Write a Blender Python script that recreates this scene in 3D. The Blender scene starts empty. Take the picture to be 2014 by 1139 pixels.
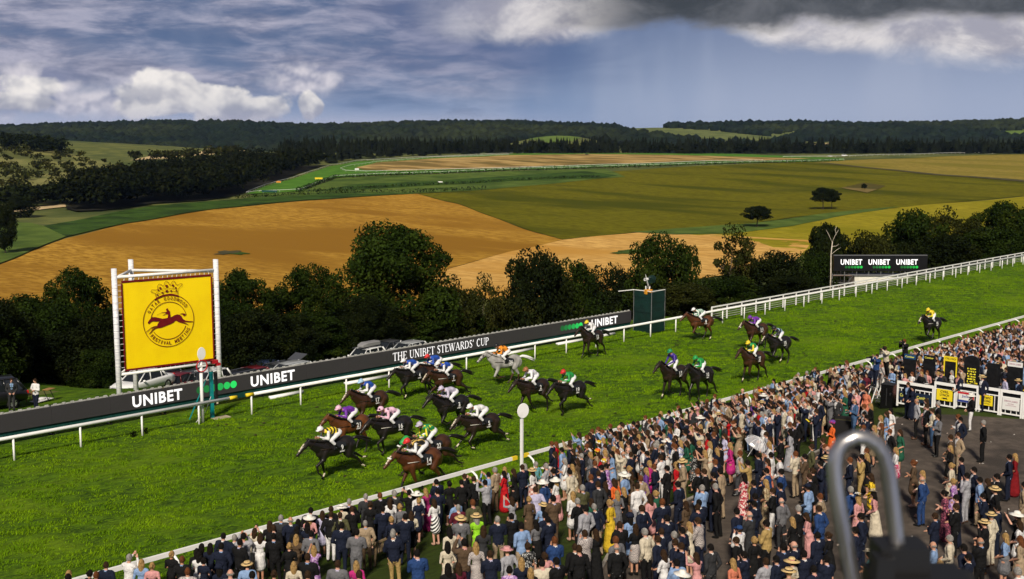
import bpy, bmesh, math, random
import numpy as np
from mathutils import Vector, Matrix, Quaternion
from mathutils.geometry import delaunay_2d_cdt
R = math.radians
rng = random.Random(7)
SC = bpy.context.scene
COL = SC.collection

# ---------------------------------------------------------------- camera
FPX, CX, CY = 2245.0, 1007.0, 569.5          # focal length and centre in photo pixels (2014 wide)
CAMH = 14.2
PITCH = math.atan((CY - 282.0) / FPX)
TH = math.atan(2231.0 / FPX * math.cos(PITCH))   # angle between the view and the track (track = +X)
FW = Vector((math.cos(TH), math.sin(TH), 0)); RT = Vector((math.sin(TH), -math.cos(TH), 0))
F3 = FW * math.cos(PITCH) + Vector((0, 0, -math.sin(PITCH)))
U3 = FW * math.sin(PITCH) + Vector((0, 0, math.cos(PITCH)))
CAM = Vector((0, 0, CAMH))
cd = bpy.data.cameras.new('camera'); cam = bpy.data.objects.new('camera', cd); COL.objects.link(cam)
cam.location = CAM
cam.rotation_euler = F3.to_track_quat('-Z', 'Y').to_euler()
cd.sensor_width = 36.0; cd.lens = 36.0 * FPX / 2014.0
cd.clip_start = 0.1; cd.clip_end = 30000
cd.dof.use_dof = True; cd.dof.focus_distance = 62.0; cd.dof.aperture_fstop = 4.6
SC.camera = cam

# ---------------------------------------------------------------- light and sky
SUN_AZ = R(173)      # sun stands behind the stands, to the left
SUN_EL = R(38)
sun_h = FW * math.cos(SUN_AZ) - RT * math.sin(SUN_AZ)
sun_dir = sun_h * math.cos(SUN_EL) + Vector((0, 0, math.sin(SUN_EL)))
sl = bpy.data.lights.new('sun', 'SUN'); sun = bpy.data.objects.new('sun', sl); COL.objects.link(sun)
sl.energy = 5.0; sl.angle = R(7.0); sl.color = (1.0, 0.90, 0.74)
sun.rotation_euler = sun_dir.to_track_quat('Z', 'Y').to_euler()

W = bpy.data.worlds.new('World'); SC.world = W; W.use_nodes = True
wn = W.node_tree.nodes; wl = W.node_tree.links; wn.clear()
class NT:
    """small node-building helper"""
    def __init__(s, tree): s.n = tree.nodes; s.l = tree.links
    def _in(s, sock, v):
        if v is None: return
        if hasattr(v, 'is_output') or hasattr(v, 'links'): s.l.new(v, sock)
        else: sock.default_value = v
    def math(s, op, a, b=None, c=None, clamp=False):
        n = s.n.new('ShaderNodeMath'); n.operation = op; n.use_clamp = clamp
        s._in(n.inputs[0], a); s._in(n.inputs[1], b)
        if c is not None: s._in(n.inputs[2], c)
        return n.outputs[0]
    def mix(s, f, a, b):
        n = s.n.new('ShaderNodeMix'); n.data_type = 'RGBA'; n.clamp_factor = True
        s._in(n.inputs[0], f); s._in(n.inputs[6], a); s._in(n.inputs[7], b)
        return n.outputs[2]
    def ss(s, x, a, b):
        n = s.n.new('ShaderNodeMapRange'); n.interpolation_type = 'SMOOTHSTEP'
        s._in(n.inputs[0], x); n.inputs[1].default_value = a; n.inputs[2].default_value = b
        return n.outputs[0]
    def noise(s, vec, scale, detail=4, rough=.55, dist=0., out=0):
        n = s.n.new('ShaderNodeTexNoise'); s._in(n.inputs['Vector'], vec)
        n.inputs['Scale'].default_value = scale; n.inputs['Detail'].default_value = detail
        n.inputs['Roughness'].default_value = rough; n.inputs['Distortion'].default_value = dist
        return n.outputs[out]
    def comb(s, x, y, z=0.):
        n = s.n.new('ShaderNodeCombineXYZ'); s._in(n.inputs[0], x); s._in(n.inputs[1], y); s._in(n.inputs[2], z)
        return n.outputs[0]
def lin(r, g, b):
    f = lambda c: (c / 255 / 12.92) if c / 255 <= .04045 else ((c / 255 + .055) / 1.055) ** 2.4
    return (f(r), f(g), f(b), 1)
k = NT(W.node_tree)
tc = wn.new('ShaderNodeTexCoord')
vr = wn.new('ShaderNodeVectorRotate'); vr.rotation_type = 'Z_AXIS'; vr.inputs['Angle'].default_value = math.pi / 2 - TH
wl.new(tc.outputs['Generated'], vr.inputs['Vector'])
sp = wn.new('ShaderNodeSeparateXYZ'); wl.new(vr.outputs[0], sp.inputs[0])
az = k.math('ARCTAN2', sp.outputs[0], sp.outputs[1])          # 0 = north of the place (the view), + to the east
el = k.math('ARCSINE', sp.outputs[2])
uv = k.comb(az, k.math('MULTIPLY', el, 4.2), 0.)               # clouds lie flat: stretched along the horizon
uv2 = k.comb(az, k.math('MULTIPLY', el, 1.6), 3.)
sky = wn.new('ShaderNodeTexSky'); sky.sky_type = 'NISHITA'; sky.sun_disc = False
sky.sun_elevation = SUN_EL
sky.sun_rotation = math.atan2(sun_dir.x, sun_dir.y)
clear = wn.new('ShaderNodeMix'); clear.data_type = 'RGBA'; clear.blend_type = 'MULTIPLY'; clear.inputs[0].default_value = 1
wl.new(sky.outputs[0], clear.inputs[6]); clear.inputs[7].default_value = (.055, .055, .06, 1)
# blue-grey rain veil, paler towards the horizon
veil_l = k.mix(k.ss(el, .0, .11), lin(128, 152, 192), lin(84, 106, 146))
veil_r = k.mix(k.ss(el, .01, .125), lin(166, 178, 206), lin(112, 126, 160))
veil = k.mix(k.ss(az, -.02, .22), veil_l, veil_r)
shaft = k.noise(k.comb(k.math('MULTIPLY', az, 1.), k.math('MULTIPLY', el, .25), 1.), 14., 3, .5)
veil = k.mix(k.math('MULTIPLY', k.ss(shaft, .42, .62), .28), veil, lin(178, 186, 208))
base = k.mix(.92, clear.outputs[2], veil)
# streaked high layer
n1 = k.noise(uv, 4.2, 7, .56, .5)
n2 = k.noise(uv, 15., 6, .6, .3)
w1 = k.math('ADD', k.math('MULTIPLY', n1, .72), k.math('MULTIPLY', n2, .28))
left = k.math('SUBTRACT', 1., k.math('MULTIPLY', k.ss(az, -.05, .06), k.math('SUBTRACT', 1., k.ss(el, .16, .30))))
dark = k.math('MULTIPLY', k.ss(w1, .50, .38), .40)
c = k.mix(k.math('MULTIPLY', dark, left), base, lin(78, 96, 132))
lt = k.math('MULTIPLY', k.math('MULTIPLY', k.ss(w1, .36, .56), k.ss(el, .02, .06)), left)
c = k.mix(k.math('MULTIPLY', lt, .92), c, k.mix(k.ss(n2, .35, .65), lin(112, 118, 144), lin(180, 178, 196)))
# a deep blue gap between the streaks and the rain
gap = k.math('MULTIPLY', k.ss(az, -.22, -.04), k.math('SUBTRACT', 1., k.ss(az, .02, .16)))
gap = k.math('MULTIPLY', gap, k.math('MULTIPLY', k.ss(el, .035, .075), k.ss(n1, .36, .56)))
c = k.mix(k.math('MULTIPLY', gap, .6), c, lin(80, 101, 144))
# pale bank and dark rain-cloud base on the right, high
n3 = k.noise(uv2, 6., 7, .58, .2)
n3b = k.noise(uv2, 17., 6, .62, .3)
edge = k.math('ADD', el, k.math('ADD', k.math('MULTIPLY', k.math('SUBTRACT', n3, .5), .045), k.math('MULTIPLY', k.math('SUBTRACT', n3b, .5), .022)))
rightm = k.ss(az, -.10, .02)
edge_r = k.math('ADD', edge, k.math('MULTIPLY', k.ss(az, .16, .40), .020))
midgap = k.math('MULTIPLY', k.ss(az, .04, .10), k.math('SUBTRACT', 1., k.ss(az, .17, .23)))
edge_r = k.math('SUBTRACT', edge_r, k.math('MULTIPLY', midgap, .016))
bank = k.math('MULTIPLY', k.ss(edge_r, .079, .099), rightm)
bankc = k.mix(k.ss(n3b, .35, .65), lin(168, 166, 178), lin(234, 228, 226))
c = k.mix(k.math('MULTIPLY', bank, .90), c, bankc)
darkb = k.math('MULTIPLY', k.ss(edge, .094, .106), k.ss(az, .0, .12))
c = k.mix(k.math('MULTIPLY', darkb, .97), c, k.mix(k.ss(n3b, .3, .7), lin(60, 66, 72), lin(98, 101, 108)))
# heaped white cumulus low on the left
def blob(px, py, rx, ry):
    a0 = math.atan((px - CX) / FPX); e0 = (282 - py) / FPX
    dx = k.math('DIVIDE', k.math('SUBTRACT', az, a0), rx / FPX); dy = k.math('DIVIDE', k.math('SUBTRACT', el, e0), ry / FPX)
    return k.math('SUBTRACT', 1., k.math('SQRT', k.math('ADD', k.math('MULTIPLY', dx, dx), k.math('MULTIPLY', dy, dy))))
def heap(blobs, fine, amp, lo, hi):
    d = blobs[0]
    for b in blobs[1:]: d = k.math('MAXIMUM', d, b)
    return k.ss(k.math('ADD', d, k.math('MULTIPLY', k.math('SUBTRACT', fine, .5), amp)), lo, hi)
uvc = k.comb(az, k.math('MULTIPLY', el, 1.15), 9.)
nc = k.noise(uvc, 26., 9, .56, .15)
nw = k.noise(k.comb(az, k.math('MULTIPLY', el, 1.3), 4.), 21., 10, .58, .2)
ns1 = k.noise(uvc, 30., 3, .5, .1)
ns2 = k.noise(k.comb(k.math('ADD', az, -.004), k.math('MULTIPLY', k.math('ADD', el, .006), 1.15), 9.), 30., 3, .5, .1)
relief = k.ss(k.math('SUBTRACT', ns1, ns2), -.14, .14)
pale = heap([blob(60, 190, 230, 60), blob(170, 205, 210, 42), blob(600, 160, 90, 38), blob(-260, 190, 300, 62), blob(-800, 200, 480, 66), blob(2900, 200, 500, 66)], nc, 1.7, -.05, .75)
palec = k.mix(relief, lin(134, 140, 168), lin(226, 220, 226))
c = k.mix(k.math('MULTIPLY', pale, .85), c, palec)
white = heap([blob(322, 184, 92, 42), blob(385, 204, 86, 34), blob(438, 206, 92, 44), blob(532, 212, 66, 30), blob(300, 218, 80, 32), blob(612, 210, 28, 30), blob(480, 222, 110, 22), blob(85, 178, 90, 26), blob(20, 208, 100, 22)], nw, 2.3, .10, .42)
lowd = k.ss(el, .016, .050)
wc = k.mix(k.math('ADD', k.math('MULTIPLY', relief, .55), k.math('MULTIPLY', lowd, .50)), lin(132, 138, 162), lin(250, 244, 238))
c = k.mix(k.math('MULTIPLY', white, .90), c, wc)
# warm pale strip on the horizon
c = k.mix(k.math('MULTIPLY', k.math('MULTIPLY', k.ss(el, .034, .014), k.math('SUBTRACT', 1., k.ss(az, -.10, .12))), .45), c, lin(214, 210, 224))
# unseen rain-cloud deck added overhead and behind, dark to hold down ambient light
deck = k.mix(k.ss(k.noise(tc.outputs['Generated'], 2.6, 6, .6, .3), .38, .64), lin(62, 69, 84), lin(128, 130, 148))
c = k.mix(k.ss(el, .135, .26), c, deck)
bg = wn.new('ShaderNodeBackground'); bg.inputs['Strength'].default_value = 1.0
wl.new(c, bg.inputs['Color'])
wo = wn.new('ShaderNodeOutputWorld'); wl.new(bg.outputs[0], wo.inputs['Surface'])

SC.view_settings.view_transform = 'Standard'; SC.view_settings.look = 'None'
SC.view_settings.exposure = 0.0; SC.view_settings.gamma = 1.0
SC.render.engine = 'CYCLES'
SC.cycles.use_denoising = True
SC.cycles.max_bounces = 6; SC.cycles.diffuse_bounces = 2; SC.cycles.glossy_bounces = 2
SC.cycles.transmission_bounces = 4; SC.cycles.transparent_max_bounces = 8; SC.cycles.volume_bounces = 0
SC.cycles.caustics_reflective = False; SC.cycles.caustics_refractive = False
SC.cycles.use_adaptive_sampling = True; SC.cycles.adaptive_threshold = 0.02

# ================================================================ helpers
def ray(px, py):
    return F3 + RT * ((px - CX) / FPX) + U3 * ((CY - py) / FPX)
def at_z(px, py, z=0.0):
    d = ray(px, py); return CAM + d * ((z - CAMH) / d.z)
def at_Y(px, py, Y):
    d = ray(px, py); return CAM + d * (Y / d.y)
def at_t(px, py, t):
    """point on the ray of (px, py) at distance t along the view's ground direction"""
    d = ray(px, py); return CAM + d * (t / d.dot(FW))
def proj(p):
    v = Vector(p) - CAM; z = v.dot(F3)
    return (CX + FPX * v.dot(RT) / z, CY - FPX * v.dot(U3) / z)

class MB:
    """collects geometry; build() links it as ONE mesh object"""
    def __init__(s): s.v = []; s.f = []; s.m = []
    def add(s, vs, fs, mat=0):
        o = len(s.v); s.v.extend([tuple(p) for p in vs])
        for f in fs: s.f.append(tuple(i + o for i in f)); s.m.append(mat)
        return s
    def box(s, c, sz, rz=0., mat=0, rot=None):
        x, y, z = sz[0] / 2, sz[1] / 2, sz[2] / 2
        M = rot if rot is not None else Matrix.Rotation(rz, 3, 'Z')
        vs = [M @ Vector(p) + Vector(c) for p in ((-x,-y,-z),(x,-y,-z),(x,y,-z),(-x,y,-z),(-x,-y,z),(x,-y,z),(x,y,z),(-x,y,z))]
        return s.add(vs, [(0,3,2,1),(4,5,6,7),(0,1,5,4),(1,2,6,5),(2,3,7,6),(3,0,4,7)], mat)
    def bar(s, a, b, w, h=None, mat=0):
        a = Vector(a); b = Vector(b); d = b - a; h = h or w
        q = d.to_track_quat('X', 'Z').to_matrix()
        return s.box((a + b) / 2, (d.length, w, h), rot=q, mat=mat)
    def tube(s, pts, rad, n=8, mat=0, cap=True):
        pts = [Vector(p) for p in pts]; N = len(pts)
        rad = rad if hasattr(rad, '__len__') else [rad] * N
        vs = []; fs = []; prev = None
        for i, p in enumerate(pts):
            d = (pts[min(i + 1, N - 1)] - pts[max(i - 1, 0)])
            d = d.normalized() if d.length > 1e-9 else Vector((0, 0, 1))
            if prev is None:
                a = d.orthogonal().normalized()
            else:
                a = (prev - d * prev.dot(d)); a = a.normalized() if a.length > 1e-6 else d.orthogonal().normalized()
            prev = a; b = d.cross(a)
            for j in range(n):
                t = 2 * math.pi * j / n
                vs.append(p + (a * math.cos(t) + b * math.sin(t)) * rad[i])
        for i in range(N - 1):
            for j in range(n):
                k2 = (j + 1) % n
                fs.append((i*n+j, i*n+k2, (i+1)*n+k2, (i+1)*n+j))
        if cap:
            fs.append(tuple(range(n - 1, -1, -1))); fs.append(tuple((N-1)*n + j for j in range(n)))
        return s.add(vs, fs, mat)
    def lathe(s, prof, n=12, mat=0, c=(0,0,0), M=None):
        vs = []; fs = []; c = Vector(c)
        for (r, z) in prof:
            for j in range(n):
                t = 2 * math.pi * j / n
                p = Vector((r * math.cos(t), r * math.sin(t), z))
                vs.append((M @ p if M else p) + c)
        for i in range(len(prof) - 1):
            for j in range(n):
                k2 = (j + 1) % n
                fs.append((i*n+j, i*n+k2, (i+1)*n+k2, (i+1)*n+j))
        return s.add(vs, fs, mat)
    def ell(s, c, r, n=10, m=7, mat=0, M=None):
        prof_v = []; fs = []; c = Vector(c)
        for i in range(m + 1):
            ph = math.pi * i / m
            for j in range(n):
                t = 2 * math.pi * j / n
                p = Vector((r[0]*math.sin(ph)*math.cos(t), r[1]*math.sin(ph)*math.sin(t), r[2]*math.cos(ph)))
                prof_v.append((M @ p if M else p) + c)
        for i in range(m):
            for j in range(n):
                k2 = (j + 1) % n
                fs.append((i*n+j, (i+1)*n+j, (i+1)*n+k2, i*n+k2))
        return s.add(prof_v, fs, mat)
    def poly(s, pts, off, mat=0):
        """flat outline pts (3-D) extruded by vector off"""
        n = len(pts); off = Vector(off)
        vs = [Vector(p) for p in pts] + [Vector(p) + off for p in pts]
        fs = [tuple(range(n)), tuple(range(2*n-1, n-1, -1))] + [(i, i+n, (i+1)%n+n, (i+1)%n) for i in range(n)]
        return s.add(vs, fs, mat)
    def mesh(s, name, mats, smooth=False):
        me = bpy.data.meshes.new(name); me.from_pydata(s.v, [], s.f)
        for m in (mats if isinstance(mats, (list, tuple)) else [mats]): me.materials.append(m)
        if any(s.m): me.polygons.foreach_set('material_index', s.m)
        if smooth: me.polygons.foreach_set('use_smooth', [True] * len(s.f))
        me.update(); return me
    def build(s, name, mats, parent=None, loc=None, rz=0., smooth=False, fix=False):
        me = s.mesh(name, mats, smooth)
        if fix:
            bm = bmesh.new(); bm.from_mesh(me); bmesh.ops.remove_doubles(bm, verts=bm.verts, dist=1e-5)
            bmesh.ops.recalc_face_normals(bm, faces=bm.faces); bm.to_mesh(me); bm.free()
        return link(name, me, parent, loc, rz)
def link(name, data, parent=None, loc=None, rz=0.):
    o = bpy.data.objects.new(name, data); COL.objects.link(o)
    if parent is not None: o.parent = parent
    if loc is not None: o.location = loc
    if rz: o.rotation_euler = (0, 0, rz)
    return o
def tag(o, label=None, cat=None, group=None, kind=None):
    if label: o['label'] = label
    if cat: o['category'] = cat
    if group: o['group'] = group
    if kind: o['kind'] = kind
    return o
def thing(name, label, cat, loc=(0,0,0), rz=0., group=None):
    o = link(name, None, None, loc, rz); o.empty_display_size = .2
    return tag(o, label, cat, group)
def np_mesh(name, V, F, mats, midx=None, smooth=False):
    """V (n,3), F (m,k) arrays -> mesh, fast"""
    V = np.asarray(V, dtype=np.float32); F = np.asarray(F, dtype=np.int32); m, kk = F.shape
    me = bpy.data.meshes.new(name)
    me.vertices.add(len(V)); me.vertices.foreach_set('co', V.ravel())
    me.loops.add(m * kk); me.loops.foreach_set('vertex_index', F.ravel())
    me.polygons.add(m); me.polygons.foreach_set('loop_start', np.arange(0, m * kk, kk, dtype=np.int32))
    for x in (mats if isinstance(mats, (list, tuple)) else [mats]): me.materials.append(x)
    if midx is not None: me.polygons.foreach_set('material_index', np.asarray(midx, dtype=np.int32))
    if smooth: me.polygons.foreach_set('use_smooth', np.ones(m, dtype=bool))
    me.update(calc_edges=True); me.validate(); return me

# ---------------------------------------------------------------- materials
MATS = {}
def mat(name, col, rough=.7, metal=0., spec=.3, emit=None, es=1., alpha=1., trans=0.):
    if name in MATS: return MATS[name]
    m = bpy.data.materials.new(name); m.use_nodes = True
    b = m.node_tree.nodes['Principled BSDF']
    b.inputs['Base Color'].default_value = (*col[:3], 1); b.inputs['Roughness'].default_value = rough
    b.inputs['Metallic'].default_value = metal; b.inputs['Specular IOR Level'].default_value = spec
    if emit: b.inputs['Emission Color'].default_value = (*emit[:3], 1); b.inputs['Emission Strength'].default_value = es
    b.inputs['Alpha'].default_value = alpha; b.inputs['Transmission Weight'].default_value = trans
    MATS[name] = m; return m
def nmat(name, a, b, scale=3., rough=.8, detail=5, lo=.4, hi=.6, bump=0., bscale=None, stretch=None, c=None, cscale=None, spec=.25, metal=0., coord='Object', island=0.):
    """two-tone noise material, optional third tone, bump, and per-island variation"""
    if name in MATS: return MATS[name]
    m = bpy.data.materials.new(name); m.use_nodes = True; kk = NT(m.node_tree); nn = m.node_tree.nodes
    bs = nn['Principled BSDF']; bs.inputs['Roughness'].default_value = rough; bs.inputs['Specular IOR Level'].default_value = spec; bs.inputs['Metallic'].default_value = metal
    tc = nn.new('ShaderNodeTexCoord'); v = tc.outputs[coord]
    if coord == 'World':
        pass
    if stretch:
        mp = nn.new('ShaderNodeMapping'); mp.inputs['Scale'].default_value = stretch[:3]
        if len(stretch) > 3: mp.inputs['Rotation'].default_value = (0, 0, stretch[3])
        kk.l.new(v, mp.inputs[0]); v = mp.outputs[0]
    n = kk.noise(v, scale, detail, .6)
    col = kk.mix(kk.ss(n, lo, hi), (*a[:3], 1), (*b[:3], 1))
    if c is not None:
        n2 = kk.noise(v, cscale or scale * .2, 4, .55)
        col = kk.mix(kk.ss(n2, .45, .65), col, (*c[:3], 1))
    if island:
        g = nn.new('ShaderNodeNewGeometry')
        hv = nn.new('ShaderNodeHueSaturation'); kk.l.new(col, hv.inputs['Color'])
        kk.l.new(kk.math('ADD', 1 - island, kk.math('MULTIPLY', g.outputs['Random Per Island'], 2 * island)), hv.inputs['Value'])
        col = hv.outputs[0]
    kk.l.new(col, bs.inputs['Base Color'])
    if bump:
        bp = nn.new('ShaderNodeBump'); bp.inputs['Strength'].default_value = bump; bp.inputs['Distance'].default_value = .05
        kk.l.new(kk.noise(v, bscale or scale * 3, 4, .6), bp.inputs['Height']); kk.l.new(bp.outputs[0], bs.inputs['Normal'])
    MATS[name] = m; return m

WHITE = nmat('white_paint', (.80, .80, .80), (.62, .62, .61), 1.3, .45, lo=.5, hi=.8)

# ================================================================ terrain
YN, YF, YBOARD = 32.6, 51.1, 54.2
_pt = np.array([0,100,200,350,500,700,900,1100,1300,1420,1600,1900,2400,3000,9000.])
_pz = np.array([-4,-9,-20,-26,-27,-24.5,-19,-10,-2.0,1.6,0,-18,-40,-48,-48.])
_tt = np.arange(0, 9001, 20.); _zz = np.interp(_tt, _pt, _pz)
for _ in range(12): _zz[1:-1] = (_zz[:-2] + 2*_zz[1:-1] + _zz[2:]) / 4
SKY_X = [-600,-200,0,100,300,500,600,700,800,900,1000,1100,1250,1500,1700,1850,2014,2300,2700]
SKY_Y = [ 256, 252,251,247,243,245,249,247,243,242,241,245,248,244,246,243,238,236,238]
def sstep(x, a, b):
    x = np.clip((x - a) / (b - a), 0, 1); return x * x * (3 - 2 * x)
def zfun(x, y):
    x = np.asarray(x, float); y = np.asarray(y, float)
    t = x*FW.x + y*FW.y; s = x*RT.x + y*RT.y; tm = np.maximum(t, 1)
    z = np.interp(t, _tt, _zz)
    ang = CX + FPX * s / tm
    # far wooded downs
    top = CAMH + (282 - np.interp(ang, SKY_X, SKY_Y)) / FPX * 4200 - 10
    ramp = sstep(t, 2300, 4200)
    roll = 14*np.sin(s/310.+t/500.)*np.sin(t/260.+1.)*sstep(t,2200,3000)*sstep(-t,-4150,-3900)
    z = z + (top - z) * ramp + roll
    z = z - sstep(t, 4250, 6500) * 120
    # nearer spur with its own wood, middle right of the view
    z = z + 66 * np.exp(-((s - 95) / 190.)**2) * np.exp(-((t - 2350) / 330.)**2)
    # scrubby hill on the far left
    z = z + 20 * np.exp(-((s + 620) / 230.)**2) * np.exp(-((t - 1350) / 300.)**2)
    z = z + (np.sin(x/37.)*np.sin(y/53.+1)+.5*np.sin(x/17.+y/29.))*.35*sstep(t,250,500)
    # the racecourse plateau and its edge
    rx = sstep(x, 62, 78)
    yb = YF + 26 - 23.5 * rx
    w = sstep(y, yb, yb + 60 - 34 * rx)
    z = z * w - (1.0 + 3.6 * sstep(x, 26, 44)) * sstep(y, 57, 77) * (1 - w)
    ze = 1.3 * sstep(-y, -31.2, -22)
    return np.where(y < YF, ze * (y < YN), z)
def zbase(x, y):
    return np.where(np.asarray(y, float) < YF + 3, -1.5, zfun(x, y))
_TS = [100.]
while _TS[-1] < 8000: _TS.append(_TS[-1] + max(3., _TS[-1] * .006))
_TS = np.array(_TS)
def hit(px, py):
    """where the ray of (px, py) meets the land"""
    d = ray(px, py); d = d / d.dot(FW)
    X = d.x*_TS; Y = d.y*_TS; Z = CAMH + d.z*_TS; dz = Z - zfun(X, Y)
    i = int(np.argmax(dz < 0))
    if dz[i] >= 0: return CAM + d * 8000.
    if i == 0: return CAM + d * float(_TS[0])
    f = dz[i-1] / (dz[i-1] - dz[i]); return CAM + d * float(_TS[i-1] + f*(_TS[i] - _TS[i-1]))

def grid_obj(name, ts, ss_of_t, material, off=0.):
    V = []; n = None
    for t in ts:
        sv = ss_of_t(t); n = len(sv)
        x = t*FW.x + sv*RT.x; y = t*FW.y + sv*RT.y
        V.append(np.stack([x, y, zbase(x, y) + off], 1))
    V = np.concatenate(V); m = len(ts)
    i = np.arange(m - 1)[:, None]; j = np.arange(n - 1)[None]
    F = np.stack([i*n+j, i*n+j+1, (i+1)*n+j+1, (i+1)*n+j], -1).reshape(-1, 4)
    o = link(name, np_mesh(name, V, F, material, smooth=True)); tag(o, kind='structure'); return o
FIELDBASE = nmat('rough_pasture', (.085,.10,.022), (.14,.15,.035), .05, .9, c=(.05,.07,.015), cscale=.012)
ts = np.concatenate([np.arange(20, 300, 6.), np.arange(300, 1700, 12.), np.arange(1700, 4600, 40.), np.arange(4600, 9000, 220.)])
hills = grid_obj('terrain', ts, lambda t: np.linspace(-(0.62*t+120), .62*t+120, 170), FIELDBASE, -.05)

def clip_sheet(name, pix, material, off, step, world=False, zf=True, parent=None):
    """a field: outline given by its corners, draped on the land as its own sheet"""
    P = [(hit(*q) if not world else Vector((*q, 0))) for q in pix]
    # densify outline
    out = []
    for a, b in zip(P, P[1:] + P[:1]):
        n = max(1, int((b - a).length / (step * .8)))
        for i in range(n): out.append((a + (b - a) * (i / n)).to_2d())
    xs = [p.x for p in out]; ys = [p.y for p in out]
    ins = []
    X = np.arange(min(xs), max(xs), step); Y = np.arange(min(ys), max(ys), step)
    gx, gy = np.meshgrid(X, Y); gx = gx.ravel(); gy = gy.ravel()
    c = np.zeros(len(gx), bool)
    n = len(out)
    for i in range(n):
        x1, y1 = out[i]; x2, y2 = out[i-1]
        if y1 == y2: continue
        cond = ((y1 > gy) != (y2 > gy)) & (gx < (x2 - x1) * (gy - y1) / (y2 - y1) + x1)
        c ^= cond
    jit = np.random.RandomState(3)
    pts = out + [Vector((a + jit.uniform(-.1,.1)*step, b + jit.uniform(-.1,.1)*step)) for a, b in zip(gx[c], gy[c])]
    r = delaunay_2d_cdt(pts, [(i, (i+1) % n) for i in range(n)], [], 1, 1e-4)
    V2 = np.array([(v.x, v.y) for v in r[0]]); z = zfun(V2[:,0], V2[:,1]) + off
    F = np.array([list(f) for f in r[2] if len(f) == 3])
    me = np_mesh(name, np.column_stack([V2, z]), F, material, smooth=True)
    bm = bmesh.new(); bm.from_mesh(me); bmesh.ops.recalc_face_normals(bm, faces=bm.faces)
    if bm.faces and sum(f.normal.z for f in bm.faces) < 0: bmesh.ops.reverse_faces(bm, faces=bm.faces)
    bm.to_mesh(me); bm.free()
    o = link(name, me, parent)
    if parent is None: tag(o, kind='structure')
    return o
ANG = math.atan2(RT.y, RT.x)
def crop_mat(name, a, b, c, rows=.9, big=.02):
    return nmat(name, tuple(x*.72 for x in a), tuple(x*1.08 for x in b), .55, .95, 9, .34, .66, c=c, cscale=big, stretch=(1, .28, 1, ANG + .35), spec=.05, bump=.8, bscale=1.6)
WHEAT = crop_mat('ripe_wheat', (.355,.180,.020), (.44,.245,.036), (.26,.128,.014))
WHEAT2 = crop_mat('pale_stubble', (.60,.33,.085), (.66,.40,.12), (.50,.26,.05))
OLIVE = crop_mat('ripening_barley', (.122,.112,.004), (.140,.130,.007), (.060,.066,.003))
OLIVE2 = crop_mat('yellow_barley', (.265,.225,.010), (.31,.26,.018), (.20,.18,.008))
TANHILL = crop_mat('tan_barley', (.24,.185,.032), (.28,.215,.044), (.17,.145,.020))
GREENF = nmat('dark_green_crop', (.028,.062,.008), (.045,.09,.012), .15, .95, c=(.018,.04,.006), cscale=.04, spec=.1)
MEADOW = nmat('green_meadow', (.07,.11,.018), (.10,.15,.025), .08, .95, c=(.045,.08,.012), cscale=.03, spec=.1)
LOOPG = nmat('far_turf', (.055,.15,.014), (.08,.19,.02), .1, .9, spec=.1)
INFIELD = nmat('dry_infield', (.44,.30,.11), (.24,.15,.045), .06, .95, c=(.15,.11,.03), cscale=.03, stretch=(1,.3,1,ANG), spec=.1)
PALE = nmat('pale_field', (.55,.42,.24), (.48,.36,.19), .03, .95, spec=.1)
LITG = nmat('sunlit_grass', (.15,.17,.05), (.085,.11,.03), .02, .95, spec=.1)  # sunshine on the far clearings is put into this paler colour
BRG = nmat('bright_pasture', (.095,.15,.028), (.12,.18,.035), .02, .95, spec=.1)
EARTH = nmat('field_track', (.05,.045,.015), (.07,.06,.02), .3, .95)

def F_(name, pts, m, layer, step=16.): return clip_sheet(name, pts, m, .15 + .16 * layer, step)
F_('wheat_field', [(-60,560),(0,522),(60,497),(130,470),(250,441),(420,413),(600,396),(700,389),(820,382),(900,402),(980,432),(1040,455),(1106,473),(1000,497),(880,530),(860,600),(500,640),(-60,680)], WHEAT, 1)
F_('stubble_field', [(840,560),(880,531),(1000,497),(1107,473),(1180,465),(1262,458),(1400,462),(1520,470),(1600,474),(1560,520),(1300,560),(1000,600)], WHEAT2, 1)
F_('barley_field', [(822,382),(960,374),(1180,352),(1228,349),(1190,338),(1300,331),(1640,317),(1800,311),(2080,302),(2080,380),(2014,386),(1800,406),(1560,428),(1480,440),(1320,452),(1250,458),(1106,472),(980,431),(900,401)], OLIVE, 1, 18)
F_('tan_field', [(1600,321),(1640,318),(1800,312),(2080,303),(2080,364),(2014,356),(1850,345)], TANHILL, 2, 18)
F_('field_track', [(1605,321),(1618,321),(1850,344),(2080,361),(2080,364.5),(1850,346.5)], EARTH, 3, 12)
F_('yellow_field', [(1470,472),(1330,462),(1440,460),(1560,445),(1640,428),(1760,409),(1900,398),(2080,382),(2080,520),(1700,520),(1560,500)], OLIVE2, 1, 12)
F_('grass_headland', [(1240,458),(1330,451),(1480,441),(1600,424),(1700,413),(1770,407),(1640,429),(1560,446),(1440,461),(1330,463)], MEADOW, 2, 10)
F_('crop_strip', [(85,446),(200,424),(300,406),(400,398),(480,392),(640,383),(815,379),(820,382),(700,388),(600,395),(420,412),(250,440),(130,467)], GREENF, 2, 12)
F_('valley_meadow', [(-60,540),(-60,440),(0,438),(60,440),(88,447),(130,467),(60,495),(0,520)], MEADOW, 2, 12)
F_('hill_meadow', [(480,392),(500,384),(590,377),(660,351),(900,342),(1190,333),(1230,349),(1180,352),(960,374),(820,381),(640,384)], MEADOW, 2, 14)
F_('dark_crop', [(610,378),(700,364),(900,354),(1150,338),(1215,346),(1180,352),(1000,358),(850,366),(700,375)], GREENF, 3, 14)
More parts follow.
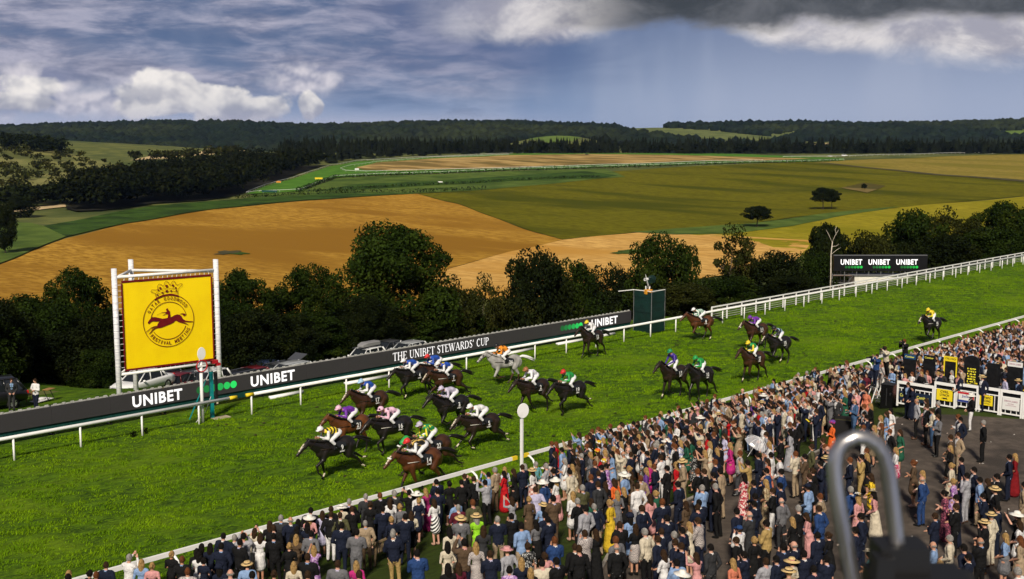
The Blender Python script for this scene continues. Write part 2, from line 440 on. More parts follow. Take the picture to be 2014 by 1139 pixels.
F_('far_racetrack', [(484,383),(520,368),(560,357),(610,341),(650,328),(700,319),(800,313),(1000,304),(1150,301.5),(1500,306),(1660,312),(1660,316.5),(1400,323),(1200,329),(900,339.5),(720,346),(655,350),(620,364),(592,377),(540,381)], LOOPG, 3, 14)
F_('dry_infield', [(700,331),(740,321),(820,315),(1000,306.5),(1150,304),(1400,308),(1600,313),(1500,317),(1200,324.5),(950,333),(780,337.5),(715,336)], INFIELD, 4, 14)
F_('scrub_pasture', [(-60,290),(0,288),(60,291),(130,301),(200,318),(258,330),(240,352),(170,385),(90,402),(0,386),(-60,386)], nmat('scrub_pasture', (.14,.15,.045), (.21,.20,.07), .03, .95, c=(.09,.10,.03), cscale=.012, spec=.1), 1, 30)
F_('stubble_patch', [(255,316),(300,306),(400,298),(470,295),(485,299),(420,304),(330,312)], PALE, 1, 30)
F_('valley_field', [(20,418),(60,408),(128,402),(130,408),(60,416)], PALE, 2, 20)
F_('green_paddock', [(0,378),(60,384),(125,392),(125,398),(40,392),(0,388)], BRG, 2, 20)
F_('spur_meadow', [(965,272),(1000,266),(1080,262),(1200,263),(1245,262),(1240,270),(1130,277),(1085,283),(1040,275),(1000,276)], BRG, 2, 30)
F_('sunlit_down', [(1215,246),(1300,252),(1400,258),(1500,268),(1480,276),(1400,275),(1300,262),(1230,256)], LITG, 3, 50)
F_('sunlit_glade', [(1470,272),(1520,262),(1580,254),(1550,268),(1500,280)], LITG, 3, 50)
F_('far_stubble', [(1578,282.5),(1640,281.5),(1658,283),(1640,290),(1590,290)], PALE, 3, 30)
F_('far_pasture', [(1962,258),(2080,256),(2080,263),(1990,265)], BRG, 3, 40)

# ---------------------------------------------------------------- the racecourse
def turf_mat(name, a, b, dark, pale_tone):
    m = bpy.data.materials.new(name); m.use_nodes = True; kk = NT(m.node_tree); nn = m.node_tree.nodes
    bs = nn['Principled BSDF']; bs.inputs['Roughness'].default_value = .85; bs.inputs['Specular IOR Level'].default_value = .15
    v = nn.new('ShaderNodeTexCoord').outputs['Object']
    mp = nn.new('ShaderNodeMapping'); mp.inputs['Scale'].default_value = (.55, 1.2, 1); mp.inputs['Rotation'].default_value = (0, 0, .5); kk.l.new(v, mp.inputs[0])
    n1 = kk.noise(mp.outputs[0], 2.3, 6, .65, .5); n2 = kk.noise(v, .16, 4, .6); n3 = kk.noise(mp.outputs[0], 9., 4, .7)
    col = kk.mix(kk.ss(n1, .36, .64), dark, a)
    col = kk.mix(kk.ss(n3, .45, .75), col, b)
    col = kk.mix(kk.math('MULTIPLY', kk.ss(n2, .48, .68), .6), col, pale_tone)  # broad paler green patches at random
    kk.l.new(col, bs.inputs['Base Color'])
    bp = nn.new('ShaderNodeBump'); bp.inputs['Strength'].default_value = 1.; bp.inputs['Distance'].default_value = .14
    kk.l.new(kk.math('ADD', n1, kk.math('MULTIPLY', n3, .35)), bp.inputs['Height']); kk.l.new(bp.outputs[0], bs.inputs['Normal'])
    MATS[name] = m; return m
TURF = turf_mat('racing_turf', (.075,.155,.002,1), (.125,.225,.003,1), (.018,.048,.001,1), (.145,.235,.003,1))
LAWN = turf_mat('enclosure_lawn', (.034,.055,.006,1), (.048,.075,.008,1), (.020,.032,.004,1), (.040,.065,.008,1))
g = MB()
xs = [-150 + 10*i for i in range(61)]
def strip(name, ys, m, off, xs=xs):
    V = np.array([(x, y, float(zfun(x, y)) + off) for y in ys for x in xs]); n = len(xs)
    F = [(i*n+j, i*n+j+1, (i+1)*n+j+1, (i+1)*n+j) for i in range(len(ys)-1) for j in range(n-1)]
    return tag(link(name, np_mesh(name, V, F, m, smooth=True)), kind='structure')
strip('racetrack_turf', [YN - .01, 38, 44, YF + .4], TURF, .02)
strip('verge_turf', [YF + .4, 54, 56, 58, 60, 62, 64, 66, 68, 70, 72, 74, 76, 78, 82], TURF, .015, [-150 + 10*i for i in range(20)] + [46 + 4*i for i in range(5)])
strip('rail_verge', [YF + .4, 53, 55, 57], TURF, .012, [62 + 6*i for i in range(60)])
strip('enclosure_lawn', [YN, 31.5, 30, 29, 28, 27, 26, 25, 24, 23, 22, 20, 10, -20], LAWN, .0)
ASPH = nmat('worn_tarmac', (.070,.056,.046), (.130,.104,.086), 2.6, .85, 9, .3, .75, c=(.050,.041,.035), cscale=.45, bump=.6, bscale=60)
tp = [(1145,1190),(1200,1090),(1260,1028),(1340,985),(1400,955),(1450,925),(1560,905),(1640,880),(1735,852),(1765,824),(1800,822),(2014,838),(2300,860),(2300,1300),(1145,1300)]
tarm = [tuple(at_z(px, py, 1.0 if py < 900 else 1.25).to_2d()) for px, py in tp]
clip_sheet('tarmac_path', tarm, ASPH, .012, 1.0, world=True)
kb = MB()
for a, b in zip(tarm[:9], tarm[1:10]):
    pa = Vector((*a, float(zfun(*a)) + .03)); pb = Vector((*b, float(zfun(*b)) + .03)); kb.bar(pa, pb, .12, .06)
tag(kb.build('path_kerb', nmat('kerb_stone', (.22,.2,.18), (.3,.28,.25), 4)), kind='structure')

# grass blades standing in the turf: real tufts that catch the low light
def vnoise(a, b, cell, seed):
    """smooth value noise 0..1"""
    L = np.random.RandomState(seed).uniform(0, 1, (256, 256)); u = a/cell; v = b/cell
    i = np.floor(u).astype(int); j = np.floor(v).astype(int); f = u-i; g_ = v-j; f = f*f*(3-2*f); g_ = g_*g_*(3-2*g_); i %= 256; j %= 256; i1 = (i+1) % 256; j1 = (j+1) % 256
    return (L[i,j]*(1-f)+L[i1,j]*f)*(1-g_) + (L[i,j1]*(1-f)+L[i1,j1]*f)*g_
def tufts(name, N, xr, yr, h, w, m, seed, dens=None):
    q = np.random.RandomState(seed)
    x = q.uniform(*xr, N); y = q.uniform(*yr, N)
    if dens is not None:
        keep = q.uniform(0, 1, N) < dens(x, y); x = x[keep]; y = y[keep]
    N = len(x)
    cl = .55*vnoise(x*FW.x+y*FW.y, (x*RT.x+y*RT.y)*.6, .20, 3) + .45*vnoise(x*FW.x+y*FW.y, (x*RT.x+y*RT.y)*.5, .52, 4)
    kp = cl + q.normal(0, .045, N) > .475; x, y, cl = x[kp], y[kp], cl[kp]; N = len(x)
    hh = h * (.5 + .6*q.uniform(0, 1, N)) * (.1 + 1.9*cl)
    a = q.uniform(0, math.pi, N); ww = w * (.6 + .8*q.uniform(0, 1, N))
    lx = q.normal(.03, .045, N); ly = q.normal(0, .045, N)
    z0 = zfun(x, y)
    dx = np.cos(a)*ww; dy = np.sin(a)*ww
    V = np.stack([np.stack([x-dx, y-dy, z0], 1), np.stack([x+dx, y+dy, z0], 1), np.stack([x+lx, y+ly, z0+hh], 1)], 1).reshape(-1, 3)
    F = np.arange(3*N).reshape(-1, 3)
    o = link(name, np_mesh(name, V, F, m)); return tag(o, kind='stuff')
def blade(name, a, b):
    return nmat(name, a, b, 1.4, .8, 4, .35, .65, c=(b[0]*1.12, b[1]*1.06, b[2]), cscale=.25, spec=.05, island=.28)
BL = blade('turf_blades', (.068,.148,.002), (.122,.222,.003))
o = tufts("turf_grass", 760000, (0, 150), (YN + .1, YF + 2.6), .084, .025, BL, 5, lambda x, y: np.clip(1.25 - x/140., .15, 1) * ((x > y*.36) & (x < y*3.1 + 14)))
o['label'] = 'short green racing turf between the two white running rails'; o['category'] = 'turf'

# ================================================================ lettering
def text_mesh(s, w, h, m, bold=0.0, depth=.004, shear=0.):
    c = bpy.data.curves.new('lettering', 'FONT'); c.body = s; c.size = 1; c.offset = bold; c.extrude = depth; c.shear = shear; c.resolution_u = 3; c.space_character = 1.0 + bold * 4
    o = bpy.data.objects.new('lettering', c); COL.objects.link(o); bpy.context.view_layer.update()
    me = bpy.data.meshes.new_from_object(o.evaluated_get(bpy.context.evaluated_depsgraph_get()))
    bpy.data.objects.remove(o); bpy.data.curves.remove(c)
    n = len(me.vertices); co = np.empty(n * 3, np.float32); me.vertices.foreach_get('co', co); co = co.reshape(-1, 3)
    lo = co.min(0); hi = co.max(0); cc = (lo + hi) / 2
    co[:, 0] = (co[:, 0] - cc[0]) * (w / (hi[0] - lo[0])); co[:, 1] = (co[:, 1] - cc[1]) * (h / (hi[1] - lo[1])); co[:, 2] -= cc[2]
    me.vertices.foreach_set('co', co.ravel()); me.materials.clear(); me.materials.append(m); me.update(); return me
def text_obj(s, w, h, m, parent, loc, rot, bold=0., name='lettering', depth=.004):
    o = link(name, text_mesh(s, w, h, m, bold, depth), parent, loc); o.rotation_euler = rot; return o
# serif capitals drawn stroke by stroke (x across, y up; each letter: width, thick/thin strokes, serifs (x, y))
SER = {
 'T': (.72, [((.36,0),(.36,1),.13),((.0,.97),(.72,.97),.06),((.02,.97),(.02,.80),.05),((.70,.97),(.70,.80),.05)], [(.36,0)]),
 'H': (.86, [((.16,0),(.16,1),.13),((.70,0),(.70,1),.13),((.16,.52),(.70,.52),.06)], [(.16,0),(.16,1),(.70,0),(.70,1)]),
 'E': (.66, [((.16,0),(.16,1),.13),((.1,.97),(.62,.97),.06),((.16,.52),(.48,.52),.06),((.1,.03),(.64,.03),.06),((.61,.97),(.61,.80),.05),((.63,.03),(.63,.2),.05)], []),
 'U': (.82, [((.16,1),(.16,.3),.13),((.16,.3),(.24,.08),.11),((.24,.08),(.44,.01),.08),((.44,.01),(.62,.1),.06),((.62,.1),(.68,.3),.06),((.68,.3),(.68,1),.06)], [(.16,1),(.68,1)]),
 'N': (.88, [((.16,0),(.16,1),.06),((.14,.98),(.72,.02),.14),((.73,0),(.73,1),.06)], [(.16,0),(.12,1),(.73,1)]),
 'I': (.34, [((.17,0),(.17,1),.13)], [(.17,0),(.17,1)]),
 'B': (.70, [((.16,0),(.16,1),.13),((.1,.97),(.42,.97),.06),((.42,.97),(.56,.86),.1),((.56,.86),(.54,.62),.11),((.54,.62),(.38,.53),.06),((.16,.53),(.42,.53),.06),((.42,.53),(.61,.4),.1),((.61,.4),(.61,.16),.12),((.61,.16),(.42,.03),.08),((.42,.03),(.1,.03),.06)], []),
 'S': (.58, [((.50,.80),(.46,.95),.06),((.46,.95),(.28,1),.07),((.28,1),(.12,.88),.1),((.12,.88),(.13,.68),.11),((.13,.68),(.42,.44),.14),((.42,.44),(.50,.22),.11),((.50,.22),(.34,.02),.09),((.34,.02),(.12,.05),.06),((.12,.05),(.07,.24),.06)], []),
 'W': (1.14, [((.10,1),(.34,.02),.13),((.34,.02),(.57,.9),.06),((.57,.98),(.80,.02),.13),((.80,.02),(1.04,1),.06)], [(.10,1),(1.04,1),(.55,1)]),
 'A': (.84, [((.10,0),(.42,.98),.06),((.40,1),(.74,0),.14),((.2,.34),(.6,.34),.05)], [(.10,0),(.74,0)]),
 'R': (.76, [((.16,0),(.16,1),.13),((.1,.97),(.42,.97),.06),((.42,.97),(.58,.86),.1),((.58,.86),(.57,.62),.11),((.57,.62),(.38,.5),.06),((.16,.5),(.38,.5),.06),((.36,.5),(.70,.02),.13)], [(.16,0),(.70,0)]),
 'D': (.84, [((.16,0),(.16,1),.13),((.1,.97),(.44,.97),.06),((.44,.97),(.66,.8),.1),((.66,.8),(.73,.5),.13),((.73,.5),(.66,.2),.13),((.66,.2),(.44,.03),.1),((.44,.03),(.1,.03),.06)], []),
 'C': (.78, [((.70,.76),(.66,.93),.05),((.66,.93),(.46,1),.07),((.46,1),(.22,.88),.1),((.22,.88),(.12,.5),.13),((.12,.5),(.22,.12),.13),((.22,.12),(.46,0),.1),((.46,0),(.70,.16),.06)], []),
 'P': (.68, [((.16,0),(.16,1),.13),((.1,.97),(.42,.97),.06),((.42,.97),(.58,.86),.1),((.58,.86),(.58,.62),.12),((.58,.62),(.4,.5),.07),((.16,.5),(.4,.5),.06)], [(.16,0)]),
 "'": (.24, [((.14,1),(.10,.74),.09)], []), ' ': (.34, [], [])}
def serif_mesh(s, w, h, m):
    b = MB(); x = 0
    for i, ch in enumerate(s):
        wd, st, se = SER[ch]
        for j, (p, q, t) in enumerate(st):
            p = Vector((p[0] + x, p[1], 0)); q = Vector((q[0] + x, q[1], 0)); d = (q - p).normalized() * .02; n = Vector((-d.y, d.x, 0)).normalized() * t / 2
            z = Vector((0, 0, .0012 * j))
            b.add([p - d - n + z, q + d - n + z, q + d + n + z, p - d + n + z], [(0, 1, 2, 3)])
        for j, (sx, sy) in enumerate(se):
            yy = .025 if sy == 0 else .975
            b.add([(x+sx-.15, yy-.025, .011), (x+sx+.15, yy-.025, .011), (x+sx+.15, yy+.025, .011), (x+sx-.15, yy+.025, .011)], [(0, 1, 2, 3)])
        x += wd + .06
    b.v = [((vx / x - .5) * w, (vy - .5) * h, vz) for vx, vy, vz in b.v]
    return b.mesh('lettering', m)
FRONT = (math.pi / 2, 0, 0)     # lettering upright, facing -Y (the stands)

# ================================================================ rails
YEL = mat('yellow_cap', (.75,.55,.02), .5)
def far_rail(x0, x1, label, caps=(False, False)):
    t = thing('running_rail', label, 'rail', ((x0 + x1) / 2, YF, 0), 0, 'white running rails beside the track')
    xc = (x0 + x1) / 2
    MB().tube([(x0-xc, 0, 1.10), (x1-xc, 0, 1.10)], .085, 10).build('rail', WHITE, t, smooth=True)
    x = 19.9 + 3.1 * math.ceil((x0 - 19.9) / 3.1)
    pm = MB().tube([(0,0,-.15),(0,0,1.05)], .05, 6).mesh('post', WHITE, True)
    while x < x1:
        link('post', pm, t, (x - xc, .0, 0)); x += 3.1
    for f, e in zip(caps, (x0, x1)):
        if f: MB().tube([(e-xc-.22, 0, 1.10), (e-xc+.22, 0, 1.10)], .093, 10).build('end_cap', YEL, t, smooth=True)
far_rail(11, 31.2, 'white running rail in front of the yellow banner, ending at the far finish post', (False, True))
far_rail(32.2, 165, 'white running rail on the far side running on towards the big triple screen', (True, False))
xc = 60
def near_rail(x0, x1, label, caps):
    xc = (x0 + x1) / 2
    t = thing('running_rail', label, 'rail', (xc, YN, 0), 0, 'white running rails beside the track')
    MB().box((0, 0, 1.12), (x1 - x0, .10, .14)).build('rail', WHITE, t)
    am = MB().tube([(0,0,1.08),(0,-.16,1.06),(0,-.34,.95),(0,-.42,.75),(0,-.44,.4),(0,-.44,-.3)], .045, 7).mesh('curved_post', WHITE, True)
    x = 34.0 + 3.3 * math.ceil((x0 - 34.0) / 3.3)
    while x < x1:
        link('curved_post', am, t, (x - xc, 0, 0)); x += 3.3
    for f, e in zip(caps, (x0, x1)):
        if f: MB().box((e - xc, 0, 1.12), (.3, .115, .155)).build('end_cap', YEL, t)
near_rail(8, 33.2, 'white near-side running rail along the front of the crowd, left of the finish post', (False, True))
near_rail(33.9, 130, 'white near-side running rail along the crowd, right of the finish post', (True, False))
# white spectator fence behind the far rail, right of the green tower
def spectator_fence():
    x0, x1, Y = 76.0, 165.0, YF + 1.25
    t = thing('picket_fence', 'white post and thin rail barrier behind the far running rail', 'fence', (x0, Y, 0))
    L = x1 - x0
    MB().box((L/2, 0, 1.12), (L, .10, .09)).build('top_rail', WHITE, t)
    rm = MB().box((L/2, 0, 0), (L, .03, .035)).mesh('wire_rail', nmat('galvanised', (.55,.55,.55), (.42,.42,.42), 3, .5, metal=.3))
    for z in (.18, .36, .54, .72, .90): link('wire_rail', rm, t, (0, 0, z))
    pm = MB().box((0, 0, .5), (.09, .09, 1.25)).mesh('post', WHITE)
    x = .0
    while x <= L: link('post', pm, t, (x, -.01, 0)); x += 2.15
spectator_fence()
# spare white rails lying on the grass under the advertising board
for i, (px, w, a) in enumerate([(560, 2.2, .02), (720, 3.2, .0), (870, 1.6, .06), (1020, 3.0, .03), (1130, 3.4, -.02), (1190, 2.6, .05)]):
    p = at_Y(px, 700, 53.5)
    b = MB().tube([(-w/2, 0, .12), (w/2, 0, .12)], .09, 8).tube([(-w/2+.1, .22, .10), (w/2+.2, .2, .10)], .08, 8)
    o = b.build('spare_rail', WHITE, None, (p.x, 53.45 + .03*i, -.02), a, True)
    tag(o, ['pair of white spare rails lying left of the board text UNIBET', 'pair of white spare rails lying under the plain board beside three blue silks', 'short white spare rails lying under the STEWARDS\' CUP lettering', 'white spare rails lying just behind the grey horse', 'white spare rails lying under the green dots of the board', 'white spare rails lying between the board end and green tower'][i], 'rail', 'spare rails on the grass')

# ---------------------------------------------------------------- LED advertising board
LED = nmat('led_face', (.028,.026,.028), (.034,.031,.033), 20, .35, spec=.4)
for n_ in [LED.node_tree.nodes['Principled BSDF']]:
    n_.inputs['Emission Color'].default_value = (.05,.046,.048,1); n_.inputs['Emission Strength'].default_value = .25
LEDW = mat('led_white', (.6,.6,.6), .5, emit=(.93,.91,.95), es=.80)
TEAL = nmat('teal_skirt', (.004,.045,.042), (.008,.065,.058), 2.5, .7)
GREYM = mat('grey_metal', (.25,.25,.26), .4, .6)
BLACKM = mat('black_metal', (.012,.012,.013), .45)
def led_board():
    x0, x1 = 11.0, 67.9; n = 19; w = (x1 - x0) / n
    t = thing('advertising_board', 'long dark LED advertising board reading UNIBET and THE UNIBET STEWARDS\' CUP behind the far rail', 'board', (x0, YBOARD, 0))
    pm = MB().box((0, 0, 0), (w - .012, .16, .86)).mesh('panel', [LED])
    sm = MB().box((0, 0, 0), (w - .004, .03, .42)).mesh('skirt', [TEAL])
    rm = MB().box((0, .05, .0), (w - .1, .05, .05)); 
    for q in range(7): rm.box((-w/2 + .25 + q*w/7, .05, .045), (.16, .06, .05))
    rm = rm.mesh('top_bracket', [nmat('pale_bracket', (.5,.5,.48), (.35,.35,.33), 5)])
    lm = MB().box((0, .15, .28), (.07, .07, .56)).box((0, .35, .03), (.07, .6, .05)).mesh('leg', BLACKM)
    for i in range(n):
        link('panel', pm, t, ((i + .5) * w, 0, 1.06)); link('skirt', sm, t, ((i + .5) * w, .02, .43)); link('leg', lm, t, (i * w + .1, 0, 0))
        link('top_bracket', rm, t, ((i + .5) * w, 0, 1.515))
    def X(px): return at_Y(px, 700, YBOARD).x - x0
    for a, b, h in ((255, 354, .60), (490, 577, .60), (1161, 1212, .58)):
        text_obj('UNIBET', X(b) - X(a), h, LEDW, t, ((X(a) + X(b)) / 2, -.09, 1.03), FRONT, .03)
    o = link('lettering', serif_mesh("THE UNIBET STEWARDS' CUP", X(960) - X(771), .50, LEDW), t, ((X(771) + X(960)) / 2, -.088, 1.06)); o.rotation_euler = FRONT
    for grp in ((389, 456), (1104, 1140)):
        for i in range(6):
            f = i / 5
            gm = mat('led_green_%d' % i, (.01,.1,.02), .5, emit=lin(20 + 20*f, 70 + 150*f, 40 + 60*f), es=1.)
            xx = X(grp[0]) + (X(grp[1]) - X(grp[0])) * f
            d = MB().lathe([(0, 0), (.20, 0), (.20, .006), (0, .006)], 20).build('green_dot', gm, t, (xx, -.082, 1.06)); d.rotation_euler = FRONT
led_board()

# ---------------------------------------------------------------- finish posts
def finish_near():
    t = thing('finish_post', 'slim white finish post with white disc rising out of the crowd', 'post', (33.55, YN - .1, 0))
    MB().box((0, 0, 1.5), (.09, .11, 3.5)).build('pole', WHITE, t)
    M = Matrix.Rotation(math.pi/2, 3, 'X') 
    d = MB().lathe([(.001,-.012),(.275,-.012),(.285,0),(.275,.012),(.001,.012)], 28, M=Matrix.Rotation(R(-14), 3, 'Z') @ M).build('disc', WHITE, t, (0, -.08, 3.12)); d.scale = (1, 1, 1.12)
finish_near()
RED = mat('signal_red', (.42,.012,.02), .45)
def finish_far():
    t = thing('finish_post', 'white far-side finish post with white oval and red ring in front of the yellow banner', 'post', (29.55, 51.35, 0))
    MB().tube([(0,0,-.2),(0,0,3.3)], .085, 10).build('pole', WHITE, t, smooth=True)
    M = Matrix.Rotation(math.pi/2, 3, 'X')
    d = MB().lathe([(.001,-.012),(.225,-.012),(.235,0),(.225,.012),(.001,.012)], 24, M=M).build('disc', WHITE, t, (0, -.1, 3.62)); d.scale = (1, 1, 1.4)
    pts = [(.30*math.cos(a), -.1, 2.98 + .30*math.sin(a)) for a in [2*math.pi*i/24 for i in range(25)]]
    MB().tube(pts, .035, 6, cap=False).build('red_ring', RED, t, smooth=True)
    MB().box((0, -.09, 2.98), (.5, .02, .09)).build('ring_bar', WHITE, t)
    t = thing('camera_post', 'teal photo-finish post with slanting brace beside the far finish post', 'post', (30.4, 51.85, 0))
    TQ = nmat('teal_paint', (.0,.20,.22), (.01,.26,.27), 3, .5)
    MB().box((0, 0, 1.2), (.16, .16, 2.6)).build('column', TQ, t)
    MB().box((0, 0, 2.62), (.19, .19, .22)).build('white_head', WHITE, t)
    MB().bar((-.3, 0, 2.1), (-1.15, .3, .1), .05).build('brace', TQ, t)
    MB().box((.28, 0, 1.55), (.13, .12, 1.7)).build('black_housing', BLACKM, t)
    MB().box((.28, -.07, .8), (.09, .03, .1)).build('junction_box', mat('cream_box', (.6,.55,.42)), t)
    MB().box((.22, 0, 2.98), (.34, .22, .18)).box((.42, 0, 2.82), (.22,.2,.14)).build('camera_head', RED, t)
    MB().tube([(-.1,-.1,1.2),(-.5,-.2,.5),(-.8,-.2,.25),(-1.1,-.25,.02)], .012, 5).build('cable', WHITE, t)
    MB().box((.35, -.25, .03), (.9, .5, .05)).build('base_board', nmat('pale_board', (.5,.42,.33), (.4,.33,.25), 3), t)
finish_far()

# ---------------------------------------------------------------- yellow banner tower
def banner_tower():
    PL, PR, PB = Vector((29.28, 59.83, 0)), Vector((35.27, 59.2, 0)), Vector((31.98, 63.17, 0))
    t = thing('banner_tower', 'tall white three-pole tower carrying the square yellow festival banner', 'banner', PL)
    Z = Vector((0, 0, 1))
    WRAP = nmat('wrapped_white', (.78,.78,.80), (.60,.61,.66), 3., .5, stretch=(1,1,6))
    for p, h in ((PL, 7.32), (PR, 7.45), (PB, 7.40)):
        MB().tube([p - PL - Z*2.2, p - PL + Z*h], .15, 14).build('pole', WRAP, t, smooth=True)
        rg = MB()
        for i in range(15): rg.lathe([(.152, 0), (.164, .01), (.152, .03)], 12, c=p - PL + Z * (.6 + i*.4))
        tag(rg.build('pole_strap', mat('grey_strap', (.4,.4,.45), .6), t), kind='stuff')
    for a, b in ((PL, PR), (PR, PB), (PB, PL)):
        for z in (6.75, 1.25):
            z2 = z + (.0 if a != PL else .08)
            MB().tube([a - PL + Z*z2, b - PL + Z*z2], .085, 8).build('cross_beam', WHITE, t, smooth=True)
    d = (PR - PL).normalized(); nrm = Vector((d.y, -d.x, 0)); Lw = (PR - PL).length
    a = d * .36 + nrm * .06; Wd = Lw - .72; z0, z1 = 1.55, 6.55; Hh = z1 - z0
    bang = math.atan2(d.y, d.x)
    YELLOW = nmat('yellow_vinyl', (.94,.68,.001), (.90,.63,.001), .8, .45, spec=.35)
    MAROON = nmat('maroon_print', (.13,.004,.008), (.16,.006,.01), 4, .5)
    V = []; nx, nz = 26, 22
    for j in range(nz + 1):
        for i in range(nx + 1):
            u, v = i/nx, j/nz
            bul = .03*math.sin(math.pi*u)*math.sin(math.pi*v) + .006*math.sin(u*9)*math.sin(v*7+2) + (.012*math.exp(-((u-.16)/.02)**2))
            V.append(a + d*(u*Wd) + Z*(z0 + v*Hh) + nrm*bul)
    Fc = [(j*(nx+1)+i, j*(nx+1)+i+1, (j+1)*(nx+1)+i+1, (j+1)*(nx+1)+i) for j in range(nz) for i in range(nx)]
    ban = MB().add(V, Fc).build('banner', YELLOW, t, smooth=True)
    # maroon hem
    e = MB()
    fr = nrm * .02
    e.bar(a+Z*z0+fr, a+d*Wd+Z*z0+fr, .04, .11); e.bar(a+Z*z1+fr, a+d*Wd+Z*z1+fr, .04, .11)
    e.bar(a+Z*(z0+.08)+fr, a+Z*(z1-.08)+fr, .11, .04); e.bar(a+d*Wd+Z*(z0+.08)+fr, a+d*Wd+Z*(z1-.08)+fr, .16, .04)
    e.build('hem', MAROON, ban)
    lc = MB()
    for i in range(19):
        u = (i + .5) / 19 * Wd
        lc.bar(a + d*u + Z*z1, a + d*(u+.08) + Z*(z1+.24) - nrm*.08, .02); lc.bar(a + d*u + Z*z0, a + d*(u+.06) + Z*(z0-.3) - nrm*.08, .02)
    for i in range(15):
        v = z0 + (i + .5)/15*Hh
        lc.bar(a + Z*v, a - d*.30 + Z*v - nrm*.02, .02); lc.bar(a + d*Wd + Z*v, a + d*(Wd+.30) + Z*v - nrm*.02, .02)
    tag(lc.build('lacing', WHITE, t), kind='stuff')
    # emblem: crop pixel -> banner plane
    S = .00378; ctr = a + d*(Wd*.497) + Z*(z0 + Hh*.515) + nrm*.062
    def E(x, y, lift=0.): return ctr + d*((x-478)*S) + Z*((695-y)*S) + nrm*lift
    em = MB()
    def ringm(cx, cy, r, w, a0=0, a1=360, lift=0.):
        n = 64; A = [R(a0 + (a1-a0)*i/n) for i in range(n+1)]
        for p, q in zip(A, A[1:]):
            em.add([E(cx+(r-w)*math.cos(p), cy-(r-w)*math.sin(p), lift), E(cx+(r+w)*math.cos(p), cy-(r+w)*math.sin(p), lift), E(cx+(r+w)*math.cos(q), cy-(r+w)*math.sin(q), lift), E(cx+(r-w)*math.cos(q), cy-(r-w)*math.sin(q), lift)], [(0,1,2,3)])
    ringm(478, 695, 398, 4.5); ringm(478, 695, 284, 4.5, 12, 168); ringm(478, 695, 284, 4.5, 212, 338); ringm(478, 695, 394, 12, 64, 122, .003)
    def shape(pts, lift=.004): em.add([E(x, y, lift) for x, y in pts], [tuple(range(len(pts)))])
    # horse: neck/head, trunk, legs, tail as closed outlines
    horse = [(150,708),(148,692),(165,668),(190,640),(214,622),(222,614),(232,618),(270,622),(330,640),(375,655),(420,655),(470,650),(520,645),(560,625),(610,612),(650,620),(680,650),(700,690),(740,720),(800,735),(862,742),(855,752),(800,750),(735,742),(690,735),(640,722),(580,705),(545,735),(500,752),(440,768),(380,785),(320,795),(290,770),(296,735),(330,690),(280,690),(225,680),(195,690),(170,712)]
    shape(horse)
    shape([(290,768),(240,775),(190,790),(140,825),(104,846),(110,836),(160,800),(205,770),(250,758),(292,755)], .005)
    shape([(322,788),(270,795),(225,815),(195,850),(155,876),(165,858),(190,835),(215,800),(260,782),(315,775)], .006)
    shape([(600,712),(660,728),(720,748),(760,770),(790,796),(780,794),(745,775),(690,755),(620,728)], .007)
    shape([(655,612),(690,602),(730,610),(748,630),(740,645),(715,648),(700,630),(690,614),(662,618)], .005)
    shape([(440,515),(455,504),(470,512),(468,530),(480,534),(498,555),(500,598),(505,620),(500,655),(515,670),(500,690),(470,690),(455,680),(462,640),(468,600),(440,590),(400,608),(378,606),(420,590),(440,572),(400,566),(362,566),(370,558),(440,560),(455,545),(438,535)], .008)
    def line(p, q, w=3): 
        p = Vector(p); q = Vector(q); n2 = Vector((-(q-p).y, (q-p).x)).normalized()*w
        em.add([E(*(p-n2),.009), E(*(q-n2),.009), E(*(q+n2),.009), E(*(p+n2),.009)], [(0,1,2,3)])
    line((368,564),(290,594),1.6)
    # crown: outlined points with pearls on a jewelled band
    cr = [(300,352),(288,300),(280,260),(240,248),(215,232),(230,205),(262,208),(300,215),(325,190),(318,160),(345,125),(385,140),(405,170),(425,150),(430,115),(462,88),(492,115),(500,140),(520,160),(545,115),(575,95),(600,118),(605,150),(640,165),(680,145),(712,155),(695,180),(660,205),(640,230),(632,270),(640,305)]
    for p, q in zip(cr, cr[1:]): line(p, q, 3)
    for p, q in (((292,290),(380,255)),((380,255),(470,240)),((470,240),(560,250)),((560,250),(635,275)),((285,265),(330,240)),((325,228),(405,205)),((405,205),(465,198)),((465,198),(540,205)),((540,205),(610,222)),((300,330),(400,295)),((400,295),(520,288)),((520,288),(636,300))): line(p, q, 3)
    for x, y, r in ((362,188,20),(462,165,24),(562,165,20),(462,243,24),(530,245,16),(395,262,16),(330,215,15),(605,205,16),(612,250,14),(315,290,14)):
        shape([(x + r*math.cos(q*math.pi/3), y + r*.9*math.sin(q*math.pi/3)) for q in range(6)], .006)
    o = em.build('emblem', MAROON, ban)
    # lettering on the ring
    def arc(s, r, a0, a1, top):
        for i, ch in enumerate(s):
            if ch == ' ': continue
            an = R(a0 + (a1 - a0) * i / (len(s) - 1))
            p = E(478 + r*math.cos(an), 695 - r*math.sin(an), .004)
            o = link('lettering', text_mesh(ch, (.13 if ch not in 'IW' else (.04 if ch == 'I' else .22)), .20, MAROON, .012, .002), ban, p)
            tilt = an - math.pi/2 if top else an + math.pi/2
            o.rotation_euler = (Matrix.Rotation(bang, 3, 'Z') @ Matrix.Rotation(math.pi/2, 3, 'X') @ Matrix.Rotation(tilt, 3, 'Z')).to_euler()
    arc('QATAR GOODWOOD', 341, 152, 36, True)
    arc('FESTIVAL MEETING', 341, 218, 332, False)
banner_tower()

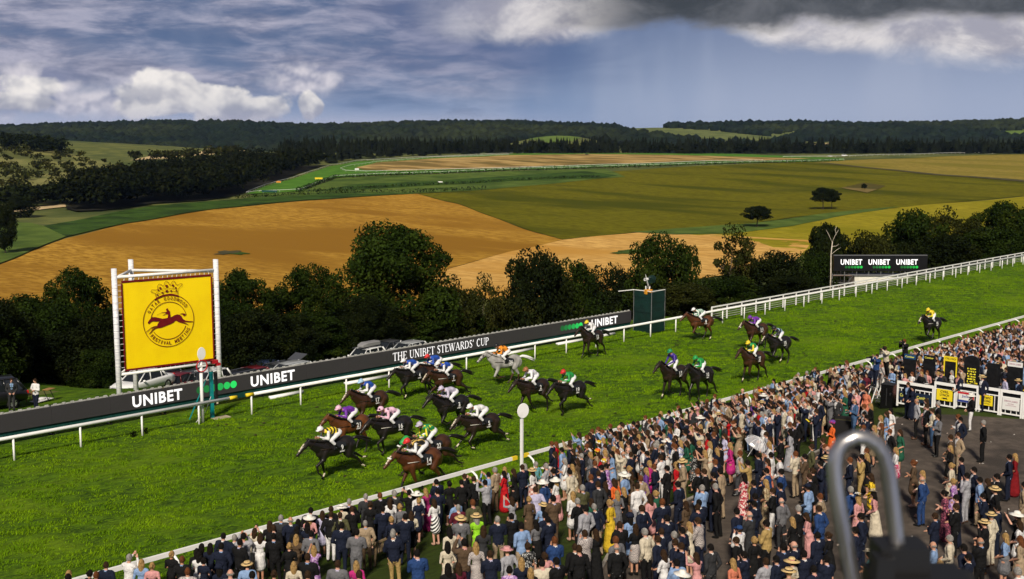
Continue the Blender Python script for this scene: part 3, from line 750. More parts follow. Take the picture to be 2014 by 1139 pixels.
# ---------------------------------------------------------------- green camera tower
def camera_tower():
    p = Vector((68.6, 52.95, 0))
    t = thing('camera_tower', 'dark green canvas wrapped camera tower at the end of the advertising board', 'tower', p, R(45) + (TH - math.pi/2) + .02)
    CAN = nmat('green_canvas', (.0015,.015,.012), (.002,.022,.018), 1.5, .55, spec=.4)
    for i, (c, sz) in enumerate((((-.82,0),(.03,1.62)),((.82,0),(.03,1.62)),((0,-.82),(1.62,.03)),((0,.82),(1.62,.03)))):
        b = MB(); n = 8
        vert = sz[0] < .1
        for j in range(n):
            z = .02 + j*3.05/n; bl = .035*math.sin(j*1.9 + i)
            cc = (c[0]*(1+bl), c[1]*(1+bl), z + 3.05/n/2)
            b.box(cc, (sz[0] if vert else sz[0], sz[1], 3.05/n + .03))
        b.build('canvas_side', CAN, t)
    for sx in (-.84, .84):
        for sy in (-.84, .84): MB().tube([(sx, sy, 0), (sx, sy, 3.2)], .03, 6).build('corner_pole', GREYM, t)
    MB().box((0, 0, 2.9), (1.6, 1.6, .05)).build('deck', GREYM, t)
    b = MB().box((0,0,3.12), (1.7,.05,.05), 0)
    MB().bar((-.84,-.84,3.18), (.84,-.84,3.18), .05).bar((-.84,-.84,3.18), (-.84,.84,3.18), .05).bar((-.84,.84,3.18),(-1.9,1.5,3.1),.05).build('guard_rail', WHITE, t)
    c = thing('toolbox', 'orange toolbox with upright white sticks on the green camera tower', 'toolbox', p + Vector((-.62, -.35, 2.93)), -.3)
    MB().box((0,0,.18), (.55,.34,.34)).build('box', mat('orange_plastic', (.65,.28,.02), .5), c)
    MB().tube([(-.2,0,.3),(-.22,0,.62)], .04, 7).tube([(.1,0,.3),(.16,0,.56)], .04, 7).bar((.05,.05,.4),(-.2,.1,1.5),.016).bar((.14,.02,.4),(-.15,.1,1.4),.016).build('sticks', WHITE, c)
    c = thing('broadcast_camera', 'covered broadcast camera with white lens hood on the green tower', 'camera', p + Vector((.15, .1, 2.93)), math.pi)
    MB().bar((0,0,0),(0,0,.75),.09).bar((0,0,.5),(.3,.2,0),.04).bar((0,0,.5),(.3,-.2,0),.04).bar((0,0,.5),(-.3,0,0),.04).build('tripod', BLACKM, c)
    MB().box((-.1,0,.95), (.75,.34,.4)).ell((-.25,0,1.02), (.42,.24,.3)).build('cover', CAN, c)
    MB().lathe([(.1,0),(.12,.4),(.09,.4)], 10, c=(.2,0,1.05), M=Matrix.Rotation(math.pi/2, 3, 'Y')).build('lens_hood', WHITE, c)
camera_tower()

# ---------------------------------------------------------------- triple screen on scaffold
def big_screen():
    A = at_t(1638, 533, 124); B = at_t(1822, 532, 124); top = at_t(1638, 503, 124)
    d = (B - A); L = d.length; d.normalize(); ang = math.atan2(d.y, d.x); h = top.z - A.z
    t = thing('big_screen', 'black triple big screen reading UNIBET three times on scaffolding among the trees', 'screen', (A.x, A.y, A.z), ang)
    BLK = nmat('screen_black', (.006,.006,.008), (.010,.010,.012), 8, .35)
    for i in range(3): MB().box((L*(i+.5)/3, 0, h/2), (L/3 - .01, .5, h)).build('screen_panel', BLK, t)
    MB().box((L/2, 0, h + .06), (L, .3, .06)).build('top_edge', GREYM, t)
    gl = [mat('screen_green_%d' % i, (.01,.1,.02), .5, emit=lin(10, 40 + 150*i/5, 20 + 45*i/5), es=1.) for i in range(6)]
    SW = mat('screen_white', (.6,.6,.6), .5, emit=(.9,.9,.95), es=.9)
    for cpx in (1672.5, 1727, 1781.5):
        x = (cpx - 1638) / 184 * L
        text_obj('UNIBET', L*42/184, h*.36, SW, t, (x, -.26, h*.60), FRONT, .025)
        for i in range(6):
            q = MB().lathe([(0,0),(.15,0),(.15,.01),(0,.01)], 12).build('green_dot', gl[i], t, (x - .55 + i*.33, -.26, h*.27)); q.rotation_euler = FRONT
    s = thing('scaffold', 'steel tube scaffold with plank decks carrying the triple screen', 'scaffold', (A.x, A.y, A.z), ang)
    gb = -9.0
    for x in np.linspace(-.2, L + .1, 9):
        for y in (-.6, .9): MB().tube([(x, y, gb), (x, y, -.02)], .045, 6).build('upright', GREYM, s)
    for z in (-.35, -1.2, -2.1, -3.0, -4.2):
        for y in (-.66, .96): MB().tube([(-.5, y, z), (L+.4, y, z)], .04, 6).build('ledger', GREYM, s)
    PLK = nmat('scaffold_plank', (.33,.24,.20), (.25,.17,.14), 2, .8)
    for z in (-.5, -1.75): 
        for k_ in range(3): MB().box((L*.32, -.3 + k_*.42, z), (L*.66, .38, .05)).build('plank', PLK, s)
    for x in np.linspace(0, L, 5)[:-1]: MB().tube([(x, -.7, -3.2), (x + L/5, -.7, -.4)], .035, 5).build('brace', GREYM, s)
    v = thing('white_cabin', 'white site cabin standing under the triple screen scaffold', 'cabin', tuple(Vector((A.x, A.y, A.z)) + d*(L*.52) + Vector((-d.y, d.x, 0))*.2 + Vector((0,0,-.35))), ang)
    MB().box((0, 0, -1.25), (L*.62, 2.2, 2.2)).build('wall', nmat('cabin_white', (.72,.70,.64), (.62,.6,.55), 1.2, .6), v)
    MB().box((0, 0, -.12), (L*.64, 2.4, .08)).build('roof', GREYM, v)
    MB().box((-1.2, -1.12, -1.2), (1.1, .05, .7)).build('window', mat('dark_glass', (.01,.012,.015), .08, spec=.6), v)
big_screen()

# ================================================================ trees
def leaf_mat(name, a, b, c):
    m = nmat(name, a, b, .35, .75, 4, .35, .65, c=c, cscale=.12, spec=.04, island=.55)
    return m
BARK = nmat('bark', (.05,.038,.026), (.085,.065,.045), 4, .9, bump=.6, bscale=12)
PALEBARK = nmat('dead_wood', (.62,.56,.48), (.46,.40,.33), 3, .8)
LEAF = [leaf_mat('leaf_deep', (0.0072,0.0144,0.0022), (0.0144,0.0259,0.0036), (0.0259,0.0374,0.0043)),
        leaf_mat('leaf_mid', (0.0094,0.0187,0.0022), (0.0202,0.0346,0.0043), (0.0331,0.0446,0.0050)),
        leaf_mat('leaf_olive', (0.0130,0.0173,0.0036), (0.0230,0.0259,0.0050), (0.0360,0.0346,0.0065)),
        leaf_mat('leaf_dark', (0.0043,0.0072,0.0022), (0.0086,0.0130,0.0029), (0.0144,0.0187,0.0036))]
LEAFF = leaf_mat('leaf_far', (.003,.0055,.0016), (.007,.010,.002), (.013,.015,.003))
def limbs(q, h, w, n=9, base=.3, r0=None, lean=0.):
    """trunk and limb paths, unit metres"""
    r0 = r0 or h * .022
    b = MB(); tips = []
    tr = [Vector((0,0,-1.5))]
    for i in range(1, 6):
        f = i/5; tr.append(Vector((q.uniform(-.03,.03)*h*f + lean*f*h, q.uniform(-.03,.03)*h*f, h*.72*f)))
    b.tube(tr, [r0*1.25, r0, r0*.8, r0*.6, r0*.4, r0*.18], 7)
    for i in range(n):
        f = base + (.95-base)*i/n
        o = tr[int(f*5)].lerp(tr[min(5, int(f*5)+1)], f*5 % 1)
        a = i*2.4 + q.uniform(-.4,.4); L = w*.5*q.uniform(.6,.95)*(1.1 - .5*f)
        e = o + Vector((math.cos(a)*L, math.sin(a)*L, L*q.uniform(.35,.8)))
        m = o.lerp(e, .5) + Vector((0,0,L*.08))
        b.tube([o, m, e], [r0*.42*(1.1-f), r0*.28*(1.1-f), r0*.08], 5)
        tips.append(e)
        for _ in range(2):
            e2 = m + Vector((q.uniform(-1,1)*L*.45, q.uniform(-1,1)*L*.45, L*q.uniform(.2,.5)))
            b.tube([m, m.lerp(e2,.5)+Vector((0,0,.05*L)), e2], [r0*.2, r0*.13, r0*.04], 4); tips.append(e2)
    return b, tips
def leaves(nq, centers, radii, nleaf, size, flat=.85):
    """leaf-sized quads in clumps spread through the crown's volume"""
    C = np.array(centers); Rr = np.array(radii); n = len(C)
    idx = nq.randint(0, n, nleaf)
    d = nq.normal(size=(nleaf, 3)); d /= np.linalg.norm(d, axis=1)[:, None]
    rr = nq.uniform(.35, 1., nleaf) ** .45
    P = C[idx] + d * (rr * Rr[idx])[:, None] * np.array([1, 1, flat])
    nrm = d * .75 + nq.normal(size=(nleaf, 3)) * .55 + np.array([0, 0, .25]); nrm /= np.linalg.norm(nrm, axis=1)[:, None]
    t = np.cross(nrm, nq.normal(size=(nleaf, 3))); t /= np.linalg.norm(t, axis=1)[:, None]
    bt = np.cross(nrm, t)
    s = (size * nq.uniform(.55, 1.3, nleaf))[:, None]
    V = np.stack([P - t*s, P - bt*s*.55, P + t*s, P + bt*s*.55], 1).reshape(-1, 3)
    return V, np.arange(4*nleaf).reshape(-1, 4)
def make_tree(seed, h, w, leafm, nclump=46, nleaf=7000, size=.3, base=.25, sparse=1., shape='round', flat=.8):
    q = random.Random(seed); nq = np.random.RandomState(seed)
    b, tips = limbs(q, h, w, 11 if sparse > .6 else 14, base)
    cs = []; rs = []
    for i in range(nclump):
        if i < len(tips) and q.random() < .75: c = tips[i]
        else:
            a = q.uniform(0, 2*math.pi); u = q.uniform(-1, 1); rad = q.uniform(.45, .95)
            zz = (base + (1-base)*(.5 + .5*u)) * h * .94
            prof = math.sqrt(max(0., 1 - u*u)) if shape == 'round' else (1 - .45*(u+1)/2)*.9
            prof = prof*.9 + .12
            c = Vector((math.cos(a)*w*.5*rad*prof, math.sin(a)*w*.5*rad*prof, zz))
        cs.append(tuple(c)); rs.append(w * q.uniform(.07, .17) * (1 if sparse > .6 else .6))
    V, F = leaves(nq, cs, rs, int(nleaf*sparse), size, flat)
    tm = b.mesh('trunk', BARK, True); cm = np_mesh('crown', V, F, leafm)
    return tm, cm
TREES = {
 'big':   make_tree(11, 13, 12.5, LEAF[1], 130, 42000, .17, .12),
 'oak':   make_tree(12, 10, 9.5, LEAF[0], 84, 24000, .16, .15),
 'ash':   make_tree(13, 11, 7.5, LEAF[2], 64, 18000, .15, .25, .8),
 'thin':  make_tree(14, 11, 7.0, LEAF[2], 34, 5200, .17, .35, .9),
 'thorn': make_tree(15, 7, 8.0, LEAF[3], 70, 20000, .14, .05),
 'bushy': make_tree(16, 6, 7.5, LEAF[2], 74, 20000, .13, .03, 1., 'cone'),
 'holly': make_tree(17, 8, 6.0, LEAF[0], 64, 16000, .14, .05, 1., 'cone'),
 'lone':  make_tree(18, 11, 12, LEAF[3], 70, 14000, .26, .42, 1., 'round', .5)}
TDIM = {'big': (13,12.5), 'oak': (10,9.5), 'ash': (11,7.5), 'thin': (11,7), 'thorn': (7,8), 'bushy': (6,7.5), 'holly': (8,6), 'lone': (11,12)}
def place_tree(kind, px, ytop, wpx, t, label, group, name='tree', rz=0., leafm=None, zbase=None):
    """a tree whose crown top is seen at (px, ytop), standing t metres off"""
    top = at_t(px, ytop, t); zb = float(zfun(top.x, top.y)) if zbase is None else zbase
    h, w = TDIM[kind]; H = max(1.2, top.z - zb); Wd = wpx * (top - CAM).dot(F3) / FPX
    o = thing(name, label, 'tree' if name != 'shrub' else 'shrub', (top.x, top.y, zb), rz, group)
    o.scale = (Wd / w, Wd / w, H / (h * 1.0))
    tm, cm = TREES[kind]
    link('trunk', tm, o); c = link('crown', cm, o)
    if leafm is not None:
        c.material_slots[0].link = 'OBJECT'; c.material_slots[0].material = leafm
    return o
G1 = 'trees and shrubs behind the far side of the course'
L = [ # kind, px, ytop, width px, distance, label
 ('oak', 150, 528, 150, 92, 'open crowned dark tree left of the yellow banner tower'),
 ('thorn', 40, 588, 190, 88, 'dense dark tree at the left picture edge above the parked black car'),
 ('bushy', 20, 655, 170, 80, 'low dark shrub right behind the black car at the left edge'),
 ('bushy', 130, 650, 170, 78, 'rounded shrub behind the man in white shirt'),
 ('thorn', 205, 618, 150, 82, 'dark shrub directly left of the banner tower pole'),
 ('bushy', 190, 690, 110, 76, 'small bright green shrub at the foot of the banner tower'),
 ('thorn', 330, 580, 190, 84, 'dark tree hidden behind the yellow banner'),
 ('oak', 475, 532, 150, 92, 'dark broad tree immediately right of the yellow banner'),
 ('bushy', 470, 630, 150, 78, 'dark undergrowth shrub above the dark estate car'),
 ('holly', 545, 560, 90, 82, 'bright green leafed bushy tree between banner and the tallest tree'),
 ('oak', 610, 522, 130, 94, 'dark tree with pointed top left of the tallest tree'),
 ('bushy', 600, 628, 160, 77, 'shrub above the silver estate with open boot'),
 ('big', 770, 440, 262, 98, 'tallest and widest tree with dark green rounded crown in the middle'),
 ('thorn', 700, 600, 170, 80, 'shrub low under the left side of the tallest tree'),
 ('bushy', 800, 610, 170, 80, 'shrub low under the right side of the tallest tree'),
 ('ash', 905, 540, 110, 96, 'tree just right of the tallest tree above STEWARDS\' CUP'),
 ('thin', 950, 536, 70, 98, 'thin pointed sapling in the gap right of the tallest tree'),
 ('bushy', 915, 618, 150, 82, 'brownish shrub above the words STEWARDS\' CUP'),
 ('thorn', 1050, 500, 170, 100, 'flat topped spreading tree left of the green dots'),
 ('oak', 1120, 512, 130, 104, 'dark tree behind the green dots on the board'),
 ('bushy', 1010, 590, 160, 84, 'shrub behind the blank middle part of the board'),
 ('bushy', 1105, 580, 150, 88, 'shrub behind the green dots of the board'),
 ('thorn', 1195, 530, 150, 96, 'dark tree left of the green camera tower'),
 ('bushy', 1225, 585, 110, 88, 'pale flowering shrub beside the green camera tower'),
 ('oak', 1295, 462, 150, 112, 'dark rounded tree above the green camera tower'),
 ('holly', 1352, 478, 70, 112, 'narrow dark tree right of the green camera tower'),
 ('bushy', 1345, 560, 150, 96, 'brown green shrub right behind the green camera tower'),
 ('thin', 1440, 440, 105, 116, 'sparse see-through tree with bare pale stems'),
 ('thin', 1462, 470, 90, 118, 'second sparse tree standing close beside the see-through one'),
 ('bushy', 1430, 545, 170, 102, 'shrub below the two sparse trees'),
 ('thorn', 1520, 500, 150, 118, 'dark low tree left of the triple screen'),
 ('bushy', 1555, 545, 150, 112, 'shrub directly left of the scaffold'),
 ('lone', 1630, 440, 100, 136, 'umbrella shaped dark tree behind the bare white trunk'),
 ('bushy', 1600, 500, 120, 124, 'shrub at the foot of the bare white trunk'),
 ('bushy', 1715, 462, 140, 140, 'yellow green shrub rising above the triple screen'),
 ('bushy', 1660, 480, 110, 142, 'shrub behind the left end of the triple screen'),
 ('oak', 1805, 415, 160, 150, 'tall dark tree behind the right end of the triple screen'),
 ('ash', 1880, 405, 140, 156, 'dense olive tree between two dark trees at the upper right'),
 ('oak', 1965, 398, 150, 160, 'tall dark tree near the right picture edge'),
 ('oak', 2040, 410, 150, 165, 'dark tree cut by the right picture edge'),
 ('thorn', 1850, 462, 170, 146, 'dark undergrowth right of the triple screen'),
 ('thorn', 1945, 450, 170, 152, 'dark undergrowth above the white fence at the right'),
 ('thorn', 2030, 450, 150, 158, 'undergrowth at the right edge above the white fence'),
 ('bushy', 1770, 480, 130, 142, 'shrub behind the right third of the triple screen'),
]
for i, (kd, px, yt, wp, t, lab) in enumerate(L):
    if px < 1235:      # behind the car park
        d_ = ray(px, 600); t = max(t, (86. if px > 235 else 74.) / (d_.y / d_.dot(FW)))
    place_tree(kd, px, yt, wp, t, lab, G1, 'shrub' if 'shrub' in lab or 'undergrowth' in lab else 'tree', rz=i*1.7,
               leafm=[None, LEAF[0], None, LEAF[3]][i % 4] if kd in ('thorn', 'bushy') else None)
# thick undergrowth along the foot of the trees
qs = random.Random(21); GU = 'undergrowth shrubs along the foot of the trees'
for i in range(34):
    X = 16 + i*2.0; Y = (80.5 if X > 30 else 70.5 + max(0, X-26)*2) + qs.uniform(-.8, 1.8); hgt = qs.uniform(3.2, 5.6)
    if X > 84: continue
    p = Vector((X, Y, 0)); z = float(zfun(X, Y)); px, py = proj((X, Y, z + hgt)); w = qs.uniform(4.6, 7.0) * FPX / (p - CAM).dot(F3)
    place_tree(qs.choice(['bushy', 'thorn', 'bushy', 'holly']), px, py, w, p.dot(FW), '', GU, 'shrub', i*2.1, qs.choice([LEAF[0], LEAF[3], LEAF[1], LEAF[3], LEAF[2]]), zbase=z - .2)
US = sorted([o for o in COL.objects if o.get('group') == GU], key=lambda o: proj(o.location)[0])
MARK = [(-200, 'left of the black off-roader'), (60, 'behind the picnic at the left'), (180, 'left of the banner tower'), (330, 'behind the yellow banner'), (440, 'behind the black estate car'), (530, 'behind the silver estate car'), (630, 'behind the grey stretch of board after UNIBET'), (720, 'behind the car with roof box'), (800, 'behind the word THE'), (880, 'behind the word UNIBET of the race title'), (960, "behind STEWARDS' CUP"), (1060, 'behind the blank board'), (1130, 'behind the board dots'), (1200, 'behind the last UNIBET'), (1290, 'behind the green tower')]
cnt = {}
for o in US:
    px = proj(o.location)[0]; nm = min(MARK, key=lambda m: abs(m[0] - px))[1]; cnt[nm] = cnt.get(nm, 0) + 1
    o['label'] = ['', 'first', 'second', 'third', 'fourth', 'fifth', 'sixth', 'seventh', 'eighth', 'ninth', 'tenth', 'eleventh', 'twelfth'][cnt[nm]] + ' undergrowth shrub from the left ' + nm
# the field trees
G2 = 'lone trees standing in the fields across the valley'
for px, yt, yb, wp, lab, kd in ((1490, 405, 448, 60, 'lone rounded dark tree in the lower barley field', 'lone'), (1620, 369, 413, 50, 'left one of the two touching trees in the barley field', 'lone'), (1637, 372, 412, 36, 'right one of the two touching trees in the barley field', 'lone'),
                                 (1700, 361, 376, 12, 'tiny tree inside the diamond shaped dry patch', 'lone'), (40, 388, 428, 60, 'dark lone tree beside the pale valley field', 'thorn'), (5, 400, 500, 50, 'dark tree cut by the left picture edge above the wheat', 'oak')):
    p = hit(px, yb); place_tree(kd, px, yt, wp, p.dot(FW), lab, G2, 'tree', px * .7, LEAF[3], zbase=p.z)
clip_sheet('dry_patch', [(1655,371),(1700,361),(1742,367),(1706,381)], crop_mat('dry_weeds', (.14,.10,.03), (.06,.06,.015), (.19,.14,.05)), .7, 6)
qw = random.Random(3)
for cx, cy, rx, ry, m_ in ((452,498,28,3.5,EARTH),(470,501,22,2.5,GREENF),(435,502,16,2,EARTH),(1245,497,36,4,MEADOW),(1225,500,30,2.5,MEADOW)):
    clip_sheet('weed_patch', [(cx + rx*math.cos(a)*qw.uniform(.5,1.1), cy + ry*math.sin(a)*qw.uniform(.5,1.2)) for a in [2*math.pi*i/16 for i in range(16)]], m_, .5 + .06*qw.random(), 4)

# dead white trunk
def dead_tree():
    p = at_t(1634, 540, 121); zb = float(zfun(p.x, p.y))
    t = thing('dead_tree', 'bare white dead tree left of the triple screen', 'tree', (p.x, p.y, zb)); S = 121 / FPX * 1.01
    def q(px, py): return Vector(((px - 1634) * S * RT.x, (px - 1634) * S * RT.y, (540 - py) * S + (p.z - zb)))
    b = MB().tube([q(1634, 600), q(1634, 540), q(1633, 500), q(1635, 475)], [.085, .07, .06, .045], 7)
    b.build('trunk', PALEBARK, t, smooth=True)
    for a in ([(1635,475),(1642,462),(1650,452)], [(1634,476),(1629,462),(1625,452)], [(1634,500),(1645,492),(1655,487)], [(1634,485),(1645,484),(1651,480)], [(1642,462),(1641,452),(1646,445)]):
        MB().tube([q(*x) + Vector((0, .1*i, 0)) for i, x in enumerate(a)], [.032, .024, .010], 5).build('branch', PALEBARK, t, smooth=True)
dead_tree()
# ---------------------------------------------------------------- woods: uncountable masses
def ico(n=1):
    bm = bmesh.new(); bmesh.ops.create_icosphere(bm, subdivisions=n, radius=1)
    V = np.array([v.co[:] for v in bm.verts]); F = np.array([[v.index for v in f.verts] for f in bm.faces]); bm.free(); return V, F
def blobs(name, P, Rr, m, label, cat, sub=1, seed=1, sq=.9, jit=.25):
    q = np.random.RandomState(seed); V0, F0 = ico(sub); n = len(P); nv = len(V0)
    J = 1 + q.uniform(-jit, jit, (n, nv, 1))
    V = V0[None] * J * np.stack([Rr, Rr, Rr*sq], 1)[:, None] + P[:, None]
    F = F0[None] + (np.arange(n) * nv)[:, None, None]
    o = link(name, np_mesh(name, V.reshape(-1, 3), F.reshape(-1, 3), m, smooth=False))
    return tag(o, label, cat, kind='stuff')
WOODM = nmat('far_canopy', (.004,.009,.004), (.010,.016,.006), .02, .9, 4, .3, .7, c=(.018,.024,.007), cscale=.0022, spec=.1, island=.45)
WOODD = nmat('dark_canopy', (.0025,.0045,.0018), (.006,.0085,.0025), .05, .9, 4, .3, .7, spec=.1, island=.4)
def in_poly(px, py, poly):
    c = np.zeros(len(px), bool)
    for i in range(len(poly)):
        x1, y1 = poly[i]; x2, y2 = poly[i-1]
        if y1 == y2: continue
        c ^= ((y1 > py) != (y2 > py)) & (px < (x2-x1)*(py-y1)/(y2-y1) + x1)
    return c
def px_of(P):
    v = P - np.array(CAM); z = v @ np.array(F3)
    return CX + FPX*(v @ np.array(RT))/z, CY - FPX*(v @ np.array(U3))/z
q = np.random.RandomState(4)
n = 15000
t = 2500 + 1800*q.uniform(0, 1, n)**.8; s = q.uniform(-.52, .52, n)*t
x = t*FW.x + s*RT.x; y = t*FW.y + s*RT.y
P = np.stack([x, y, zfun(x, y) + 4], 1); a, b = px_of(P)
clear_ = in_poly(a, b, [(1205,242),(1310,249),(1410,255),(1510,266),(1580,252),(1560,268),(1505,284),(1460,280),(1400,277),(1290,264),(1225,258)]) | in_poly(a, b, [(1572,276),(1662,276),(1650,294),(1580,294)]) | in_poly(a, b, [(1955,255),(2090,252),(2090,266),(1985,268)]) | in_poly(a, b, [(240,322),(290,302),(470,290),(500,300),(420,308),(330,318)])
keep = ~clear_; P = P[keep]
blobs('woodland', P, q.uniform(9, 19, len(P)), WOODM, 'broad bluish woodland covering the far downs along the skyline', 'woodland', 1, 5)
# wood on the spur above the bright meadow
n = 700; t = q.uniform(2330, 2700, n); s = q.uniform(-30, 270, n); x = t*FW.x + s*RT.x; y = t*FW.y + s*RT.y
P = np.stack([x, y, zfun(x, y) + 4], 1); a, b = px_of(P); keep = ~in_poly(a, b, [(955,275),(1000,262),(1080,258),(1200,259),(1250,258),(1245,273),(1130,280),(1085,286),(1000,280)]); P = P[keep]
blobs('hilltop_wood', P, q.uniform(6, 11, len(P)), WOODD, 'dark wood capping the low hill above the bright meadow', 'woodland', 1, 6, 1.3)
def scatter_px(poly, n, seed, t1=1e9):
    """points of the land seen inside an outline"""
    q = np.random.RandomState(seed); xs = [p[0] for p in poly]; ys = [p[1] for p in poly]; out = []
    A = q.uniform(min(xs), max(xs), n*4); B = q.uniform(min(ys), max(ys), n*4); k_ = in_poly(A, B, poly)
    for a, b in list(zip(A[k_], B[k_]))[:n]:
        h = hit(a, b)
        if h.dot(FW) < t1: out.append(tuple(h))
    return np.array(out)
def crowns(name, P, hr, wr, m, label, seed, nleaf=150, cone=False, leaf=1.0):
    """a wood as one mass: every crown a heap of leaf clumps (or a conifer of drooping tiers)"""
    q = np.random.RandomState(seed); VV = []; FF = []; off = 0
    for p in P:
        h = q.uniform(*hr); w = q.uniform(*wr)
        if cone:
            k_ = 9; nt = 6
            for i in range(nt):
                z0 = h*(.12 + .88*i/nt); z1 = min(h, z0 + h*.30); r = w*.5*(1 - i/nt)*q.uniform(.8,1.2)
                ang = q.uniform(0, 6.28) + np.arange(k_)*2*math.pi/k_; rr = r*q.uniform(.65, 1.25, k_)
                ring = np.stack([p[0]+rr*np.cos(ang), p[1]+rr*np.sin(ang), p[2]+z0-q.uniform(0,.08*h,k_)], 1)
                VV.append(ring); VV.append(np.array([[p[0], p[1], p[2]+z1]]))
                FF.append(np.array([[off+j, off+(j+1) % k_, off+k_] for j in range(k_)])); off += k_+1
        else:
            nc = 9; cc = np.stack([q.uniform(-.36,.36,nc)*w, q.uniform(-.36,.36,nc)*w, h*q.uniform(.45,.86,nc)], 1) + p
            V, F = leaves(q, cc, w*q.uniform(.16,.28,nc), nleaf, leaf)
            F3_ = np.concatenate([F[:, [0,1,2]], F[:, [0,2,3]]]); VV.append(V); FF.append(F3_ + off); off += len(V)
    o = link(name, np_mesh(name, np.concatenate(VV), np.concatenate(FF), m)); return tag(o, label, 'woodland', kind='stuff')
LW = [(128,412),(150,386),(230,372),(330,356),(420,342),(480,335),(560,330),(640,326),(600,338),(540,358),(470,384),(400,396),(300,402),(200,416),(150,418)]
clip_sheet('wood_floor', LW, nmat('dark_ground', (.010,.010,.005), (.018,.016,.007), .3, .95), .9, 16)  # dark ground sheet, so gaps between the crowns don't show pale pasture
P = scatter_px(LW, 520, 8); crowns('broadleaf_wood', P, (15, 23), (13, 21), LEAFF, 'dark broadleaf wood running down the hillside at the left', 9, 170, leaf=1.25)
P2 = scatter_px([(540,338),(700,314),(900,306),(1150,300.5),(1150,297),(700,300),(560,318)], 150, 10)
RW = []
qq = np.random.RandomState(12)
for i in range(760):
    a = qq.uniform(560, 2080); tt_ = qq.uniform(1425, 1560); sx = (a - CX)/FPX*tt_
    x = tt_*FW.x + sx*RT.x; y = tt_*FW.y + sx*RT.y; RW.append((x, y, float(zfun(x, y))))
RW = np.array(RW)
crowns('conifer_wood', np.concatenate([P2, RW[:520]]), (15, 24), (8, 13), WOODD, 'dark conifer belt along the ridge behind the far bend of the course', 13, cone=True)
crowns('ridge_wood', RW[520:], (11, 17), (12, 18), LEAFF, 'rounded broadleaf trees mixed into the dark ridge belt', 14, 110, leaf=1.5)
# scrub on the left hill and valley hedgerow trees
SC_ = scatter_px([(0,288),(60,290),(130,300),(200,318),(255,330),(240,352),(170,385),(90,400),(0,385)], 120, 15)
crowns('hill_scrub', SC_, (3, 8), (6, 13), LEAF[2], 'scattered scrub and thorn bushes on the pale left hillside', 16, 60, leaf=1.3)
P = scatter_px([(0,282),(50,282),(130,300),(110,306),(40,296),(0,296)], 60, 17); crowns('hilltop_trees', P, (10, 16), (12, 20), LEAF[3], 'dark trees crowning the pale left hill', 18, 110, leaf=1.6)
P = scatter_px([(0,402),(60,398),(125,395),(128,404),(60,409),(0,412)], 60, 19); crowns('valley_trees', P, (9, 14), (10, 16), LEAF[3], 'dark tree belt in the valley bottom at the left edge', 20, 120, leaf=1.3)
P = scatter_px([(260,317),(330,313),(420,306),(480,301),(490,306),(420,314),(330,321)], 30, 21); crowns('hedgerow_trees', P, (7, 12), (10, 17), LEAF[2], 'bluish trees in front of the pale stubble patch', 22, 90, leaf=1.8)
def hedge(name, line, h, m, label, seed, step=3.):
    q = np.random.RandomState(seed); pts = []
    H_ = [hit(*p) for p in line]
    for a, b in zip(H_, H_[1:]):
        k_ = max(1, int((b-a).length/step))
        for i in range(k_):
            p = a.lerp(b, i/k_); pts.append((p.x+q.uniform(-1,1), p.y+q.uniform(-1,1), float(zfun(p.x, p.y)) + .2))
    P = np.array(pts); VV, FF = [], []; off = 0
    V, F = leaves(q, P + np.array([0,0,h*.5]), np.full(len(P), h*.8), len(P)*26, .55)
    o = link(name, np_mesh(name, V, F, m)); return tag(o, label, 'hedge')
hedge('hedge', [(470,391),(560,386),(700,380),(815,380),(900,376),(960,373)], 2.6, LEAF[3], 'dark hedge along the upper edge of the wheat field', 31)
hedge('hedge', [(585,379),(625,364),(660,351.5),(800,345),(1000,337),(1200,331),(1400,324.5),(1650,318)], 3.2, LEAF[3], 'long dark hedge under the far bend running along the ridge', 32, 3.5)
hedge('hedge', [(610,378),(700,373),(850,365),(1000,357),(1180,350)], 2.2, LEAF[0], 'low green hedge between the dark crop strips', 33)

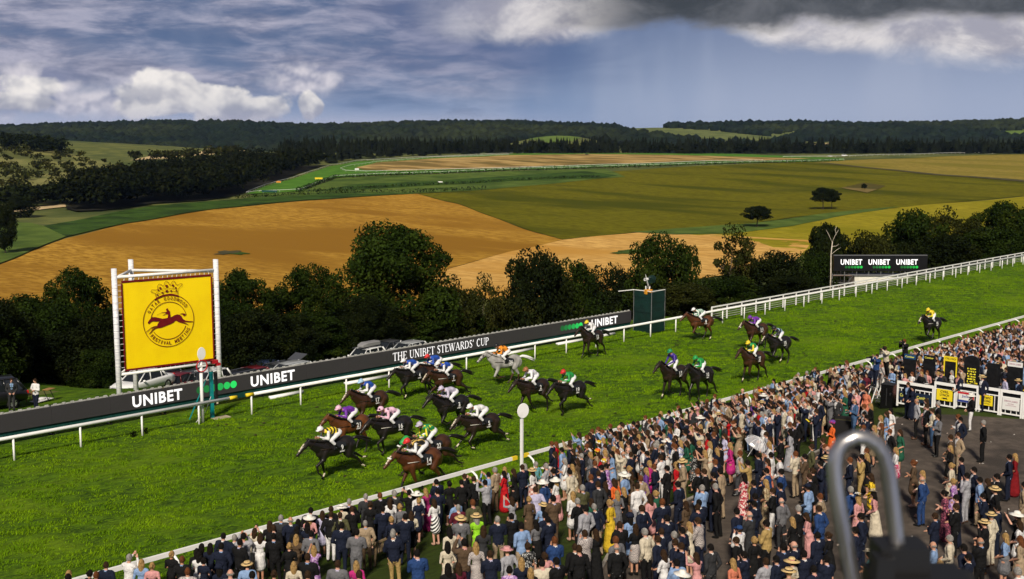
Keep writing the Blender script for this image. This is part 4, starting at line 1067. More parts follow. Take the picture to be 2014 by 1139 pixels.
# ================================================================ figures (horses, riders, people)
def cap_mesh(b, p0, r0, p1, r1, n=10):
    """closed tapered capsule"""
    p0 = Vector(p0); p1 = Vector(p1); d = p1 - p0; L = d.length
    q = d.to_track_quat('Z', 'Y').to_matrix() if L > 1e-6 else Matrix.Identity(3)
    prof = [(0, -r0), (r0*.5, -r0*.866), (r0*.866, -r0*.5), (r0, 0), (r1, L), (r1*.866, L + r1*.5), (r1*.5, L + r1*.866), (0, L + r1)]
    b.lathe([(max(r, 1e-4), z) for r, z in prof], n, c=p0, M=q)
def figure(prims, voxel, smooth=4, ratio=.5):
    """grow one continuous surface round tapered limbs and rounded masses; returns coords, faces, face tags"""
    b = MB()
    for pr in prims:
        if pr[1] == 'c': cap_mesh(b, pr[2], pr[3], pr[4], pr[5])
        else: b.ell(pr[2], pr[3], 14, 9, M=pr[4] if len(pr) > 4 else None)
    me = bpy.data.meshes.new('tmp'); me.from_pydata(b.v, [], b.f)
    bm = bmesh.new(); bm.from_mesh(me); bmesh.ops.remove_doubles(bm, verts=bm.verts, dist=2e-4); bmesh.ops.recalc_face_normals(bm, faces=bm.faces); bm.to_mesh(me); bm.free()
    o = bpy.data.objects.new('tmp', me); COL.objects.link(o)
    m = o.modifiers.new('r', 'REMESH'); m.mode = 'VOXEL'; m.voxel_size = voxel
    m = o.modifiers.new('s', 'SMOOTH'); m.factor = .5; m.iterations = smooth
    if ratio < 1: m = o.modifiers.new('d', 'DECIMATE'); m.ratio = ratio
    dg = bpy.context.evaluated_depsgraph_get(); e = bpy.data.meshes.new_from_object(o.evaluated_get(dg))
    n = len(e.vertices); V = np.empty(n*3, np.float32); e.vertices.foreach_get('co', V); V = V.reshape(-1, 3)
    Fc = [tuple(p.vertices) for p in e.polygons]
    cen = np.array([V[list(f)].mean(0) for f in Fc])
    best = np.full(len(Fc), 1e9); tagi = np.zeros(len(Fc), int)
    for pr in prims:
        if pr[0].startswith('_'): continue
        if pr[1] == 'c':
            p0 = np.array(pr[2]); p1 = np.array(pr[4]); d = p1 - p0; L2 = max(1e-9, d @ d)
            u = np.clip(((cen - p0) @ d) / L2, 0, 1); dist = np.linalg.norm(cen - (p0 + u[:, None]*d), axis=1) - (pr[3] + (pr[5]-pr[3])*u)
        else:
            M = np.array(pr[4]) if len(pr) > 4 else np.eye(3); r = np.array(pr[3]); loc = (cen - np.array(pr[2])) @ M
            kk = np.linalg.norm(loc / r, axis=1); dist = (kk - 1) * r.min()
        t = TAGS.setdefault(pr[0], len(TAGS)); w = dist < best; best[w] = dist[w]; tagi[w] = t
    bpy.data.objects.remove(o); bpy.data.meshes.remove(me); bpy.data.meshes.remove(e)
    return V, Fc, tagi
TAGS = {}
def tagged_mesh(name, V, F, mi, nslots, default):
    me = bpy.data.meshes.new(name); me.from_pydata([tuple(v) for v in V], [], F)
    for _ in range(nslots): me.materials.append(default)
    me.polygons.foreach_set('material_index', np.asarray(mi, np.int32)); me.polygons.foreach_set('use_smooth', [True]*len(F)); me.update(); return me
def set_mats(o, ms):
    for i, m in enumerate(ms):
        o.material_slots[i].link = 'OBJECT'; o.material_slots[i].material = m
def shell(V, F, sel, off):
    """faces sel pushed outwards by off: a garment over the body"""
    nrm = np.zeros_like(V)
    for f in F:
        f = list(f); n = np.cross(V[f[1]]-V[f[0]], V[f[2]]-V[f[0]]); nrm[f] += n
    nrm /= np.maximum(np.linalg.norm(nrm, axis=1)[:, None], 1e-9)
    used = sorted({i for k_ in sel for i in F[k_]}); mp = {i: j for j, i in enumerate(used)}
    return (V[used] + nrm[used]*off), [tuple(mp[i] for i in F[k_]) for k_ in sel]

# ---------------------------------------------------------------- horses
def leg_chain(p, angs, lens):
    out = [Vector(p)]; a = 0
    for an, L in zip(angs, lens):
        out.append(out[-1] + Vector((math.sin(R(an))*L, 0, -math.cos(R(an))*L)))
    return out
POSES = {  # front legs (upper, cannon, pastern), hind legs (thigh, gaskin, cannon, pastern); degrees forward from straight down; body drop, neck lift
 'reach': dict(f=[(60, 46, 50), (38, -26, -70)], h=[(-14, -72, -50, -82), (4, -62, -38, -66)], z=.0, nk=-.10),
 'drive': dict(f=[(-10, -14, 28), (60, -12, -50)], h=[(-8, -74, -56, -86), (12, -60, -34, -60)], z=.0, nk=-.12),
 'gather': dict(f=[(-14, -58, -100), (30, -62, -105)], h=[(50, -18, 22, 45), (34, -34, 4, 25)], z=.02, nk=.04),
 'land': dict(f=[(26, 22, 45), (-20, -34, -60)], h=[(6, -64, -40, -66), (34, -40, -4, 5)], z=.0, nk=-.08),
 'canter': dict(f=[(34, 8, -25), (-10, -16, 10)], h=[(22, -40, -4, 15), (0, -56, -22, -48)], z=.0, nk=.10),
 'slow': dict(f=[(16, 14, 30), (10, -42, -75)], h=[(26, -36, 2, 20), (4, -50, -16, -40)], z=.0, nk=.16)}
HM = {}
def build_horse(pose):
    P = POSES[pose]; pr = []; nk = P['nk']
    e = lambda t, c, r, ry=0: pr.append((t, 'e', c, r, Matrix.Rotation(ry, 3, 'Y')))
    c = lambda t, a, ra, b, rb: pr.append((t, 'c', tuple(a), ra, tuple(b), rb))
    e('coat', (-.02,0,1.24), (.62,.275,.30)); e('coat', (.40,0,1.27), (.34,.255,.36)); e('coat', (-.55,0,1.36), (.38,.275,.31)); e('coat', (-.36,0,1.33), (.45,.25,.27))
    e('coat', (.30,0,1.48), (.26,.13,.16)); e('coat', (-.72,.12,1.22), (.24,.14,.30)); e('coat', (-.72,-.12,1.22), (.24,.14,.30)); e('coat', (.60,0,1.20), (.18,.19,.22))
    c('coat', (.52,0,1.40), .225, (.86,0,1.62+nk*.5), .155); c('coat', (.82,0,1.60+nk*.5), .16, (1.12,0,1.80+nk), .105); c('coat', (.62,0,1.30), .17, (.92,0,1.54+nk*.5), .12)
    hx, hz = 1.14, 1.83 + nk
    c('coat', (hx,0,hz-.02), .105, (hx+.16,0,hz-.14), .108); c('coat', (hx+.16,0,hz-.13), .095, (hx+.40,0,hz-.36), .062); e('coat', (hx+.43,0,hz-.39), (.075,.058,.075)); e('muzzle', (hx+.47,0,hz-.43), (.05,.05,.05))
    for s in (-1, 1): c('coat', (hx-.03,s*.05,hz+.07), .03, (hx-.05,s*.065,hz+.19), .010)
    for i, s in enumerate((-1, 1)):
        a, b, d = P['f'][i]; q = leg_chain((.50,s*.15,1.08), (a*.45 - 12, a, b, d), (.16,.36,.30,.15))
        c('coat', (.46,s*.13,1.22), .15, q[1], .10); c('coat', q[1], .095, q[2], .056); c('points', q[2], .055, q[3], .036); c('sock%d' % i, q[3], .042, q[4], .036)
        dd = (q[4]-q[3]).normalized(); c('hoof', q[4], .042, q[4] + dd*.05 + Vector((.02,0,0)), .05)
    for i, s in enumerate((-1, 1)):
        a, b, g_, d = P['h'][i]; q = leg_chain((-.66,s*.15,1.20), (a, b, g_, d), (.30,.44,.38,.16))
        c('coat', (-.66,s*.13,1.30), .20, q[1], .145); c('coat', q[1], .125, q[2], .06); c('points', q[2], .06, q[3], .04); c('sock%d' % (i+2), q[3], .044, q[4], .036)
        dd = (q[4]-q[3]).normalized(); c('hoof', q[4], .042, q[4] + dd*.05 + Vector((.02,0,0)), .05)
    V, F, tg = figure(pr, .026, 3, .45)
    inv = {v: k_ for k_, v in TAGS.items()}; slot = {'coat': 0, 'points': 1, 'hoof': 6, 'muzzle': 7, 'sock0': 2, 'sock1': 3, 'sock2': 4, 'sock3': 5}
    mi = [slot[inv[t]] for t in tg]; cen = np.array([V[list(f)].mean(0) for f in F])
    # blaze down the face; eyes
    ax = np.array([.40, 0, -.36]); ax = ax/np.linalg.norm(ax); rel = cen - np.array([hx, 0, hz]); u = rel @ ax; up = np.array([ax[2]*-1, 0, ax[0]]); vv = rel @ up
    for k_ in range(len(F)):
        if .12 < u[k_] < .50 and vv[k_] > .03 and abs(cen[k_][1]) < .035 and cen[k_][0] > hx: mi[k_] = 8
        if .14 < u[k_] < .20 and abs(abs(cen[k_][1]) - .085) < .03 and vv[k_] > .0 and cen[k_][0] > hx: mi[k_] = 6
    body = tagged_mesh('body', V, F, mi, 9, BLACKM)
    zmin = float(V[:, 2].min())
    t = MB(); tp = [(-.88,0,1.50),(-1.05,0,1.52),(-1.28,.02,1.46),(-1.50,.05,1.36),(-1.74,.06,1.24)]
    for k_ in range(9):
        o_ = Vector((0, rng.uniform(-.09,.09), rng.uniform(-.10,.06))); t.tube([Vector(p) + o_*(i/4)*(1.3) for i, p in enumerate(tp)], [.045,.055,.05,.035,.008], 5)
    tail = t.mesh('tail', BLACKM, True)
    mn = MB()
    for k_ in range(15):
        f = k_/14; p = Vector((.42 + .70*f, 0, 1.60 + .30*f**1.1 + nk*f)); 
        mn.tube([p, p + Vector((-.06,.05,.05)), p + Vector((-.15,.12,-.03-.05*rng.random()))], [.045,.04,.012], 5)
    mane = mn.mesh('mane', BLACKM, True)
    br = MB()
    def ringat(f, r): 
        cc = Vector((hx+.16+.24*f, 0, hz-.135-.225*f)); A = Vector((ax[0],0,ax[2])); B1 = Vector((0,1,0)); B2 = A.cross(B1)
        br.tube([cc + (B1*math.cos(x)+B2*math.sin(x))*r for x in [2*math.pi*i/10 for i in range(11)]], .011, 4, cap=False)
    ringat(.05, .112); ringat(.55, .088); ringat(.85, .076)
    for s in (-1, 1):
        br.tube([(hx+.36,s*.07,hz-.34),(hx+.1,s*.14,hz-.3),(.80,s*.13,1.80),(.74,s*.08,1.84)], .010, 4)
    bridle = br.mesh('bridle', mat('leather', (.03,.018,.010), .5), True)
    br = MB()
    for s in (-1, 1): br.tube([(.22,s*.25,1.33),(.45,s*.265,1.36),(.66,s*.2,1.36),(.74,0,1.34)], .014, 5)
    strap = br.mesh('breast_girth', mat('pale_strap', (.6,.58,.52), .6), True)
    # saddle cloth: a sheet wrapped over the back
    sc = MB(); nx, na = 7, 13
    for i in range(nx):
        x = -.40 + .56*i/(nx-1)
        for j in range(na):
            an = R(-78 + 156*j/(na-1)); rz = .31 + .015*math.cos(an); cz = 1.27 + .03*(-x)
            sc.v.append((x, math.sin(an)*(.298 - .015*abs(x)), cz + math.cos(an)*(.285+.02*(x>.0))))
    for i in range(nx-1):
        for j in range(na-1): sc.f.append((i*na+j, (i+1)*na+j, (i+1)*na+j+1, i*na+j+1)); sc.m.append(0)
    cloth = sc.mesh('saddle_cloth', mat('cloth_black', (.010,.012,.016), .7), True)
    sd = MB().ell((.05,0,1.585), (.27,.15,.06)).ell((-.16,0,1.62), (.07,.13,.05)); saddle = sd.mesh('saddle', MATS['leather'], True)
    return dict(body=body, tail=tail, mane=mane, bridle=bridle, girth=strap, cloth=cloth, saddle=saddle, z=zmin)
COATS = {'black': ((.008,.007,.007), (.013,.010,.009)), 'dark': ((.014,.009,.007), (.024,.013,.009)), 'bay': ((.055,.018,.007), (.095,.032,.010)), 'brown': ((.030,.013,.007), (.052,.021,.010)), 'chestnut': ((.085,.028,.009), (.13,.045,.013)), 'grey': ((.38,.37,.36), (.20,.195,.19))}
def coat_mat(k_):
    a, b = COATS[k_]; return nmat('coat_' + k_, a, b, 2.2, .38, 4, .35, .65, spec=.45)
SOCK = mat('white_hair', (.62,.55,.42), .8); HOOFM = mat('hoof', (.025,.02,.015), .5); CLOTHW = mat('cloth_white', (.75,.75,.75), .7)

# ---------------------------------------------------------------- riders
def build_jockey(var):
    pr = []; c = lambda t, a, ra, b, rb: pr.append((t, 'c', a, ra, b, rb)); e = lambda t, cc, r, ry=0: pr.append((t, 'e', cc, r, Matrix.Rotation(ry, 3, 'Y')))
    if var == 'low': hip, sh, hd = (-.22,0,1.87), (.32,0,2.01), (.56,0,2.11)
    elif var == 'mid': hip, sh, hd = (-.17,0,1.89), (.28,0,2.10), (.48,0,2.23)
    else: hip, sh, hd = (-.10,0,1.92), (.18,0,2.28), (.32,0,2.47)
    H = Vector(hip); S = Vector(sh); D = Vector(hd); mid = H.lerp(S, .5) + Vector((-.03, 0, .07))
    ang = -math.atan2(S.z-H.z, S.x-H.x)
    e('breeches', tuple(H), (.16,.165,.145), ang); e('silks', tuple(mid), (.20,.155,.125), ang); e('silks', tuple(S.lerp(mid,.35)), (.17,.175,.12), ang)
    c('silks', tuple(S + Vector((0,-.15,0))), .065, tuple(S + Vector((0,.15,0))), .065); c('silks', tuple(H.lerp(mid,.6)), .14, tuple(S), .105)
    c('skin', tuple(S.lerp(D,.25)), .055, tuple(D), .05); e('skin', tuple(D + Vector((.03,0,-.02))), (.09,.072,.105)); e('skin', tuple(D + Vector((.12,0,-.04))), (.022,.014,.025))
    for s in (-1, 1):
        kn = (.26,s*.235,1.66); an = (-.02,s*.27,1.34)
        c('breeches', tuple(H + Vector((.02,s*.09,-.02))), .105, kn, .075); c('breeches', kn, .07, (.12,s*.255,1.50), .062); c('boots', (.12,s*.255,1.50), .062, an, .045); e('boots', (.06,s*.275,1.30), (.13,.045,.045))
        sw = S + Vector((.01,s*.17,-.02)); el = (S.x+.06,s*.24,S.z-.27); hn = (.70,s*.075,1.83)
        c('silks', tuple(sw), .066, el, .052); c('silks', el, .05, (hn[0]-.07,hn[1],hn[2]+.01), .036); e('skin', hn, (.055,.035,.04))
    V, F, tg = figure(pr, .021, 3, .5)
    inv = {v: k_ for k_, v in TAGS.items()}; slot = {'silks': 0, 'breeches': 1, 'boots': 2, 'skin': 3, 'sleeve': 4}
    cen = np.array([V[list(f)].mean(0) for f in F]); mi = []
    for k_, t in enumerate(tg):
        n_ = inv[t]; m = slot.get(n_, 0)
        if n_ == 'silks' and abs(cen[k_][1]) > .168 or (n_ == 'silks' and cen[k_][0] > S.x + .10): m = 4
        mi.append(m)
    hnd = MB()
    for s in (-1, 1):
        for q in range(4): 
            z = 1.855 - q*.02; hnd.tube([(.735,s*.085,z),(.765,s*.062,z-.004),(.755,s*.035,z-.008)], [.011,.010,.008], 5)
        hnd.tube([(.70,s*.05,1.86),(.735,s*.045,1.875),(.755,s*.05,1.868)], [.012,.010,.008], 5)
    o = len(V); V = np.concatenate([V, np.array(hnd.v, np.float32)]); F = F + [tuple(i+o for i in f) for f in hnd.f]; mi += [3]*len(hnd.f)
    body = tagged_mesh('body', V, F, mi, 5, BLACKM)
    hm = MB(); A = Matrix.Rotation(.35, 3, 'Y')
    pr2 = []
    for i in range(7):
        ph = R(95*i/6); pr2.append((.128*math.sin(ph), .125*math.cos(ph)))
    hm.lathe([(max(r,1e-4), z) for r, z in pr2], 14, c=D + Vector((.015,0,.03)), M=A)
    hm.poly([tuple(D + Vector((.015,0,.03)) + A @ Vector((.115*math.cos(x)+(.07 if abs(x) < 1.2 else 0), .115*math.sin(x), .0))) for x in [R(-75+150*i/8) for i in range(9)]], (0,0,.012))
    hm.ell(tuple(D + Vector((.0,0,.165))), (.02,.02,.018), 6, 4)
    cap = hm.mesh('cap', BLACKM, True)
    gg = MB().tube([(D.x+.02,-.082,D.z+.01),(D.x+.095,-.06,D.z-.0),(D.x+.125,0,D.z-.01),(D.x+.095,.06,D.z-.0),(D.x+.02,.082,D.z+.01)], .018, 6).mesh('goggles', mat('goggle_black', (.01,.01,.012), .15, spec=.6), True)
    wh = MB().tube([(.70,-.08,1.87),(.60,-.16,1.75),(.38,-.30,1.52)], [.009,.007,.004], 5).mesh('whip', BLACKM)
    return dict(body=body, cap=cap, goggles=gg, whip=wh)
def pattern(name, kind, a, b, scale=10.):
    if name in MATS: return MATS[name]
    m = bpy.data.materials.new(name); m.use_nodes = True; kk = NT(m.node_tree); nn = m.node_tree.nodes
    bs = nn['Principled BSDF']; bs.inputs['Roughness'].default_value = .6; bs.inputs['Specular IOR Level'].default_value = .3
    v = nn.new('ShaderNodeTexCoord').outputs['Object']; sx = nn.new('ShaderNodeSeparateXYZ'); kk.l.new(v, sx.inputs[0])
    ax = {'hoop': 0, 'stripe': 1, 'diag': 2, 'band': 2}.get(kind)
    if kind in ('hoop', 'stripe', 'band', 'diag'):
        co = sx.outputs[ax] if kind != 'diag' else kk.math('ADD', sx.outputs[2], kk.math('MULTIPLY', sx.outputs[1], .9))
        f = kk.math('GREATER_THAN', kk.math('SINE', kk.math('MULTIPLY', co, scale*2*math.pi)), 0.)
    elif kind == 'spots':
        vo = nn.new('ShaderNodeTexVoronoi'); vo.inputs['Scale'].default_value = scale; kk.l.new(v, vo.inputs['Vector']); f = kk.math('LESS_THAN', vo.outputs['Distance'], .33)
    elif kind == 'floral':
        f = kk.ss(kk.noise(v, scale, 3, .6, 1.2), .5, .54)
    elif kind == 'check':
        ck = nn.new('ShaderNodeTexChecker'); ck.inputs['Scale'].default_value = scale; kk.l.new(v, ck.inputs[0]); f = ck.outputs['Fac']
    elif kind == 'half':
        f = kk.math('GREATER_THAN', sx.outputs[0], scale)
    kk.l.new(kk.mix(f, (*a[:3], 1), (*b[:3], 1)), bs.inputs['Base Color']); MATS[name] = m; return m
def silk(name, c): return nmat('silk_' + name, c, tuple(x*.82 for x in c), 5, .45, spec=.4)
SK = {'white': silk('white', (.78,.78,.80)), 'lilac': silk('lilac', (.52,.48,.62)), 'pink': silk('pink', (.75,.45,.58)), 'purple': silk('purple', (.16,.03,.36)), 'yellow': silk('yellow', (.80,.62,.03)), 'green': silk('green', (.02,.32,.07)), 'emerald': silk('emerald', (.02,.24,.10)),
      'blue': silk('blue', (.02,.08,.42)), 'red': silk('red', (.62,.03,.03)), 'orange': silk('orange', (.72,.22,.02)), 'black': silk('black', (.015,.015,.018)), 'sky': silk('sky', (.40,.62,.85)), 'gold': silk('gold', (.45,.28,.05)), 'indigo': silk('indigo', (.06,.03,.28)), 'brown': silk('brown', (.35,.14,.05))}
def C3(k_): return tuple(SK[k_].node_tree.nodes['Mix'].inputs[6].default_value)[:3] if 'Mix' in SK[k_].node_tree.nodes else (.5,.5,.5)
YB = pattern('silk_yellow_black', 'hoop', (.80,.62,.03), (.02,.02,.02), 7); PS = pattern('silk_pink_spots', 'spots', (.75,.48,.62), (.06,.02,.06), 7); GY = pattern('silk_green_yellow', 'spots', (.02,.26,.08), (.75,.62,.04), 9); GY2 = pattern('silk_green_hoops', 'hoop', (.02,.26,.08), (.75,.62,.04), 9)
GB = pattern('silk_gold_black', 'stripe', (.55,.38,.10), (.015,.015,.015), 9); BW = pattern('silk_blue_white', 'half', (.02,.08,.45), (.75,.75,.78), .22); BS = pattern('silk_blue_star', 'spots', (.02,.07,.40), (.80,.62,.03), 4); WG = pattern('silk_green_white', 'hoop', (.01,.22,.10), (.75,.78,.76), 9); OB = pattern('silk_orange_black', 'spots', (.75,.26,.02), (.02,.015,.015), 6); SB = pattern('silk_sky_black', 'hoop', (.45,.62,.82), (.01,.012,.03), 4); WS = pattern('silk_white_seams', 'spots', (.76,.76,.80), (.35,.33,.5), 9)
BREECH = nmat('breeches_white', (.80,.80,.82), (.66,.66,.70), 6, .6); BOOTS = mat('boot_black', (.008,.008,.009), .3); SKINM = nmat('skin_fair', (.50,.27,.18), (.42,.21,.14), 8, .5)
JM = {v: build_jockey(v) for v in ('low', 'mid', 'high')}
# number, barrel px, pose, rider stance, coat, silks, sleeves, cap, label of rider, label of horse, heading tweak
RACE = [
 ('9', 656, 884, 'drive', 'low', 'black', YB, SK['white'], SK['white'], 'rider in yellow and black hooped silks with white sleeves and cap on the leading horse', 'black leading horse number 9 with pale socks, ahead of all others', 0, (1,0,1,1), 1),
 ('21', 689, 844, 'gather', 'low', 'chestnut', SK['purple'], SK['purple'], SK['pink'], 'rider in purple silks and pink cap behind the leader', 'reddish bay horse number 21 racing second behind the leader', 3, (0,0,0,0), 0),
 ('16', 772, 842, 'drive', 'low', 'black', PS, SK['pink'], PS, 'rider in pale pink silks with dark spots and spotted cap', 'black horse number 16 beside the rider with spotted cap', 0, (0,0,0,0), 0),
 ('22', 846, 874, 'reach', 'mid', 'brown', GY, GY2, SK['lilac'], 'rider in green and yellow silks with pale lilac cap', 'brown horse number 22 wearing a green hood', -2, (0,0,0,0), 0),
 ('14', 826, 913, 'land', 'low', 'bay', GB, SK['white'], SK['red'], 'rider in gold and black striped silks with red cap closest to the crowd', 'bay horse number 14 galloping closest to the crowd rail', 0, (0,0,0,0), 1),
 ('17', 728, 794, 'gather', 'mid', 'brown', SK['blue'], SK['white'], SK['sky'], 'rider in royal blue silks with white sleeves near the far rail', 'brown horse number 17 running alone near the far rail', 2, (0,0,0,0), 1),
 ('4', 812, 741, 'drive', 'low', 'black', SK['blue'], SK['white'], SK['white'], 'rider in blue silks, white sleeves and white cap beside two blue riders', 'black horse number 4 first of three in blue by the far rail', 0, (1,0,0,0), 0),
 ('7', 879, 741, 'reach', 'low', 'brown', BS, SK['white'], SK['white'], 'rider in blue silks with yellow star in the trio by the rail', 'brown horse number 7 of the trio by the far rail', 0, (0,0,0,0), 1),
 ('6', 858, 732, 'drive', 'low', 'brown', SK['blue'], SK['blue'], SK['red'], 'rider in blue silks and red cap half hidden beside the far rail', 'dark horse half hidden behind horse number 7 by the rail', 0, (0,0,0,0), 0),
 ('3', 888, 803, 'gather', 'low', 'black', SK['lilac'], SK['lilac'], SK['lilac'], 'rider in all lilac grey silks with lilac cap', 'black horse number 3 ridden in lilac grey', 0, (0,0,0,0), 0),
 ('5', 946, 830, 'reach', 'low', 'dark', SK['white'], SK['white'], SK['white'], 'rider in all white silks with white cap', 'dark horse with white muzzle and socks ridden in all white', -3, (1,1,1,1), 1),
 ('26', 993, 718, 'gather', 'mid', 'grey', OB, OB, SK['black'], 'rider in orange and black silks on the grey horse', 'grey horse number 26 with dark legs, the only grey', -14, (0,0,0,0), 0),
 ('2', 1049, 768, 'land', 'mid', 'dark', WS, WS, SK['brown'], 'rider in pale lilac patterned silks with brown orange cap', 'dark horse number 2 just ahead of the bright green rider', 0, (0,0,0,0), 0),
 ('19', 1122, 770, 'drive', 'mid', 'black', SK['green'], SK['green'], SK['red'], 'rider in bright green silks with round red cap', 'black horse ridden in bright green silks with red cap', 0, (0,0,1,0), 0),
 ('12', 1164, 668, 'slow', 'mid', 'dark', SK['white'], SK['white'], SK['yellow'], 'rider in white silks with yellow cap alone by the far rail', 'dark bay horse number 12 alone by the rail under the board end', 4, (0,0,0,0), 0),
 ('13', 1325, 741, 'slow', 'high', 'dark', SK['indigo'], SK['indigo'], SK['emerald'], 'rider in dark purple silks with green cap, left of the all green rider', 'dark horse number 13 paired with the horse ridden in green', 0, (1,0,0,0), 0),
 ('10', 1378, 744, 'canter', 'mid', 'black', SK['green'], SK['green'], SK['green'], 'rider in all green silks with green cap', 'black horse paired right of horse number 13', 3, (0,0,0,0), 0),
 ('8', 1378, 637, 'gather', 'low', 'bay', WG, WG, SK['white'], 'rider in green and white hooped silks by the far rail', 'bay horse by the far rail right of the green tower', -16, (0,0,0,1), 0),
 ('11', 1487, 653, 'gather', 'low', 'brown', SK['purple'], SK['purple'], SK['purple'], 'rider in all purple silks with purple cap', 'brown horse with white noseband ridden in all purple', -8, (0,0,0,0), 1),
 ('15', 1532, 680, 'gather', 'mid', 'black', SB, SK['black'], SK['black'], 'rider in pale blue and black silks with black cap', 'black horse with white sock behind horse number 27', -6, (0,0,1,0), 1),
 ('27', 1481, 712, 'slow', 'mid', 'brown', SK['green'], SK['yellow'], SK['yellow'], 'rider in green silks with yellow sleeves and yellow cap', 'dark brown horse number 27 cantering in mid track', 0, (1,0,0,0), 0),
 ('18', 1832, 641, 'gather', 'mid', 'black', SK['yellow'], SK['yellow'], SK['yellow'], 'rider in all yellow silks, last of the field', 'black horse with white face, last of the field', -4, (0,0,0,0), 1),
]
for (num, px, py, pose, stance, coat, sk1, sk2, cp, jl, hl, dh, socks, blaze) in RACE:
    if pose not in HM: HM[pose] = build_horse(pose)
    h = HM[pose]; p = at_z(px, py, 1.26); hd = math.pi + R(dh)
    gz = -h['z'] * (1 if h['z'] < .25 else .85) + .02
    # local barrel centre sits at x=0 of the horse
    o = thing('racehorse', hl, 'horse', (p.x, p.y, gz if gz < .12 else .06), hd, 'racehorses galloping on the turf'); o.scale = (1.16, 1.05, 1.08)
    cm = coat_mat(coat); pts = coat_mat('black'); gl = (coat_mat('brown') if coat == 'grey' else pts)
    b = link('body', h['body'], o)
    set_mats(b, [cm, gl] + [SOCK if s else gl for s in socks] + [HOOFM, coat_mat('dark') if coat != 'grey' else HOOFM, SOCK if blaze else cm])
    t = link('tail', h['tail'], o); set_mats(t, [CLOTHW if coat == 'grey' else pts]); m_ = link('mane', h['mane'], o); set_mats(m_, [cm if coat == 'grey' else pts])
    link('bridle', h['bridle'], o); gs = link('breast_girth', h['girth'], o); set_mats(gs, [MATS['pale_strap'] if num in ('14','5','16','7','18') else MATS['leather']]); link('saddle', h['saddle'], o); c = link('saddle_cloth', h['cloth'], o)
    for s in (1, -1):
        tx = link('number', text_mesh(num, .20 if len(num) > 1 else .10, .20, CLOTHW, .02, .003), c, (-.20, s*.305, 1.32)); tx.rotation_euler = (math.pi/2 - .12, 0, math.pi if s > 0 else 0)
        tx = link('lettering', text_mesh('UNIBET', .22, .055, CLOTHW, .03, .003), c, (-.20, s*.302, 1.16)); tx.rotation_euler = (math.pi/2 + .05, 0, math.pi if s > 0 else 0)
    if num == '22':
        cap_mesh(hb := MB(), (1.13,0,1.82), .118, (1.31,0,1.68), .115); hb.build('green_hood', SK['green'], o, smooth=True)
        MB().tube([(1.46,-.09,1.55),(1.52,0,1.60),(1.46,.09,1.55)], .035, 6).build('noseband', CLOTHW, o, smooth=True)
    if num == '14': MB().tube([(1.36,-.1,1.64),(1.43,0,1.68),(1.36,.1,1.64)], .035, 6).build('noseband', CLOTHW, o, smooth=True)
    if num == '11' or num == '18': MB().tube([(1.44,-.09,1.58),(1.50,0,1.62),(1.44,.09,1.58)], .035, 6).build('noseband', CLOTHW, o, smooth=True)
    J = JM[stance]
    j = thing('jockey', jl, 'jockey', (p.x, p.y, o.location.z), hd, 'jockeys crouching on the racehorses'); j.scale = (1.16, 1.08, 1.08)
    b = link('body', J['body'], j); set_mats(b, [sk1, BREECH, BOOTS, SKINM, sk2]); k2 = link('cap', J['cap'], j); set_mats(k2, [cp]); link('goggles', J['goggles'], j); link('whip', J['whip'], j)

